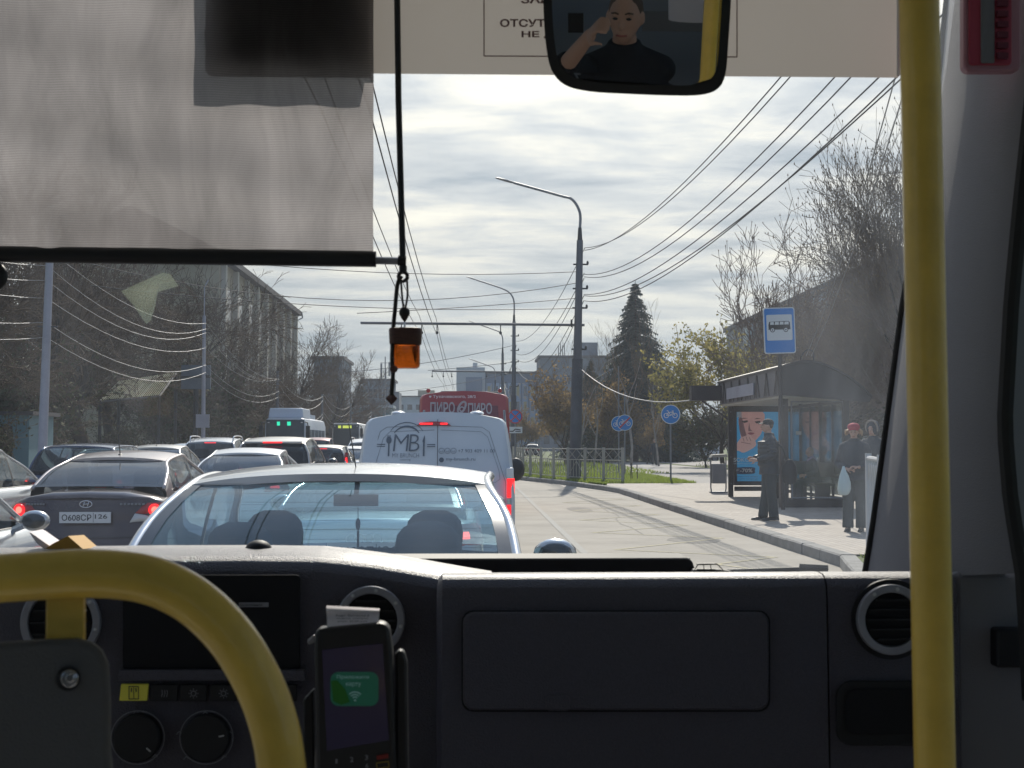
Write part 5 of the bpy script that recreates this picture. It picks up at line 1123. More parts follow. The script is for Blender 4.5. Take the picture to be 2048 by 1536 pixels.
# lit advertising case at the far end
ad = MB().box(x0+.065, x1-.07, yb_-.12, yb_+.10, .45, 2.55).build('advert_case', 'dkmetal', t, bevel=.02)
ax0, ax1, az0, az1 = x0+.15, x1-.13, .56, 2.40; yA = yb_-.125
MB().box(ax0, ax1, yA, yA+.004, az0, az1).build('poster', 'adblue', ad)
def ap(x, y): # from zoom tile 5 (1440..1800,700..1080, x4.0417) to ad plane
    q = at(1440+x/4.0417, 700+y/4.0417, yA); return (q.x, q.z)
def adpoly(nm, pts, m_, o_, smooth=True):
    P = [ap(*p) for p in pts]; P3 = [(x, 0, z) for x, z in P]
    if smooth: P3 = [tuple(v) for v in curve(P3+[P3[0]], 4)[:-1]]
    P3 = [(min(max(x, ax0), ax1), yA-o_, min(max(z, az0), az1)) for x, _, z in P3]; b = MB(); b.add(P3, [tuple(range(len(P3)))]); return b.build(nm, m_, ad, sharp=180)
adpoly('poster_portrait', [(165, 500), (345, 500), (352, 600), (330, 680), (285, 735), (262, 790), (200, 780), (175, 730), (160, 650), (150, 570)], 'skin_ad', .002)
adpoly('poster_hand', [(105, 790), (150, 735), (175, 705), (215, 690), (240, 660), (252, 700), (285, 735), (290, 770), (255, 800), (190, 830), (150, 815), (108, 812)], 'adskinl', .004)
for q in (((185, 708), (195, 740)), ((210, 700), (222, 735)), ((236, 705), (250, 735)), ((170, 745), (250, 760))):
    b = MB(); a_ = [ap(*p) for p in q]; flatline(b, a_, .016, lambda x, z: (x, yA-.005, z)); b.build('poster_hand_line', 'adskin2', ad, sharp=180)
adpoly('poster_portrait_shade', [(150, 560), (175, 540), (200, 640), (215, 700), (190, 720), (160, 660)], 'adskin2', .003)
for q in (((172, 575), (222, 568), (226, 582), (196, 590)), ((278, 578), (325, 572), (328, 590), (295, 594))): adpoly('poster_eye', q, 'adhair', .006, False)
for q in (((168, 556), (190, 548), (228, 552), (190, 555)), ((272, 560), (300, 550), (335, 552), (300, 557))): adpoly('poster_brow', q, 'adhair', .006, False)
adpoly('poster_nose', [(236, 585), (246, 640), (262, 652), (238, 656), (228, 648)], 'adskin2', .005)
adpoly('poster_lips', [(222, 672), (240, 666), (262, 668), (278, 674), (258, 684), (238, 684)], 'adlip', .006)
for i in range(5): adpoly('poster_brush', [(112, 510+i*11), (150, 497+i*9), (182, 512+i*9), (150, 506+i*9)], 'adlight', .007)
b = MB(); f3 = lambda x, z: (x, yA-.006, z)
def adtext(s, x0_, y0_, x1_, y1_, mm, bold=0, o_=.006):
    a = ap(x0_, y1_); c = ap(x1_, y0_); b = MB(); text_on(b, s, a[0], a[1], c[0]-a[0], c[1]-a[1], lambda x, z: (x, yA-o_, z), bold); b.build('poster_text', mm, ad, sharp=180)
adtext('SOKOLOV', 110, 872, 330, 904, 'signwhite', .01); adtext('НОВАЯ КОЛЛЕКЦИЯ', 112, 912, 320, 926, 'adlight', 0)
adpoly('poster_badge', [(122, 950), (270, 948), (282, 975), (268, 1000), (124, 1002), (112, 976)], 'adink', .004); adtext('-70%', 160, 958, 262, 990, 'signwhite', .03, .008); adtext('до', 132, 962, 154, 980, 'signwhite', 0, .008)
for k, s in enumerate(('Подробности в салонах', 'и на сайте. Скидка до', 'действует на изделия', 'с бриллиантами. Срок')): adtext(s, 108, 1018+k*18, 305, 1030+k*18, 'adink', 0)
b = MB()
for z in (.5, 1.2, 1.9, 2.4):
    for x, y in ((x0, ya-.095), (x0, yb_-.065)): b.disc((x, y, z), (0, -1, 0), .012, .006, 8)
b.build('bolts', 'gunmetal', t)
for x, z, w_, h_2, m_ in ((7.2, 1.75, .12, .08, 'fencegrey'),): MB().box(x, x+w_, 30.748, 30.753, z, z+h_2).build('sticker', m_, t)
# ---- bin
t = thing('litter_bin', 'grey litter bin with pale domed lid left of the shelter', 'bin', (7.02, 40, .15))
bx = at(1437, 950, 40).x
MB().box(bx-.19, bx+.19, 39.85, 40.2, .42, .98).build('body', 'gunmetal', t, bevel=.02)
MB().prism([(bx-.24, 39.8, 1.16), (bx-.2, 39.8, 1.24), (bx+.2, 39.8, 1.26), (bx+.24, 39.8, 1.18)], (0, .45, 0)).build('lid', 'fencegrey', t)
for sg in (-1, 1): MB().tube([(bx+sg*.22, 40.02, 1.17), (bx+sg*.22, 40.02, .3), (bx+sg*.2, 40.02, .15)], .02, 6).build('leg', 'gunmetal', t)
MB().box(bx-.25, bx+.25, 39.9, 40.15, .15, .19).build('foot', 'gunmetal', t)
# ---- verge fence (grey) : one thing, posts and lattice panels
t = thing('fence', 'grey metal fence along the curving kerb on the grass right of the van', 'fence', (4, 56, .12))
fp = [(5.55, 50.8), (4.95, 51.8), (4.35, 52.9), (3.8, 54.3), (3.35, 56), (2.95, 58.0), (2.6, 60.3), (2.4, 63), (2.4, 66), (2.4, 69), (2.4, 72), (2.4, 75), (2.4, 78)]
for i, (x, y) in enumerate(fp):
    MB().box(x-.055, x+.055, y-.04, y+.04, .1, 1.42).build('post', 'fencegrey', t)
    if i+1 < len(fp):
        b = MB(); x2, y2 = fp[i+1]; a = Vector((x, y, 0)); c = Vector((x2, y2, 0))
        for z in (1.36, .95, .28): b.tube([a+Vector((0, 0, z)), c+Vector((0, 0, z))], .018, 4)
        n_ = 6
        for k in range(1, n_):
            p = a.lerp(c, k/n_); b.tube([p+Vector((0, 0, .28)), p+Vector((0, 0, .95))], .012, 4)
        b.tube([a+Vector((0, 0, .95)), a.lerp(c, .5)+Vector((0, 0, 1.36)), c+Vector((0, 0, .95))], .012, 4); b.tube([a+Vector((0, 0, 1.36)), a.lerp(c, .5)+Vector((0, 0, .95)), c+Vector((0, 0, 1.36))], .012, 4)
        b.tube([a+Vector((0, 0, .28)), a.lerp(c, .5)+Vector((0, 0, .9)), c+Vector((0, 0, .28))], .012, 4)
        b.build('panel', 'fencegrey', t)
# ---- white barrier on the right
t = thing('barrier_fence', 'white tube barrier with arched bars cut off by the windscreen pillar', 'barrier', (5, 17, .12))
fp = [(5.44, 19), (4.9, 16.6), (4.36, 14.2), (3.82, 11.8), (3.28, 9.4), (2.74, 7.0), (2.2+.3, 4.8)]
for i, (x, y) in enumerate(fp):
    MB().box(x-.035, x+.035, y-.035, y+.035, .1, 1.42).build('post', 'fencewhite', t)
    if i+1 < len(fp):
        b = MB(); a = Vector((x, y, 0)); c = Vector((*fp[i+1], 0)); Z = lambda z: Vector((0, 0, z))
        b.tube([a+Z(1.36), c+Z(1.36)], .03, 6); b.tube([a+Z(.3), c+Z(.3)], .025, 6)
        for k in range(1, 5): p = a.lerp(c, k/5); b.tube([p+Z(.3), p+Z(1.36)], .015, 6)
        for k in range(5): q0 = a.lerp(c, k/5); q1 = a.lerp(c, (k+1)/5); b.tube([q0.lerp(q1, .5-.5*math.cos(pi*j/8))+Z(.9+.38*math.sin(pi*j/8)) for j in range(9)], .012, 5)
        b.build('panel', 'fencewhite', t)
# young stakes round a sapling
t = thing('sapling', 'tiny staked sapling in the grass at the end of the grey fence', 'plant', (6.2, 54, .12))
for dx in (-.25, .12, .32): MB().tube([(6.15+dx, 54, .1), (6.1+dx*1.1, 54, .85-abs(dx)*.3)], .02, 5).build('stake', 'bark', t)
b = MB(); b.tube([(6.2, 54, .1), (6.22, 54, 1.0)], .012, 5); b.build('stem', 'bark', t)
MB().ring((6.2, 54, .14), (0, 0, 1), .2, .26, .05, 20).build('stake_ring', 'bark', t)
# ================================================================ people
M['skin'] = mat('skin', (.50, .30, .22), .55); M['coatblack'] = mat('black_puffer', (.028, .032, .04), .55, bump=.3, bs=60); M['trousers'] = mat('dark_trousers', (.035, .045, .05), .85); M['shoes'] = mat('black_shoes', (.015, .015, .016), .35)
M['coatdark'] = mat('dark_wool_coat', (.035, .042, .055), .9, bump=.3, bs=80); M['beret'] = mat('red_beret', (.42, .02, .05), .85, bump=.3, bs=120); M['hair_blond'] = mat('blond_hair', (.42, .26, .13), .6); M['hair_brown'] = mat('brown_hair', (.10, .06, .04), .6)
M['bagwhite'] = mat('white_plastic_bag', (.55, .66, .66), .5); M['fur'] = mat('pale_fur', (.34, .29, .25), .9, bump=.8, bs=200); M['lilac'] = mat('lilac_scarf', (.30, .22, .36), .9); M['tshirt'] = mat('dark_tshirt', (.02, .022, .028), .85); M['lipc'] = mat('lips', (.35, .12, .10), .6)
PEND = []
def fused(b, name, m, parent, vox=.012, sm=6):
    o = b.build(name, m, parent, sharp=180); r_ = o.modifiers.new('remesh', 'REMESH'); r_.mode = 'VOXEL'; r_.voxel_size = vox; r_.use_smooth_shade = True
    s_ = o.modifiers.new('smooth', 'SMOOTH'); s_.factor = .5; s_.iterations = sm; return o
def hand(b, wr_, d, pn, curl=.5, s=1.0, side=1):     # palm and five fingers from wrist wr_, direction d, palm normal pn
    d = vv(d).normalized(); pn = vv(pn); pn = (pn-d*pn.dot(d)).normalized(); sd = d.cross(pn)*side; wr_ = vv(wr_)
    b.loft([[wr_+d*f*s+sd*math.cos(a)*w_*s+pn*math.sin(a)*h_*s for a in [2*pi*i/10 for i in range(10)]] for f, w_, h_ in ((-.01, .025, .02), (.03, .036, .016), (.08, .040, .014), (.092, .036, .012))])
    for i, (ln, off_) in enumerate(((.068, -.030), (.078, -.010), (.072, .010), (.058, .029))):
        p = wr_+d*.085*s+sd*off_*s; pts = [p-d*.02*s]; dd = d.copy()
        for k in range(3): pts.append(pts[-1]+dd*(ln/3+(.02 if k == 0 else 0))*s); dd = (dd*math.cos(curl)+pn*math.sin(curl)).normalized()
        b.tube(pts, [.0095*s, .009*s, .0085*s, .0065*s], 6)
    p = wr_+d*.03*s-sd*.03*s; q = p+(d*.6-sd*.7+pn*.3).normalized()*.035*s; b.tube([p, q, q+(d+pn*.5).normalized()*.03*s, q+(d+pn*.9).normalized()*.052*s], [.013*s, .0115*s, .010*s, .0075*s], 6)
def human(label, X, Y, z0, rz, H=1.75, hl=((.10, -.30, 1.05), (-.02, -.34, 1.05)), el=((.25, -.02, 1.12), (-.25, -.02, 1.12)), knees=None, feet=None, pel=(0, 0, .93), top='coatblack', hem=.78, legs='trousers', bulk=1.0, hairm='hair_brown', hair='short', headyaw=0, headpitch=0, hdir=None, curl=.7, flare=1.0, lean=0, group=None, sleeve=1.0, neckz=None):
    """figure facing -Y in its own space, its left hand on +X"""
    t = thing('person', label, 'person', (0, 0, 0), group=group); s = H/1.75
    P = vv(pel); up = 1.43-.93; sh = P+Vector((0, lean, up)); nk = sh+Vector((0, -.01, .07)); hd = nk+Vector((0, -.025, .15))
    knees = knees or ((.10, -.01, .50), (-.10, -.01, .50)); feet = feet or ((.11, .02, .09), (-.11, .02, .09))
    hips = (P+Vector((.09, 0, 0)), P+Vector((-.09, 0, 0))); shs = (sh+Vector((.168, 0, -.045)), sh+Vector((-.168, 0, -.045)))
    E_ = lambda c, w_, d_: [vv(c)+Vector((w_*math.cos(a), d_*math.sin(a), 0)) for a in [2*pi*i/16 for i in range(16)]]
    b = MB()
    b.loft([E_(P.lerp(sh, f)+Vector((0, dy, 0)), w_, d_) for f, w_, d_, dy in ((-.1, .12, .09, 0), (0, .165, .12, 0), (.3, .14, .10, -.01), (.65, .165, .115, -.01), (.9, .175, .10, 0), (1.03, .12, .07, 0), (1.1, .06, .055, 0))])
    b.tube([sh, nk+Vector((0, -.01, .06))], [.062, .055], 12)
    Rm = Matrix.Rotation(headyaw, 3, 'Z') @ Matrix.Rotation(headpitch, 3, 'X')
    h_ = lambda x, y, z: hd+Rm @ Vector((x, y, z))
    b.ell(hd, (.074, .093, .105), 16, 12, rot=Rm); b.ell(h_(0, -.035, -.055), (.052, .055, .06), 12, 8, rot=Rm)
    b.tube([h_(0, -.085, .015), h_(0, -.118, -.022), h_(0, -.098, -.034)], [.010, .0155, .010], 8)
    for sg in (-1, 1): b.ell(h_(sg*.078, .005, -.008), (.012, .022, .033), 8, 6, rot=Rm); b.ell(h_(sg*.03, -.078, .028), (.022, .014, .007), 8, 6, rot=Rm)
    b.tube([h_(-.022, -.092, -.058), h_(0, -.098, -.058), h_(.022, -.092, -.058)], .007, 6)
    for i in range(2):
        b.tube([shs[i], vv(el[i]), vv(hl[i])], [.05, .04, .026], 10)
        d = vv(hl[i])-vv(el[i]); d = vv(hdir[i]) if hdir else d; hand(b, hl[i], d, (-1 if i == 0 else 1, -.2, -.4), curl, 1.0, 1 if i else -1)
        b.tube([hips[i], vv(knees[i]), vv(feet[i])], [.08, .055, .038], 10); f = vv(feet[i]); b.tube([f+Vector((0, .03, -.04)), f+Vector((0, -.13, -.06))], [.035, .03], 8)
    body = fused(b, 'body', 'skin', t, .0085, 3)
    e = MB()
    for sg in (-1, 1): e.ell(h_(sg*.03, -.0865, .012), (.013, .007, .006), 8, 6, rot=Rm)
    e.build('eyes', 'ink', t, sharp=180); e = MB()
    for sg in (-1, 1): e.tube([h_(sg*.014, -.093, .034), h_(sg*.03, -.092, .040), h_(sg*.048, -.080, .034)], .004, 5)
    e.build('eyebrows', hairm, t, sharp=180); e = MB(); e.tube([h_(-.024, -.0935, -.060), h_(0, -.103, -.060), h_(.024, -.0935, -.060)], .005, 6); e.build('mouth', 'lipc', t, sharp=180)
    # clothes
    b = MB(); k = bulk; hz = hem
    lo = Vector((P.x, P.y, hz)) if hem < P.z else P; flare_ = min(flare, 1.12)
    rings = [E_(lo, .20*k*flare_, .155*k*flare_)]
    if hem < P.z: rings.append(E_(P, .20*k, .155*k))
    rings += [E_(P.lerp(sh, f)+Vector((0, dy, 0)), w_*k, d_*k) for f, w_, d_, dy in ((.25, .19, .16, -.02), (.6, .20, .155, -.02), (.88, .20, .13, 0), (1.0, .15, .10, 0), (1.1, .085, .082, 0), (1.2, .075, .078, -.01))]
    b.loft(rings)
    for i in range(2):
        a, m_, c = shs[i], vv(el[i]), vv(hl[i]); c = m_.lerp(c, .93*sleeve)
        b.ell(a+Vector((0, 0, .0)), (.078*k, .078*k, .072*k), 12, 8); b.tube([sh+Vector((0, 0, .045)), a+Vector((0, 0, .012))], [.06*k, .062*k], 10)
        b.tube([a+Vector((0, 0, -.01)), a.lerp(m_, .5), m_, m_.lerp(c, .5), c], [.074*k, .070*k, .062*k, .055*k, .048*k], 12)
        if top == 'coatblack':
            for f in (.2, .4, .6, .8): b.ring(a.lerp(m_, f), m_-a, .03, .080*k, .025, 16)
    if top == 'coatblack':
        for f in (.1, .25, .4, .55, .7, .85):
            c = P.lerp(sh, f)+Vector((0, -.02, 0)); b.loft([E_(c+Vector((0, 0, dz)), .205*k*g, .168*k*g) for dz, g in ((-.03, .96), (0, 1.02), (.03, .96))])
    fused(b, 'coat' if hem < P.z-.1 else 'top', top, t, .012, 5)
    b = MB()
    for i in range(2):
        kn, ft = vv(knees[i]), vv(feet[i]); b.tube([hips[i]+Vector((0, 0, .05)), hips[i].lerp(kn, .5), kn, kn.lerp(ft, .6), ft+Vector((0, 0, -.03))], [.115, .10*min(flare, 1.25), .082*flare, .08*flare, .085*flare], 12)
    b.ell(P, (.17, .13, .13), 14, 10); fused(b, 'trousers', legs, t, .012, 4)
    for i in range(2):
        f = vv(feet[i]); b = MB(); b.loft([[f+Vector((w_*math.cos(a), y_, -.085+h__*max(0, math.sin(a)))) for a in [pi*j/8 for j in range(9)]] for y_, w_, h__ in ((.085, .03, .06), (.05, .042, .09), (-.02, .045, .085), (-.10, .05, .055), (-.17, .042, .045), (-.205, .02, .03))]); b.build('shoe', 'shoes', t, sharp=60)
    if hair == 'short':
        b = MB(); b.ell(h_(0, .02, .022), (.080, .088, .095), 14, 10, rot=Rm); b.build('hair', hairm, t, sharp=180)
    PEND.append((t, (X, Y, z0), rz, s)); return t, h_
# man in cap, seen from his left side, facing the road
t, h_ = human('man in black cap and black puffer jacket standing sideways by the kerb', 5.48, 25.5, .152, R(-90), 1.83, hl=((.13, -.25, 1.05), (-.10, -.26, 1.08)), el=((.27, .0, 1.13), (-.27, .0, 1.13)), feet=((.10, .05, .09), (-.12, -.10, .09)), knees=((.11, 0, .50), (-.11, -.04, .50)), bulk=1.12, hem=.80, hairm='hair_brown', hdir=((-.4, -1, .1), (.4, -1, .1)), flare=1.06)
b = MB(); b.ell(h_(0, .015, .055), (.088, .104, .075), 16, 10); b.build('cap', 'rubber', t, sharp=180)
b = MB(); b.slab(lambda u, v: h_((2*u-1)*.07, -.085-.075*v*(1-.35*(2*u-1)**2), .052-.012*v+.0-.01*(2*u-1)**2), 8, 4, (0, 0, .008)); b.build('cap_visor', 'rubber', t, sharp=180)
M['bagblack'] = mat('black_bag', (.02, .02, .024), .6)
bt = tag(MB().loft([[(5.80+w_*.72*math.cos(a), 25.3+.07*math.sin(a), z) for a in [2*pi*i/14 for i in range(14)]] for z, w_ in ((.82, .10), (.86, .17), (1.0, .2), (1.15, .17), (1.24, .10), (1.27, .05))]).tube([(5.78, 25.3, 1.22), (5.68, 25.32, 1.48), (5.50, 25.38, 1.64)], .018, 6).build('shoulder_bag', 'bagblack', sharp=60), 'black shoulder bag hanging behind the man in the cap', 'bag')
# woman in red beret
t, h_ = human('woman in red beret and long dark coat holding her hands together', 6.16, 22.3, .152, R(-22), 1.70, hl=((.10, -.28, 1.06), (-.09, -.28, 1.03)), el=((.27, .02, 1.10), (-.27, .02, 1.10)), top='coatdark', hem=.84, flare=1.12, bulk=1.12, hair='none', headpitch=R(20), hdir=((-.9, -.3, .1), (.9, -.3, -.1)), knees=((.10, -.0, .50), (-.10, -.02, .50)), feet=((.10, .02, .09), (-.11, -.04, .09)))
b = MB(); b.ell(h_(.0, .02, .065), (.105, .115, .07), 18, 10); b.ell(h_(.0, .01, .03), (.088, .10, .05), 16, 8); fused(b, 'beret', 'beret', t, .008, 5)
b = MB()
rnd = random.Random(3)
for k in range(90):
    a = rnd.uniform(-.5, pi+.5); p = h_(math.cos(a)*.083, .02+math.sin(a)*.07, .02); q = p+Vector((math.cos(a)*rnd.uniform(.02, .06), rnd.uniform(-.02, .03), -rnd.uniform(.05, .10))); b.tube([p, p.lerp(q, .5)+Vector((math.cos(a)*.03, 0, .01)), q], [.010, .012, .004], 5)
b.build('hair', 'hair_blond', t, sharp=180)
b = MB(); c = vv((5.90, 21.98, .74)); b.loft([[c+Vector((w_*math.cos(a)*(1+.12*math.sin(3*a+z*9)), w_*.55*math.sin(a), z)) for a in [2*pi*i/18 for i in range(18)]] for z, w_ in ((0, .04), (.02, .08), (.10, .105), (.20, .10), (.30, .075), (.38, .04), (.46, .015))])
tag(b.build('plastic_bag', 'bagwhite', sharp=180), 'white plastic carrier bag hanging in front of the woman in the red beret', 'bag')
# person with fur hood behind her
t, h_ = human('person in a fur rimmed hood behind the woman in the red beret', 7.05, 24.3, .152, R(-40), 1.76, top='coatdark', hem=.6, bulk=1.12, headpitch=R(12))
b = MB(); b.ell(h_(0, .035, .01), (.115, .12, .14), 16, 10); b.build('hood', 'coatdark', t, sharp=180)
b = MB(); P = [h_(.105*math.cos(a), -.02, .02+.135*math.sin(a)) for a in [pi*(-.15+1.3*i/20) for i in range(21)]]; b.tube(P, .016, 8, cap=False); b.build('fur_trim', 'fur', t, sharp=180)
# seated people
SIT = dict(pel=(0, 0, .56), knees=((.11, -.44, .52), (-.11, -.44, .52)), feet=((.12, -.48, .09), (-.12, -.44, .09)))
t, h_ = human('seated person with fair hair and lilac scarf on the shelter bench', 7.98, 32.2, .152, R(-80), 1.66, hl=((.12, -.30, .72), (-.10, -.30, .72)), el=((.24, -.08, .78), (-.24, -.08, .78)), top='coatdark', hem=.50, hair='short', hairm='hair_blond', lean=-.10, headpitch=R(15), group='people seated on the shelter bench', **SIT)
b = MB(); b.loft([[h_(.09*math.cos(a)*g, .01+.085*math.sin(a)*g-.02, z) for a in [2*pi*i/14 for i in range(14)]] for z, g in ((-.30, 1.3), (-.2, 1.35), (-.13, 1.0), (-.10, .9))]); b.build('scarf', 'lilac', t, sharp=180)
t, h_ = human('seated person in black mostly hidden between the man in the cap and the shelter post', 7.9, 34.7, .152, R(-85), 1.7, hl=((.12, -.30, .72), (-.10, -.30, .72)), el=((.24, -.08, .78), (-.24, -.08, .78)), top='coatblack', hem=.50, group='people seated on the shelter bench', lean=-.05, **SIT)
for X_, Y_, rz_, lb in ((12.15, 92, 0, 'distant pedestrian in dark clothes walking on the footpath'), (10.7, 112, 1, 'farther pedestrian on the footpath near the tree trunks')):
    human(lb, X_, Y_, .14, rz_, 1.7, hl=((.22, -.12, .85), (-.22, .1, .85)), el=((.24, .0, 1.12), (-.24, .05, 1.12)), feet=((.10, -.18, .09), (-.10, .2, .12)), knees=((.1, -.12, .5), (-.1, .02, .5)), top='coatdark', hem=.85, group='pedestrians on the footpath')
for t, l_, rz_, s_ in PEND: t.location = l_; t.rotation_euler = (0, 0, rz_); t.scale = (s_, s_, s_)
PEND = []
# ================================================================ the bus we sit in
M['dash'] = mat('dash_plastic', (.041, .034, .054), .42, bump=.6, bs=420, spec=.9, coat=.35, var=.22, vs=260); M['dash'].node_tree.nodes['Principled BSDF'].inputs['Coat Roughness'].default_value = .38; M['dashdark'] = mat('dash_dark', (.008, .008, .010), .6); M['recess'] = mat('recess_black', (.004, .004, .006), .8); M['ringgrey'] = mat('vent_ring_grey', (.30, .30, .33), .35, .2, var=.1, vs=30)
M['trim'] = mat('grey_trim', (.20, .20, .22), .75, bump=.2, bs=500); M['board'] = mat('white_board', (.70, .66, .63), .7); M['yellow'] = mat('yellow_tube', (.86, .58, .10), .35, coat=.4, var=.10, vs=22, bump=.12, bs=90); M['boardred'] = mat('faded_print', (.20, .11, .11), .8)
M['panelgrey'] = mat('grey_panel', (.13, .13, .13), .8, bump=.4, bs=600); M['wallp'] = mat('wall_panel', (.55, .55, .54), .7); M['ceil'] = mat('bus_ceiling', (.75, .75, .74), .8); M['busfloor'] = mat('bus_floor', (.30, .30, .31), .8)
M['busmirror'] = mat('mirror', (.85, .87, .88), .01, 1); M['screen'] = mat('dim_screen', (.035, .03, .06), .25, emit=(.07, .06, .13), es=.04, coat=.1); M['cardgreen'] = mat('screen_green', (.02, .10, .07), .3, emit=(.01, .085, .055), es=.2); M['icon'] = mat('screen_icon', (.2, .3, .3), .4, emit=(.12, .22, .22), es=.25); M['leafg'] = mat('screen_leaf', (.01, .07, .01), .4, emit=(.008, .06, .008), es=.2)
M['paperw'] = mat('receipt_paper', (.90, .84, .88), .8); M['hotpink'] = mat('faded_red_plastic', (.42, .05, .09), .45); M['palepink'] = mat('pink_plastic', (.45, .22, .27), .45)
bus = thing('minibus_cab', 'interior of the minibus we ride in with dark dashboard and grey trim', 'bus interior', (0, 0, 0))
M['windscreen'] = glass_mat('dusty_windscreen', (.93, .95, .95), .55, .013, (.62, .70, .80), streak=True)
WSB, WST = (2.78, 1.22), (2.30, 2.76)
def wsf(u, v): x = lerp(-1.35, .98, u); y, z = lerp(WSB[0], WST[0], v), lerp(WSB[1], WST[1], v); return (x, y-.12*((x+.22)/1.2)**2, z)
MB().grid(wsf, 12, 6).build('windscreen', M['windscreen'], bus, sharp=180)
MB().box(-1.4, 1.0, -6, 2.28, 2.78, 2.86).build('ceiling', 'ceil', bus)
MB().box(-1.4, 1.0, 2.281, 2.42, 2.72, 2.84).build('header', 'ceil', bus)
MB().box(-1.4, 1.0, -6, 2.9, .40, .46).build('floor', 'busfloor', bus)
M['sideglass'] = glass_mat('bus_side_glass', (.8, .84, .84), .8, .03)
for x0_, x1_ in ((-1.46, -1.40), (.92, .98)):
    b = MB(); b.box(x0_, x1_, -6, 2.3 if x0_ < 0 else 2.25, .46, 1.22); b.box(x0_, x1_, -6, 2.3, 2.45, 2.78)
    for y0_ in (-5.9, -4.2, -2.5, -.8, .8): b.box(x0_, x1_, y0_, y0_+.12, 1.22, 2.45)
    b.build('side_wall', 'wallp', bus); xm = (x0_+x1_)/2
    for y0_, y1_ in ((-5.78, -4.2), (-4.08, -2.5), (-2.38, -.8), (-.68, .8), (.92, 2.14)): MB().box(xm-.004, xm+.004, y0_, y1_, 1.22, 2.45).build('side_window', 'sideglass', bus)
b = MB(); b.box(-1.46, 1.0, -6.1, -6.0, .4, 1.2); b.box(-1.46, 1.0, -6.1, -6.0, 2.4, 2.8); b.box(-1.46, -1.2, -6.1, -6.0, 1.2, 2.4); b.box(.75, 1.0, -6.1, -6.0, 1.2, 2.4); b.build('rear_wall', 'wallp', bus)
MB().box(-1.2, .75, -6.06, -6.05, 1.2, 2.4).build('rear_window', 'sideglass', bus)
# dashboard
dash = MB()
def dprof(zt, Yf, back, drop):     # cross-section (Y,z) of the dash top and face
    return [(back, zt-drop), (Yf+.10, zt-drop), (Yf+.075, zt-.012), (Yf+.05, zt), (Yf+.022, zt-.001), (Yf+.008, zt-.006), (Yf+.0, zt-.018), (Yf-.004, zt-.04), (Yf-.01, zt-.25), (Yf-.02, .75), (Yf-.02, .5), (back, .5)]
zpx = lambda y, Y=2.1: CH-(y-888)*Y/2800
xpx = lambda x, Y=2.1: (x-940)*Y/2800
st_ = [(x, zpx(y, 2.2)) for x, y in ((-420, 1112), (-200, 1106), (100, 1100), (300, 1098), (500, 1098), (640, 1100), (700, 1106), (760, 1114), (820, 1124), (880, 1135), (930, 1144), (985, 1153))]
dash.loft([[(xpx(x, 2.2), y, z) for y, z in [(2.72, z0_-.05), (2.36, z0_-.02), (2.30, z0_+.0005), (2.24, z0_-.001), (2.195, z0_-.009), (2.18, z0_-.017), (2.172, z0_-.03), (2.168, z0_-.05), (2.16, z0_-.25), (2.15, .75), (2.15, .5), (2.72, .5)]] for x, z0_ in st_])
D = dash.build('dashboard', 'dash', bus, sharp=50)
b = MB(); zt = zpx(1147); b.loft([[(x, y, z) for y, z in dprof(zt+dz, 2.075+dy, 2.72, .06)] for x, dz, dy in ((xpx(874), -.022, .03), (xpx(878), -.008, .012), (xpx(886), 0, 0), (xpx(1644), 0, 0))]); D2 = b.build('right_dash_block', 'dash', bus, sharp=50)
b = MB(); b.loft([[(x, y, z) for y, z in dprof(zt+dz, 2.075+dy, 2.72, .06)] for x, dz, dy in ((xpx(1648), 0, 0.002), (xpx(1700), 0, 0), (xpx(1905), 0, 0), (xpx(1915), -.01, .02))]); D3 = b.build('end_dash_block', 'dash', bus, sharp=50)
MB().box(xpx(1644.2), xpx(1647.8), 2.085, 2.13, .5, zt-.006).build('seam', 'recess', D2)
# raised back ledge
zb2 = zpx(1114, 2.62); b = MB(); b.prism([(xpx(-300, 2.62), 2.60, zb2), (xpx(1372, 2.62), 2.60, zb2), (xpx(1382, 2.62), 2.60, zb2-.006), (xpx(1396, 2.62), 2.60, zb2-.05), (xpx(1396, 2.62), 2.60, 1.1), (xpx(-300, 2.62), 2.60, 1.1)], (0, .12, 0)); b.build('back_ledge', 'dashdark', bus, bevel=.004)
def faceplate(par, name, pts_px, Y, m_, o0=0, th=.004, rad=0, bev=.0015):
    P = [at(x, y, Y-o0) for x, y in pts_px]; b = MB(); b.prism(P, (0, th, 0)); return b.build(name, m_, par, sharp=40, bevel=bev)
def rr(x0, y0, x1, y1, r_, n=4): return [(cx+r_*math.cos(a), cy-r_*math.sin(a)) for cx, cy, a0 in ((x1-r_, y0+r_, 0), (x0+r_, y0+r_, 90), (x0+r_, y1-r_, 180), (x1-r_, y1-r_, 270)) for a in [R(a0+90*i/n) for i in range(n+1)]]
def vent(par, cx, cy, ro, ri, Y, lab=None):
    c = at(cx, cy, Y); k = Y/2800
    o = MB().ring(c, (0, -1, 0), ri*k, ro*k, .012, 48).build('vent_ring', 'ringgrey', par, bevel=.002)
    MB().disc(c+Vector((0, -.004, 0)), (0, 1, 0), ri*k-.0005, .004, 40).build('vent_core', 'recess', o)
    b = MB()
    for i in range(-2, 3): zz_ = c.z+i*ri*k*.36; hw_ = math.sqrt(max(0, (ri*k*.92)**2-(zz_-c.z)**2)); b.box(c.x-hw_, c.x+hw_, c.y-.012, c.y-.006, zz_-.0015, zz_+.0015)
    b.build('vent_slats', 'dashdark', o)
    b = MB()
    for a in (35, 80, 125, 350): p = c+Vector(((ro+ri)/2*k*math.cos(R(a)), -.0125, (ro+ri)/2*k*math.sin(R(a)))); b.ell(p, (.003, .001, .003), 6, 4)
    b.build('vent_marks', 'lens', o); return o
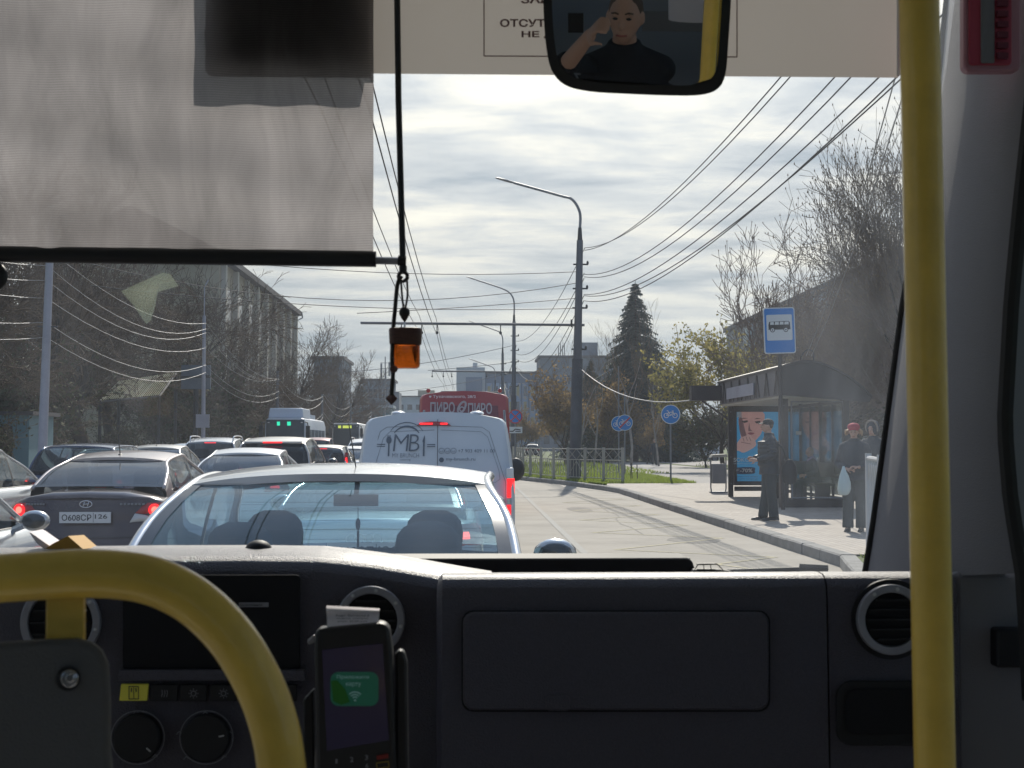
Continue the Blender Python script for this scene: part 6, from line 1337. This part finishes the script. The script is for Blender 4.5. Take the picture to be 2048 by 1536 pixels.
MB().ring(at(1780, 1238, 2.073), (0, -1, 0), 69*2.07/2800, 80*2.07/2800, .006, 48).build('vent_rim', 'dashdark', D3)
vent(D3, 1780, 1238, 70, 54, 2.066); vent(D, 742, 1240, 68, 53, 2.158); vent(D, 124, 1244, 78, 63, 2.158)
# glove box and pockets
faceplate(D2, 'glovebox_gap', rr(923, 1221, 1541, 1424, 23), 2.064, 'recess'); faceplate(D2, 'glovebox_lid', rr(926, 1224, 1538, 1421, 22), 2.064, 'dash', .004, .006, bev=.003)
faceplate(D2, 'latch', rr(1092, 1392, 1140, 1422, 8), 2.056, 'dash', .001, .003)
faceplate(D3, 'pocket_rim', rr(1673, 1362, 1900, 1492, 30), 2.06, 'dashdark', .002, .006); faceplate(D3, 'pocket', rr(1692, 1378, 1900, 1470, 20), 2.056, 'recess', .003)
# centre console
faceplate(D, 'radio_bay', rr(245, 1150, 600, 1342, 8), 2.155, 'recess'); b = MB()
a_ = at(478, 1214, 2.148); c_ = at(537, 1205, 2.148); MB().box(a_.x, c_.x, 2.147, 2.150, a_.z, c_.z).build('label_strip', 'ringgrey', D)
b = MB(); text_on(b, 'Безымянная', a_.x+.002, a_.z+.0015, (c_.x-a_.x)*.75, (c_.z-a_.z)*.6, lambda x, z: (x, 2.146, z)); b.build('label_text', 'recess', D, sharp=180)
faceplate(D, 'console_lip', [(238, 1340), (610, 1340), (612, 1362), (236, 1362)], 2.15, 'dash', .006, .01)
sw = faceplate(D, 'switch', [(242, 1368), (297, 1368), (294, 1402), (238, 1402)], 2.15, mat('yellow_label', (.95, .85, .10), .6), .002, .006); sw['label'] = 'switch covered by a yellow label'
b = MB(); f4 = lambda x, y: tuple(at(x, y, 2.1465)); flatline(b, [(258, 1373), (277, 1373), (277, 1398), (258, 1398), (258, 1373)], 1.6, f4); flatline(b, [(267.5, 1373), (267.5, 1398)], 1.4, f4); flatline(b, [(263, 1376), (263, 1384)], 2.4, f4); flatline(b, [(272, 1376), (272, 1384)], 2.4, f4); b.build('door_symbol', 'ink', sw, sharp=180)
for x0_ in (302, 360, 420, 480, 540):
    s2 = faceplate(D, 'switch', [(x0_, 1369), (x0_+54, 1369), (x0_+53, 1403), (x0_-1, 1403)], 2.15, 'dashdark', .002, .006)
    b = MB(); cx, cy = x0_+27, 1387
    if x0_ == 302: 
        for q in (-5, 0, 5): flatline(b, [(cx+q, 1380), (cx+q+1, 1386), (cx+q-1, 1394)], 1.2, f4)
    else: flatline(b, [(cx+5*math.cos(a), cy+5*math.sin(a)) for a in [2*pi*i/10 for i in range(11)]], 1.3, f4); [flatline(b, [(cx+7*math.cos(a), cy+7*math.sin(a)), (cx+10*math.cos(a), cy+10*math.sin(a))], 1.2, f4) for a in [2*pi*i/8 for i in range(8)]]
    b.build('switch_symbol', 'ringgrey', s2, sharp=180)
for cx, cy, ang in ((272, 1478, -40), (410, 1478, 10)):
    c = at(cx, cy, 2.14); kb_ = MB().disc(c, (0, 1, 0), .036, .02, 36).build('knob', 'dashdark', D, bevel=.003); b = MB(); b.ring(c+Vector((0, .012, 0)), (0, -1, 0), .0395, .0405, .002, 40); b.build('knob_scale', 'ringgrey', kb_)
    a = R(ang); MB().tube([c+Vector((.021*math.cos(a), -.001, .021*math.sin(a))), c+Vector((.029*math.cos(a), -.001, .029*math.sin(a)))], .0012, 5).build('knob_pointer', 'lens', kb_)
    b = MB(); f5 = lambda x, y: tuple(at(x, y, 2.1485))
    for qx, qy in ((-52, -12), (50, -12), (-38, 38), (38, 36), (0, -52)) if cx > 300 else ((0, -54), (38, 34)): flatline(b, [(cx+qx-5, cy+qy+3), (cx+qx, cy+qy-3), (cx+qx+5, cy+qy+1)], 1.5, f5)
    b.build('knob_symbols', 'ringgrey', kb_, sharp=180)
# windscreen pillar and door trim on the right
LB = [(-120, 1918), (0, 1896), (170, 1881), (400, 1845), (600, 1810), (900, 1770), (1060, 1748), (1150, 1733)]
RB_ = [(-120, 2072), (200, 2056), (400, 2034), (600, 2015), (850, 2001), (1000, 2013), (1150, 2038)]
def pil(u, v):
    y = lerp(-120, 1146, v); a = at(ipl(y, LB), y, 2.46); c = at(ipl(y, RB_), y, 2.02); p = a.lerp(c, u); p += Vector((-.035, -.05, 0))*math.sin(pi*u)**.8; return p
MB().slab(lambda u, v: pil(u, 1-v), 12, 20, (.05, .03, 0)).build('pillar_trim', 'trim', bus, sharp=180)
MB().tube([pil(0, i/24)+Vector((-.003, 0, 0)) for i in range(25)], .006, 8).build('windscreen_seal', 'rubber', bus)
MB().tube([pil(1, i/24)+Vector((.004, -.005, 0)) for i in range(25)]+[at(2052, 1250, 2.02), at(2060, 1400, 2.02)], .012, 8).build('door_seal', 'rubber', bus)
MB().disc(at(1954, 1114, 2.08), (0, 1, 0), .0028, .004, 12).build('screw', 'recess', bus)
b = MB(); b.prism([at(1908, 1143, 2.10), at(2120, 1143, 2.10), at(2120, 1700, 2.10), at(1912, 1700, 2.10)], (0, .1, 0)); b.build('door_trim', 'trim', bus, bevel=.01)
faceplate(bus, 'door_latch_box', rr(1994, 1258, 2090, 1336, 6), 2.07, 'dashdark', .0, .03, bev=.004)
# wiper outside
b = MB(); b.tube([at(1455, 1143, 2.80), at(1640, 1137, 2.80)], .005, 6); b.tube([at(1600, 1134, 2.78), at(1655, 1137, 2.78)], .008, 6); b.build('wiper', 'black', bus)
b = MB(); b.tube([at(1045, 1146, 2.85), at(1380, 1120, 2.85)], .005, 6); b.build('wiper', 'black', bus)
# second dark hollow behind the rail (instrument shadow) is part of the dashboard; seats of the cab
for x_, y_ in ((-1.0, -.2), (-.55, -1.7), (.45, -2.6), (-1.0, -2.8), (-.5, -3.6)):
    b = MB(); b.box(x_-.22, x_+.22, y_-.2, y_+.25, .75, .88); b.loft([[(x_+w_*math.cos(a), y_-.22+.05*math.sin(a), z) for a in [2*pi*i/14 for i in range(14)]] for z, w_ in ((.85, .21), (1.2, .22), (1.45, .18), (1.52, .10))]); b.build('passenger_seat', 'busfloor', bus, sharp=60)
bm_ = bpy.data.materials.new('translucent_board'); bm_.use_nodes = True; _t = bm_.node_tree; _t.nodes.clear(); _o = _t.nodes.new('ShaderNodeOutputMaterial'); _a = _t.nodes.new('ShaderNodeBsdfTranslucent'); _b = _t.nodes.new('ShaderNodeBsdfDiffuse'); _m = _t.nodes.new('ShaderNodeMixShader')
_a.inputs[0].default_value = (.62, .57, .53, 1); _b.inputs[0].default_value = (.72, .69, .66, 1); _m.inputs[0].default_value = .20; _t.links.new(_b.outputs[0], _m.inputs[1]); _t.links.new(_a.outputs[0], _m.inputs[2]); _t.links.new(_m.outputs[0], _o.inputs[0]); M['board'] = bm_
# ---- white board across the top of the windscreen
YB = 2.15
bd = thing('route_board', 'white board with brown Cyrillic notice across the top of the windscreen', 'board', tuple(at(1100, 150, YB)))
A = at(410, 152, YB); B_ = at(1797, 152, YB)
MB().grid(lambda u, v: (lerp(A.x, B_.x, u), YB, lerp(at(1100, 150, YB).z, A.z+.42, v)), 4, 2).build('panel', 'board', bd, sharp=180)
b = MB(); b.tube([at(1797, 150, YB), at(1797, -400, YB)], .003, 6); b.build('edge_strip', 'white', bd)
b = MB(); f6 = lambda x, y: tuple(at(x, y, YB-.002)); flatline(b, [(968, -80), (968, 112), (1474, 114), (1474, -80)], 2.2, f6); b.build('printed_frame', 'boardred', bd, sharp=180)
def bt_(s, x0_, y0_, x1_, y1_):
    b = MB(); text_on(b, s, x0_, 0, x1_-x0_, 1, lambda x, z: tuple(at(x, lerp(y1_, y0_, z), YB-.002)), .03); b.build('notice_text', 'boardred', bd, sharp=180)
bt_('ОТСУТСТВИЕ', 1000, 38, 1180, 54); bt_('НЕ ДАЕТ', 1043, 62, 1165, 77); bt_('ЗАЯВКА', 1042, -9, 1160, 7)
for x_ in (500, 1740): MB().tube([at(x_, -220, YB+.01), at(x_, -330, YB+.02)], .006, 6).build('hanger', 'black', bd)
bk_ = tag(MB().box(at(412, 0, YB).x, at(738, 0, YB).x, YB+.004, YB+.05, at(600, 138, YB).z, A.z+.42).build('shade_box', 'recess'), 'added dark box behind the blind that shades a rectangle of the cloth', 'shade blocker')  # added opaque box keeping the backlight off this part of the blind
# ---- roller blind
def cloth_mat():
    m = bpy.data.materials.new('blind_fabric'); m.use_nodes = True; t = m.node_tree; t.nodes.clear(); NN = t.nodes.new; LL = t.links.new
    out = NN('ShaderNodeOutputMaterial'); tl = NN('ShaderNodeBsdfTranslucent'); df = NN('ShaderNodeBsdfDiffuse'); tp = NN('ShaderNodeBsdfTransparent')
    tcn = NN('ShaderNodeTexCoord'); wv = NN('ShaderNodeTexWave'); wv.wave_type = 'BANDS'; wv.bands_direction = 'Z'; wv.inputs['Scale'].default_value = 85; wv.inputs['Distortion'].default_value = .8; wv.inputs['Detail'].default_value = 2; wv.inputs['Detail Scale'].default_value = .3; LL(tcn.outputs['Object'], wv.inputs['Vector'])
    mp = NN('ShaderNodeMapping'); mp.inputs['Scale'].default_value = (7, 7, 2.2); LL(tcn.outputs['Object'], mp.inputs[0])
    n = NN('ShaderNodeTexNoise'); n.inputs['Scale'].default_value = 1.6; n.inputs['Detail'].default_value = 8; n.inputs['Roughness'].default_value = .6; n.inputs['Distortion'].default_value = .6; LL(mp.outputs[0], n.inputs['Vector'])
    mr = NN('ShaderNodeMapRange'); mr.inputs[1].default_value = .3; mr.inputs[2].default_value = .72; mr.inputs[3].default_value = .72; mr.inputs[4].default_value = 1.25; LL(n.outputs[0], mr.inputs[0])
    m3 = NN('ShaderNodeMapRange'); m3.inputs[3].default_value = .80; m3.inputs[4].default_value = 1.12; LL(wv.outputs['Fac'], m3.inputs[0])
    mm = NN('ShaderNodeMath'); mm.operation = 'MULTIPLY'; LL(mr.outputs[0], mm.inputs[0]); LL(m3.outputs[0], mm.inputs[1])
    sc = NN('ShaderNodeVectorMath'); sc.operation = 'SCALE'; sc.inputs[0].default_value = (.185, .175, .178); LL(mm.outputs[0], sc.inputs['Scale']); LL(sc.outputs[0], tl.inputs[0]); LL(sc.outputs[0], df.inputs[0]); tp.inputs[0].default_value = (.8, .8, .8, 1)
    a = NN('ShaderNodeMixShader'); a.inputs[0].default_value = .88; LL(df.outputs[0], a.inputs[1]); LL(tl.outputs[0], a.inputs[2])
    b = NN('ShaderNodeMixShader'); b.inputs[0].default_value = .05; LL(a.outputs[0], b.inputs[1]); LL(tp.outputs[0], b.inputs[2]); LL(b.outputs[0], out.inputs[0]); return m
M['cloth'] = cloth_mat(); YC = 2.118
bl = thing('sun_blind', 'grey translucent roller blind pulled down over the left of the windscreen', 'blind', tuple(at(350, 510, YC)))
def blf(u, v):
    x = lerp(-520, 747, u); yb2 = ipl(x, [(-520, 486), (0, 492), (745, 506)]); y = lerp(yb2+4, -330, v)
    p = at(x, y, YC); p.y += .006*math.sin(u*23+v*3)*(1-v)*.5+.004*math.sin(u*61+v*9)*(1-v*.5)+.003*math.sin(v*30+u*8); return p
MB().grid(blf, 120, 50).build('fabric', 'cloth', bl, sharp=180)
MB().tube([at(-520, 500, YC), at(0, 508, YC), at(752, 518, YC)], .0125, 12).build('bottom_bar', 'black', bl)
MB().tube([at(752, 521, YC), at(796, 522, YC)], .0058, 10).build('bar_end_rod', 'ringgrey', bl)
MB().tube([at(790, -330, YC), at(797, 200, YC), at(806, 535, YC)], .0048, 8).build('pull_rod', 'black', bl)
b = MB(); b.tube([at(796, 521, YC), at(812, 522, YC)], .008, 10); b.tube([at(806, 532, YC), at(806, 545, YC)], .006, 8); P = [at(806+9*math.cos(a), 553+9*math.sin(a), YC) for a in [2*pi*i/14 for i in range(15)]]; b.tube(P, .003, 6, cap=False); b.build('hook', 'black', bl)
MB().ell(at(-12, 553, YC), (.021, .012, .022), 14, 10).build('bracket_knob', 'black', bl)
MB().tube([at(-520, -340, YC), at(790, -340, YC)], .03, 12).build('roller', 'ceil', bl)
M['tape'] = mat('yellow_tape', (.45, .33, .05), .7); MB().prism([at(408, 60, YC+.035), at(418, 60, YC+.035), at(424, 150, YC+.035), at(416, 150, YC+.035)], (0, .002, 0)).build('tape_strip', 'tape', bl)
# ---- pendant
YP = 2.08
M['wood'] = mat('dark_wood', (.10, .045, .035), .5, var=.3, vs=60, stretch=(1, 1, 6)); m = bpy.data.materials.new('amber_glass'); m.use_nodes = True; q = m.node_tree.nodes['Principled BSDF']; q.inputs['Base Color'].default_value = (.38, .075, .008, 1); q.inputs['Roughness'].default_value = .03; q.inputs['Transmission Weight'].default_value = .9; q.inputs['IOR'].default_value = 1.35; M['amber'] = m
pd = thing('hanging_pendant', 'amber glass scent bottle with wooden cap hanging on a black cord from the blind hook', 'pendant', tuple(at(810, 740, YP)))
c = at(811, 673, YP); k = YP/2800; b = MB()
b.loft([[c+Vector((r_*k*math.copysign(abs(math.cos(a))**.6, math.cos(a)), r_*k*.8*math.copysign(abs(math.sin(a))**.6, math.sin(a)), dz*k)) for a in [2*pi*i/24 for i in range(24)]] for dz, r_ in ((-17, 30), (-15, 32), (12, 33.5), (16, 32), (17, 28))]); b.build('wooden_cap', 'wood', pd, sharp=50)
c = at(811, 713, YP); b = MB(); b.loft([[c+Vector((r_*k*math.copysign(abs(math.cos(a))**.55, math.cos(a)), r_*k*.8*math.copysign(abs(math.sin(a))**.55, math.sin(a)), dz*k)) for a in [2*pi*i/28 for i in range(28)]] for dz, r_ in ((-24, 24), (-22, 27.5), (-18, 29), (22, 29))]); b.build('bottle', 'amber', pd, sharp=50)
b = MB(); b.ell(at(809, 625, YP), (11*k, 11*k, 12*k), 14, 10); b.tube([at(809, 634, YP), at(809.5, 644, YP)], [.006, .001], 8); b.build('bead', 'black', pd)
b = MB(); b.tube([at(809, 644, YP), at(810, 656, YP)], .0014, 6); b.build('eyelet', 'chrome', pd)
b = MB(); b.tube(curve([at(802, 560, YP), at(804, 590, YP), at(807, 616, YP)], 4), .0016, 6); b.tube(curve([at(814, 560, YP), at(815, 590, YP), at(811, 616, YP)], 4), .0016, 6)
b.tube(curve([at(803, 552, YP), at(795, 570, YP), at(790, 620, YP), at(786, 665, YP), at(784, 720, YP-.03), at(786, 745, YP-.02), at(783, 790, YP-.01)], 5), .0032, 7); b.build('cord', 'black', pd)
b = MB(); b.ell(at(787, 738, YP-.03), (9*k, 8*k, 8*k), 5, 4); b.ell(at(783, 797, YP-.01), (12*k, 9*k, 13*k), 4, 2); b.build('cord_beads', 'wood', pd, sharp=20)
# ---- rear view mirror
M0 = at(1272, 70, 1.86); nrm_ = (Vector((0, 0, CH))-at(1117, 30, 1.86)).normalized()
def onp(x, y, off=0): d = ray(x, y); c0_ = Vector((0, 0, CH)); q = M0+nrm_*off; tt = (q-c0_).dot(nrm_)/d.dot(nrm_); return c0_+d*tt
mr_ = thing('rear_view_mirror', 'black framed interior mirror hanging from the white board, showing the photographer', 'mirror', tuple(M0))
outl = curve([(1086, -70, 0), (1087, 20, 0), (1092, 90, 0), (1103, 140, 0), (1130, 170, 0), (1180, 183, 0), (1260, 188, 0), (1340, 191, 0), (1400, 190, 0), (1435, 178, 0), (1451, 148, 0), (1457, 80, 0), (1462, 0, 0), (1464, -70, 0)], 4)
op = [(p.x, p.y) for p in outl]
b = MB(); b.prism([onp(x, y, 0) for x, y in op], -nrm_*.03); b.build('housing', 'black', mr_, bevel=.004)
cxm, cym = 1272, 40; inn = [(cxm+(x-cxm)*.905, cym+(y-cym)*.865) for x, y in op]
b = MB(); n_ = len(op); b.add([onp(x, y, .006) for x, y in op]+[onp(x, y, .008) for x, y in inn], [(i, (i+1) % n_, n_+(i+1) % n_, n_+i) for i in range(n_)]); b.build('frame', 'black', mr_, sharp=60)
RC = 6.0; cc = onp(cxm, 60); cols = []
ys_ = [lerp(-64, 166, j/14) for j in range(15)]
def span(y):
    xs = []
    for i in range(n_):
        (xa, ya_), (xb, yb3) = inn[i], inn[(i+1) % n_]
        if (ya_-y)*(yb3-y) <= 0 and ya_ != yb3: xs.append(xa+(xb-xa)*(y-ya_)/(yb3-ya_))
    return (min(xs), max(xs)) if xs else (cxm-60, cxm+60)
def mg(u, v):
    y = lerp(max(p[1] for p in inn)-.5, min(p[1] for p in inn)+.5, v); a, c = span(y); p = onp(lerp(a, c, u), y, .002); r2_ = (p-cc).length_squared; return p+nrm_*(.006-r2_/(2*RC))
MB().grid(mg, 24, 16).build('mirror_glass', 'busmirror', mr_, sharp=180)
MB().tube([M0-nrm_*.03, M0-nrm_*.06+Vector((0, .03, .10)), Vector((M0.x, YB-.01, M0.z+.22))], .008, 8).build('arm', 'black', mr_)
# ---- photographer (seen only in the mirror)
t, h_ = human('photographer in a dark t-shirt reaching forward with a phone, visible only in the mirror', .15, -.82, .09, R(176), 1.74, hl=((.16, -.66, 1.36), (.3, -.42, .62)), el=((.27, -.36, 1.12), (.30, -.1, .72)), top='tshirt', hem=.50, hair='short', hairm='hair_brown', headyaw=R(12), curl=.9, sleeve=.25, pel=(0, 0, .52), knees=((.11, -.44, .50), (-.11, -.44, .50)), feet=((.12, -.48, .09), (-.12, -.44, .09)))
for t, l_, rz_, s_ in PEND: t.location = l_; t.rotation_euler = (0, 0, rz_); t.scale = (s_, s_, s_)
ph = MB().box(-.035, .02, -.022, -.012, CH-.055, CH+.015).build('phone', 'shoes'); tag(ph, 'phone held up by the photographer in the mirror reflection', 'phone')
for x_, y_ in ((-.42, -1.15), (.55, -1.95)):
    b = MB(); b.loft([[(x_+w_*math.cos(a), y_+.06*math.sin(a), z) for a in [2*pi*i/14 for i in range(14)]] for z, w_ in ((.95, .17), (1.15, .18), (1.3, .15), (1.36, .06))]); b.build('seat_cover', 'paperw', bus, sharp=60)
MB().tube([(-.72, -1.0, .9), (-.60, -1.15, 1.25), (-.2, -1.2, 1.42)], .015, 8).build('hand_rail', 'yellow', bus)
# yellow poles behind, seen in the mirror
tag(MB().tube([(.66, -1.5, .46), (.60, -1.5, 2.78)], .017, 12).build('grab_pole', 'yellow'), 'yellow grab pole farther back, visible in the mirror', 'grab pole', 'yellow grab poles')
# ---- yellow vertical pole
pg = MB().tube([at(1877, 1900, 1.15), at(1870, 1536, 1.15), at(1838, 0, 1.15), at(1833, -300, 1.15)], .0166, 28).build('grab_pole', 'yellow', sharp=180); tag(pg, 'yellow vertical grab pole close to us at the right', 'grab pole', 'yellow grab poles')
# ---- seat back frame, lower left
sb = thing('seat_frame', 'curved yellow tube frame with grey back panel of the driver partition at lower left', 'seat frame', tuple(at(200, 1700, 1.0)))
pts = [(-330, 1270, .98), (-180, 1185, .99), (-60, 1163, 1.0), (60, 1153, 1.0), (180, 1147, 1.0), (290, 1158, 1.0), (380, 1197, 1.0), (455, 1266, 1.0), (510, 1352, 1.0), (545, 1440, 1.0), (563, 1536, 1.0), (572, 1700, 1.0), (574, 1900, 1.0)]
MB().tube(curve([at(*p) for p in pts], 6), .0172, 24).build('tube', 'yellow', sb, sharp=180)
MB().prism([at(92, 1180, 1.0), at(168, 1178, 1.0), at(167, 1320, 1.0), at(90, 1320, 1.0)], (0, .006, 0)).build('bracket', 'yellow', sb, bevel=.001)
P = [at(x, y, .985) for x, y in ((-400, 1330), (-200, 1300), (0, 1287), (80, 1281), (150, 1279), (180, 1287), (200, 1303), (212, 1330), (216, 1400), (216, 1500), (222, 1560), (235, 1800), (-400, 1800))]
MB().prism(P, (0, .012, 0)).build('back_panel', 'panelgrey', sb, bevel=.004)
b = MB(); b.disc(at(141, 1356, .984), (0, -1, 0), .006, .003, 20); b.disc(at(142, 1355, .981), (0, -1, 0), .0036, .003, 6); b.build('bolt', 'chrome', sb, bevel=.0006); MB().disc(at(137, 1357, .9845), (0, -1, 0), .0085, .001, 20).build('bolt_washer', 'black', sb)
# ---- payment terminal
YT = 1.5
tm = thing('payment_terminal', 'black card payment terminal with dim lilac screen standing in front of the centre vent', 'payment terminal', tuple(at(712, 1700, YT)))
P = [at(x, y, YT) for x, y in ((630, 1262), (640, 1258), (765, 1246), (778, 1256), (784, 1300), (797, 1700), (637, 1700), (628, 1300))]
MB().prism(P, (0, .03, 0)).build('body', 'black', tm, bevel=.004)
P = [at(x, y, YT-.001) for x, y in ((644, 1300), (765, 1287), (778, 1480), (654, 1502))]; sc_ = MB().prism(P, (0, .002, 0)).build('screen', 'screen', tm)
sq = lambda pts, o_: [at(x, y, YT-o_) for x, y in pts]
b = MB(); b.prism(sq(rr(661, 1344, 757, 1412, 16), .002), (0, .0005, 0)); b.build('card_icon', 'cardgreen', sc_)
b = MB(); b.add(sq([(662, 1362), (674, 1360), (690, 1378), (700, 1404), (682, 1410), (666, 1402)], .0026), [tuple(range(6))]); b.build('leaf_shape', 'leafg', sc_)
b = MB(); f7 = lambda x, y: tuple(at(x, y, YT-.003))
def tpx(b, s, x0_, y0_, x1_, y1_, Y, bold=0): text_on(b, s, x0_, 0, x1_-x0_, 1, lambda x, z: tuple(at(x, lerp(y1_, y0_, z), Y)), bold)
tpx(b, 'Приложите', 674, 1350, 738, 1359, YT-.003); tpx(b, 'карту', 692, 1365, 722, 1374, YT-.003)
for r_ in (6, 11, 16): flatline(b, [(710+r_*math.cos(a), 1400+r_*math.sin(a)) for a in [R(225+90*i/8) for i in range(9)]], 2.0, f7)
b.add([f7(707, 1402), f7(713, 1402), f7(710, 1398)], [(0, 1, 2)]); b.build('screen_text', 'icon', sc_, sharp=180)
b = MB(); tpx(b, '1', 671, 1518, 675, 1527, YT-.001, .02); tpx(b, '2', 700, 1514, 707, 1524, YT-.001, .02); tpx(b, '3', 730, 1510, 736, 1520, YT-.001, .02); tpx(b, '6', 731, 1527, 737, 1536, YT-.001, .02); b.build('key_digits', 'ringgrey', tm, sharp=180)
M['redkey'] = mat('red_key', (.25, .02, .015), .5); b = MB(); b.prism(sq(((753, 1512), (776, 1508), (777, 1516), (754, 1520)), .002), (0, .003, 0)); b.build('red_key', 'redkey', tm)
b = MB(); flatline(b, [(753, 1526), (777, 1523), (778, 1534), (754, 1537), (753, 1526)], 1.3, lambda x, y: tuple(at(x, y, YT-.001))); b.build('key_outline', M['tape'], tm, sharp=180)
b = MB(); b.prism(sq(((790, 1310), (797, 1300), (808, 1304), (814, 1325), (818, 1700), (793, 1700)), -.02), (0, .02, 0)); b.build('holder_arm', 'black', tm, bevel=.003)
b = MB(); b.prism(sq(((614, 1282), (628, 1270), (630, 1285), (618, 1290)), -.015), (0, .01, 0)); b.build('holder_clip', 'ringgrey', tm, bevel=.001)
b = MB(); b.prism(sq(((606, 1400), (626, 1380), (632, 1700), (606, 1700)), -.02), (0, .02, 0)); b.build('holder_back', 'dashdark', tm, bevel=.002)
rc = thing('receipt', 'curled white till receipt sticking out of the terminal top', 'receipt', tuple(at(705, 1256, YT+.01)))
def rcf(u, v): x = lerp(lerp(654, 651, v), lerp(757, 758, v), u); y = lerp(lerp(1256, 1244, u), lerp(1214, 1220, u), v); p = at(x, y, YT+.012); p.y += .006*math.sin(pi*v*.95)*(1 if v < .8 else 1)+(.012 if v > .85 else 0)*((v-.85)/.15); return p
MB().slab(rcf, 6, 10, (0, .0004, 0)).build('paper', 'paperw', rc, sharp=180)
b = MB()
for k2, s in enumerate(('Банк: Выписка 0', 'Карта: оплата', 'Итог: 35.00 руб')): tpx(b, s, 672+k2*2, 1229+k2*6, 738-k2*2, 1233+k2*6, YT+.0105)
b.build('printed_text', 'ink', rc, sharp=180)
# ---- small things on the dash
tc_ = thing('toy_car', 'tiny toy hatchback with see through windows standing on the right of the dashboard', 'toy car', tuple(at(1420, 1148, 2.16)))
b = MB(); b.prism([at(x, y, 2.15) for x, y in ((1386, 1146), (1388, 1140), (1393, 1139), (1436, 1139), (1446, 1140), (1464, 1143), (1466, 1150), (1386, 1150))], (0, .02, 0)); b.build('body', 'black', tc_, bevel=.001)
b = MB()
for Y_ in (2.15, 2.168):
    flatline(b, [(1389, 1140), (1396, 1129), (1402, 1128), (1434, 1128), (1446, 1140)], 1.8, lambda x, y: tuple(at(x, y, Y_)))
    for x_ in (1407, 1421): flatline(b, [(x_, 1128), (x_+1, 1140)], 1.6, lambda x, y: tuple(at(x, y, Y_)))
b.prism([at(1396, 1129, 2.15), at(1434, 1128, 2.15), at(1434, 1129.5, 2.15), at(1396, 1130.5, 2.15)], (0, .02, 0)); b.build('cabin_frame', 'black', tc_, sharp=180)
tag(MB().ell(at(517, 1101, 2.26), (.022, .022, .017), 18, 10).build('sensor_dome', 'dashdark', sharp=180), 'small glossy black dome on top of the dashboard', 'dome')
nb = thing('notebook', 'open orange edged booklet lying on the dashboard behind the yellow tube', 'booklet', tuple(at(120, 1098, 2.2)))
M['orange'] = mat('orange_cover', (.55, .30, .05), .7); MB().prism([at(x, y, 2.22) for x, y in ((90, 1098), (104, 1088), (136, 1072), (166, 1098))], (0, .09, -.004)).build('cover', 'orange', nb); MB().prism([at(x, y, 2.23) for x, y in ((58, 1064), (64, 1067), (104, 1095), (88, 1098), (72, 1085))], (0, .07, 0)).build('pages', 'paperw', nb)
m = glass_mat('faint_reflection', (.86, .90, .86), .1, .10, (.70, .74, .62)); M['faint'] = m
b = MB(); P = [at(x, y, 2.52) for x, y in ((242, 582), (325, 545), (340, 548), (357, 572), (315, 584), (311, 610), (301, 642), (292, 648), (268, 612))]; b.prism(P, (0, .0006, 0)); tag(b.build('banknote_reflection', m, sharp=180), 'faint pale green pane shaped as a banknote reflection in the windscreen at upper left', 'paper')  # tinted pane that draws the reflection of a banknote on the glass
hh = thing('hammer_holder', 'faded red plastic emergency hammer holder at the top right corner', 'hammer holder', tuple(at(1985, 140, 2.0)))
faceplate(hh, 'frame', rr(1928, -60, 2042, 143, 14), 2.0, 'palepink', 0, .02, bev=.003); faceplate(hh, 'inner', rr(1938, -50, 2024, 130, 8), 1.998, 'hotpink', .002, .004)
faceplate(hh, 'slot', rr(1962, -50, 1990, 126, 4), 1.995, 'trim', .002, .003)
b = MB()
for k2 in range(8): p = at(1992, -40+k2*21, 1.994); q = at(2014, -28+k2*21, 1.994); b.box(p.x, q.x, 1.988, 1.994, q.z, p.z)
b.build('ribs', mat('dark_red_plastic', (.14, .02, .04), .5), hh)
# ================================================================ air
hz_ = bpy.data.materials.new('haze'); hz_.use_nodes = True; t_ = hz_.node_tree; t_.nodes.clear(); o_ = t_.nodes.new('ShaderNodeOutputMaterial'); v_ = t_.nodes.new('ShaderNodeVolumePrincipled')
v_.inputs['Color'].default_value = (.78, .86, 1, 1); v_.inputs['Density'].default_value = HAZE; v_.inputs['Anisotropy'].default_value = .3; t_.links.new(v_.outputs[0], o_.inputs['Volume'])
if HAZE > 0:
    o = MB().box(-400, 400, -50, 420, -1.1, 40).build('haze', hz_); struct(o, 'stuff', 'thin bluish haze over the street')
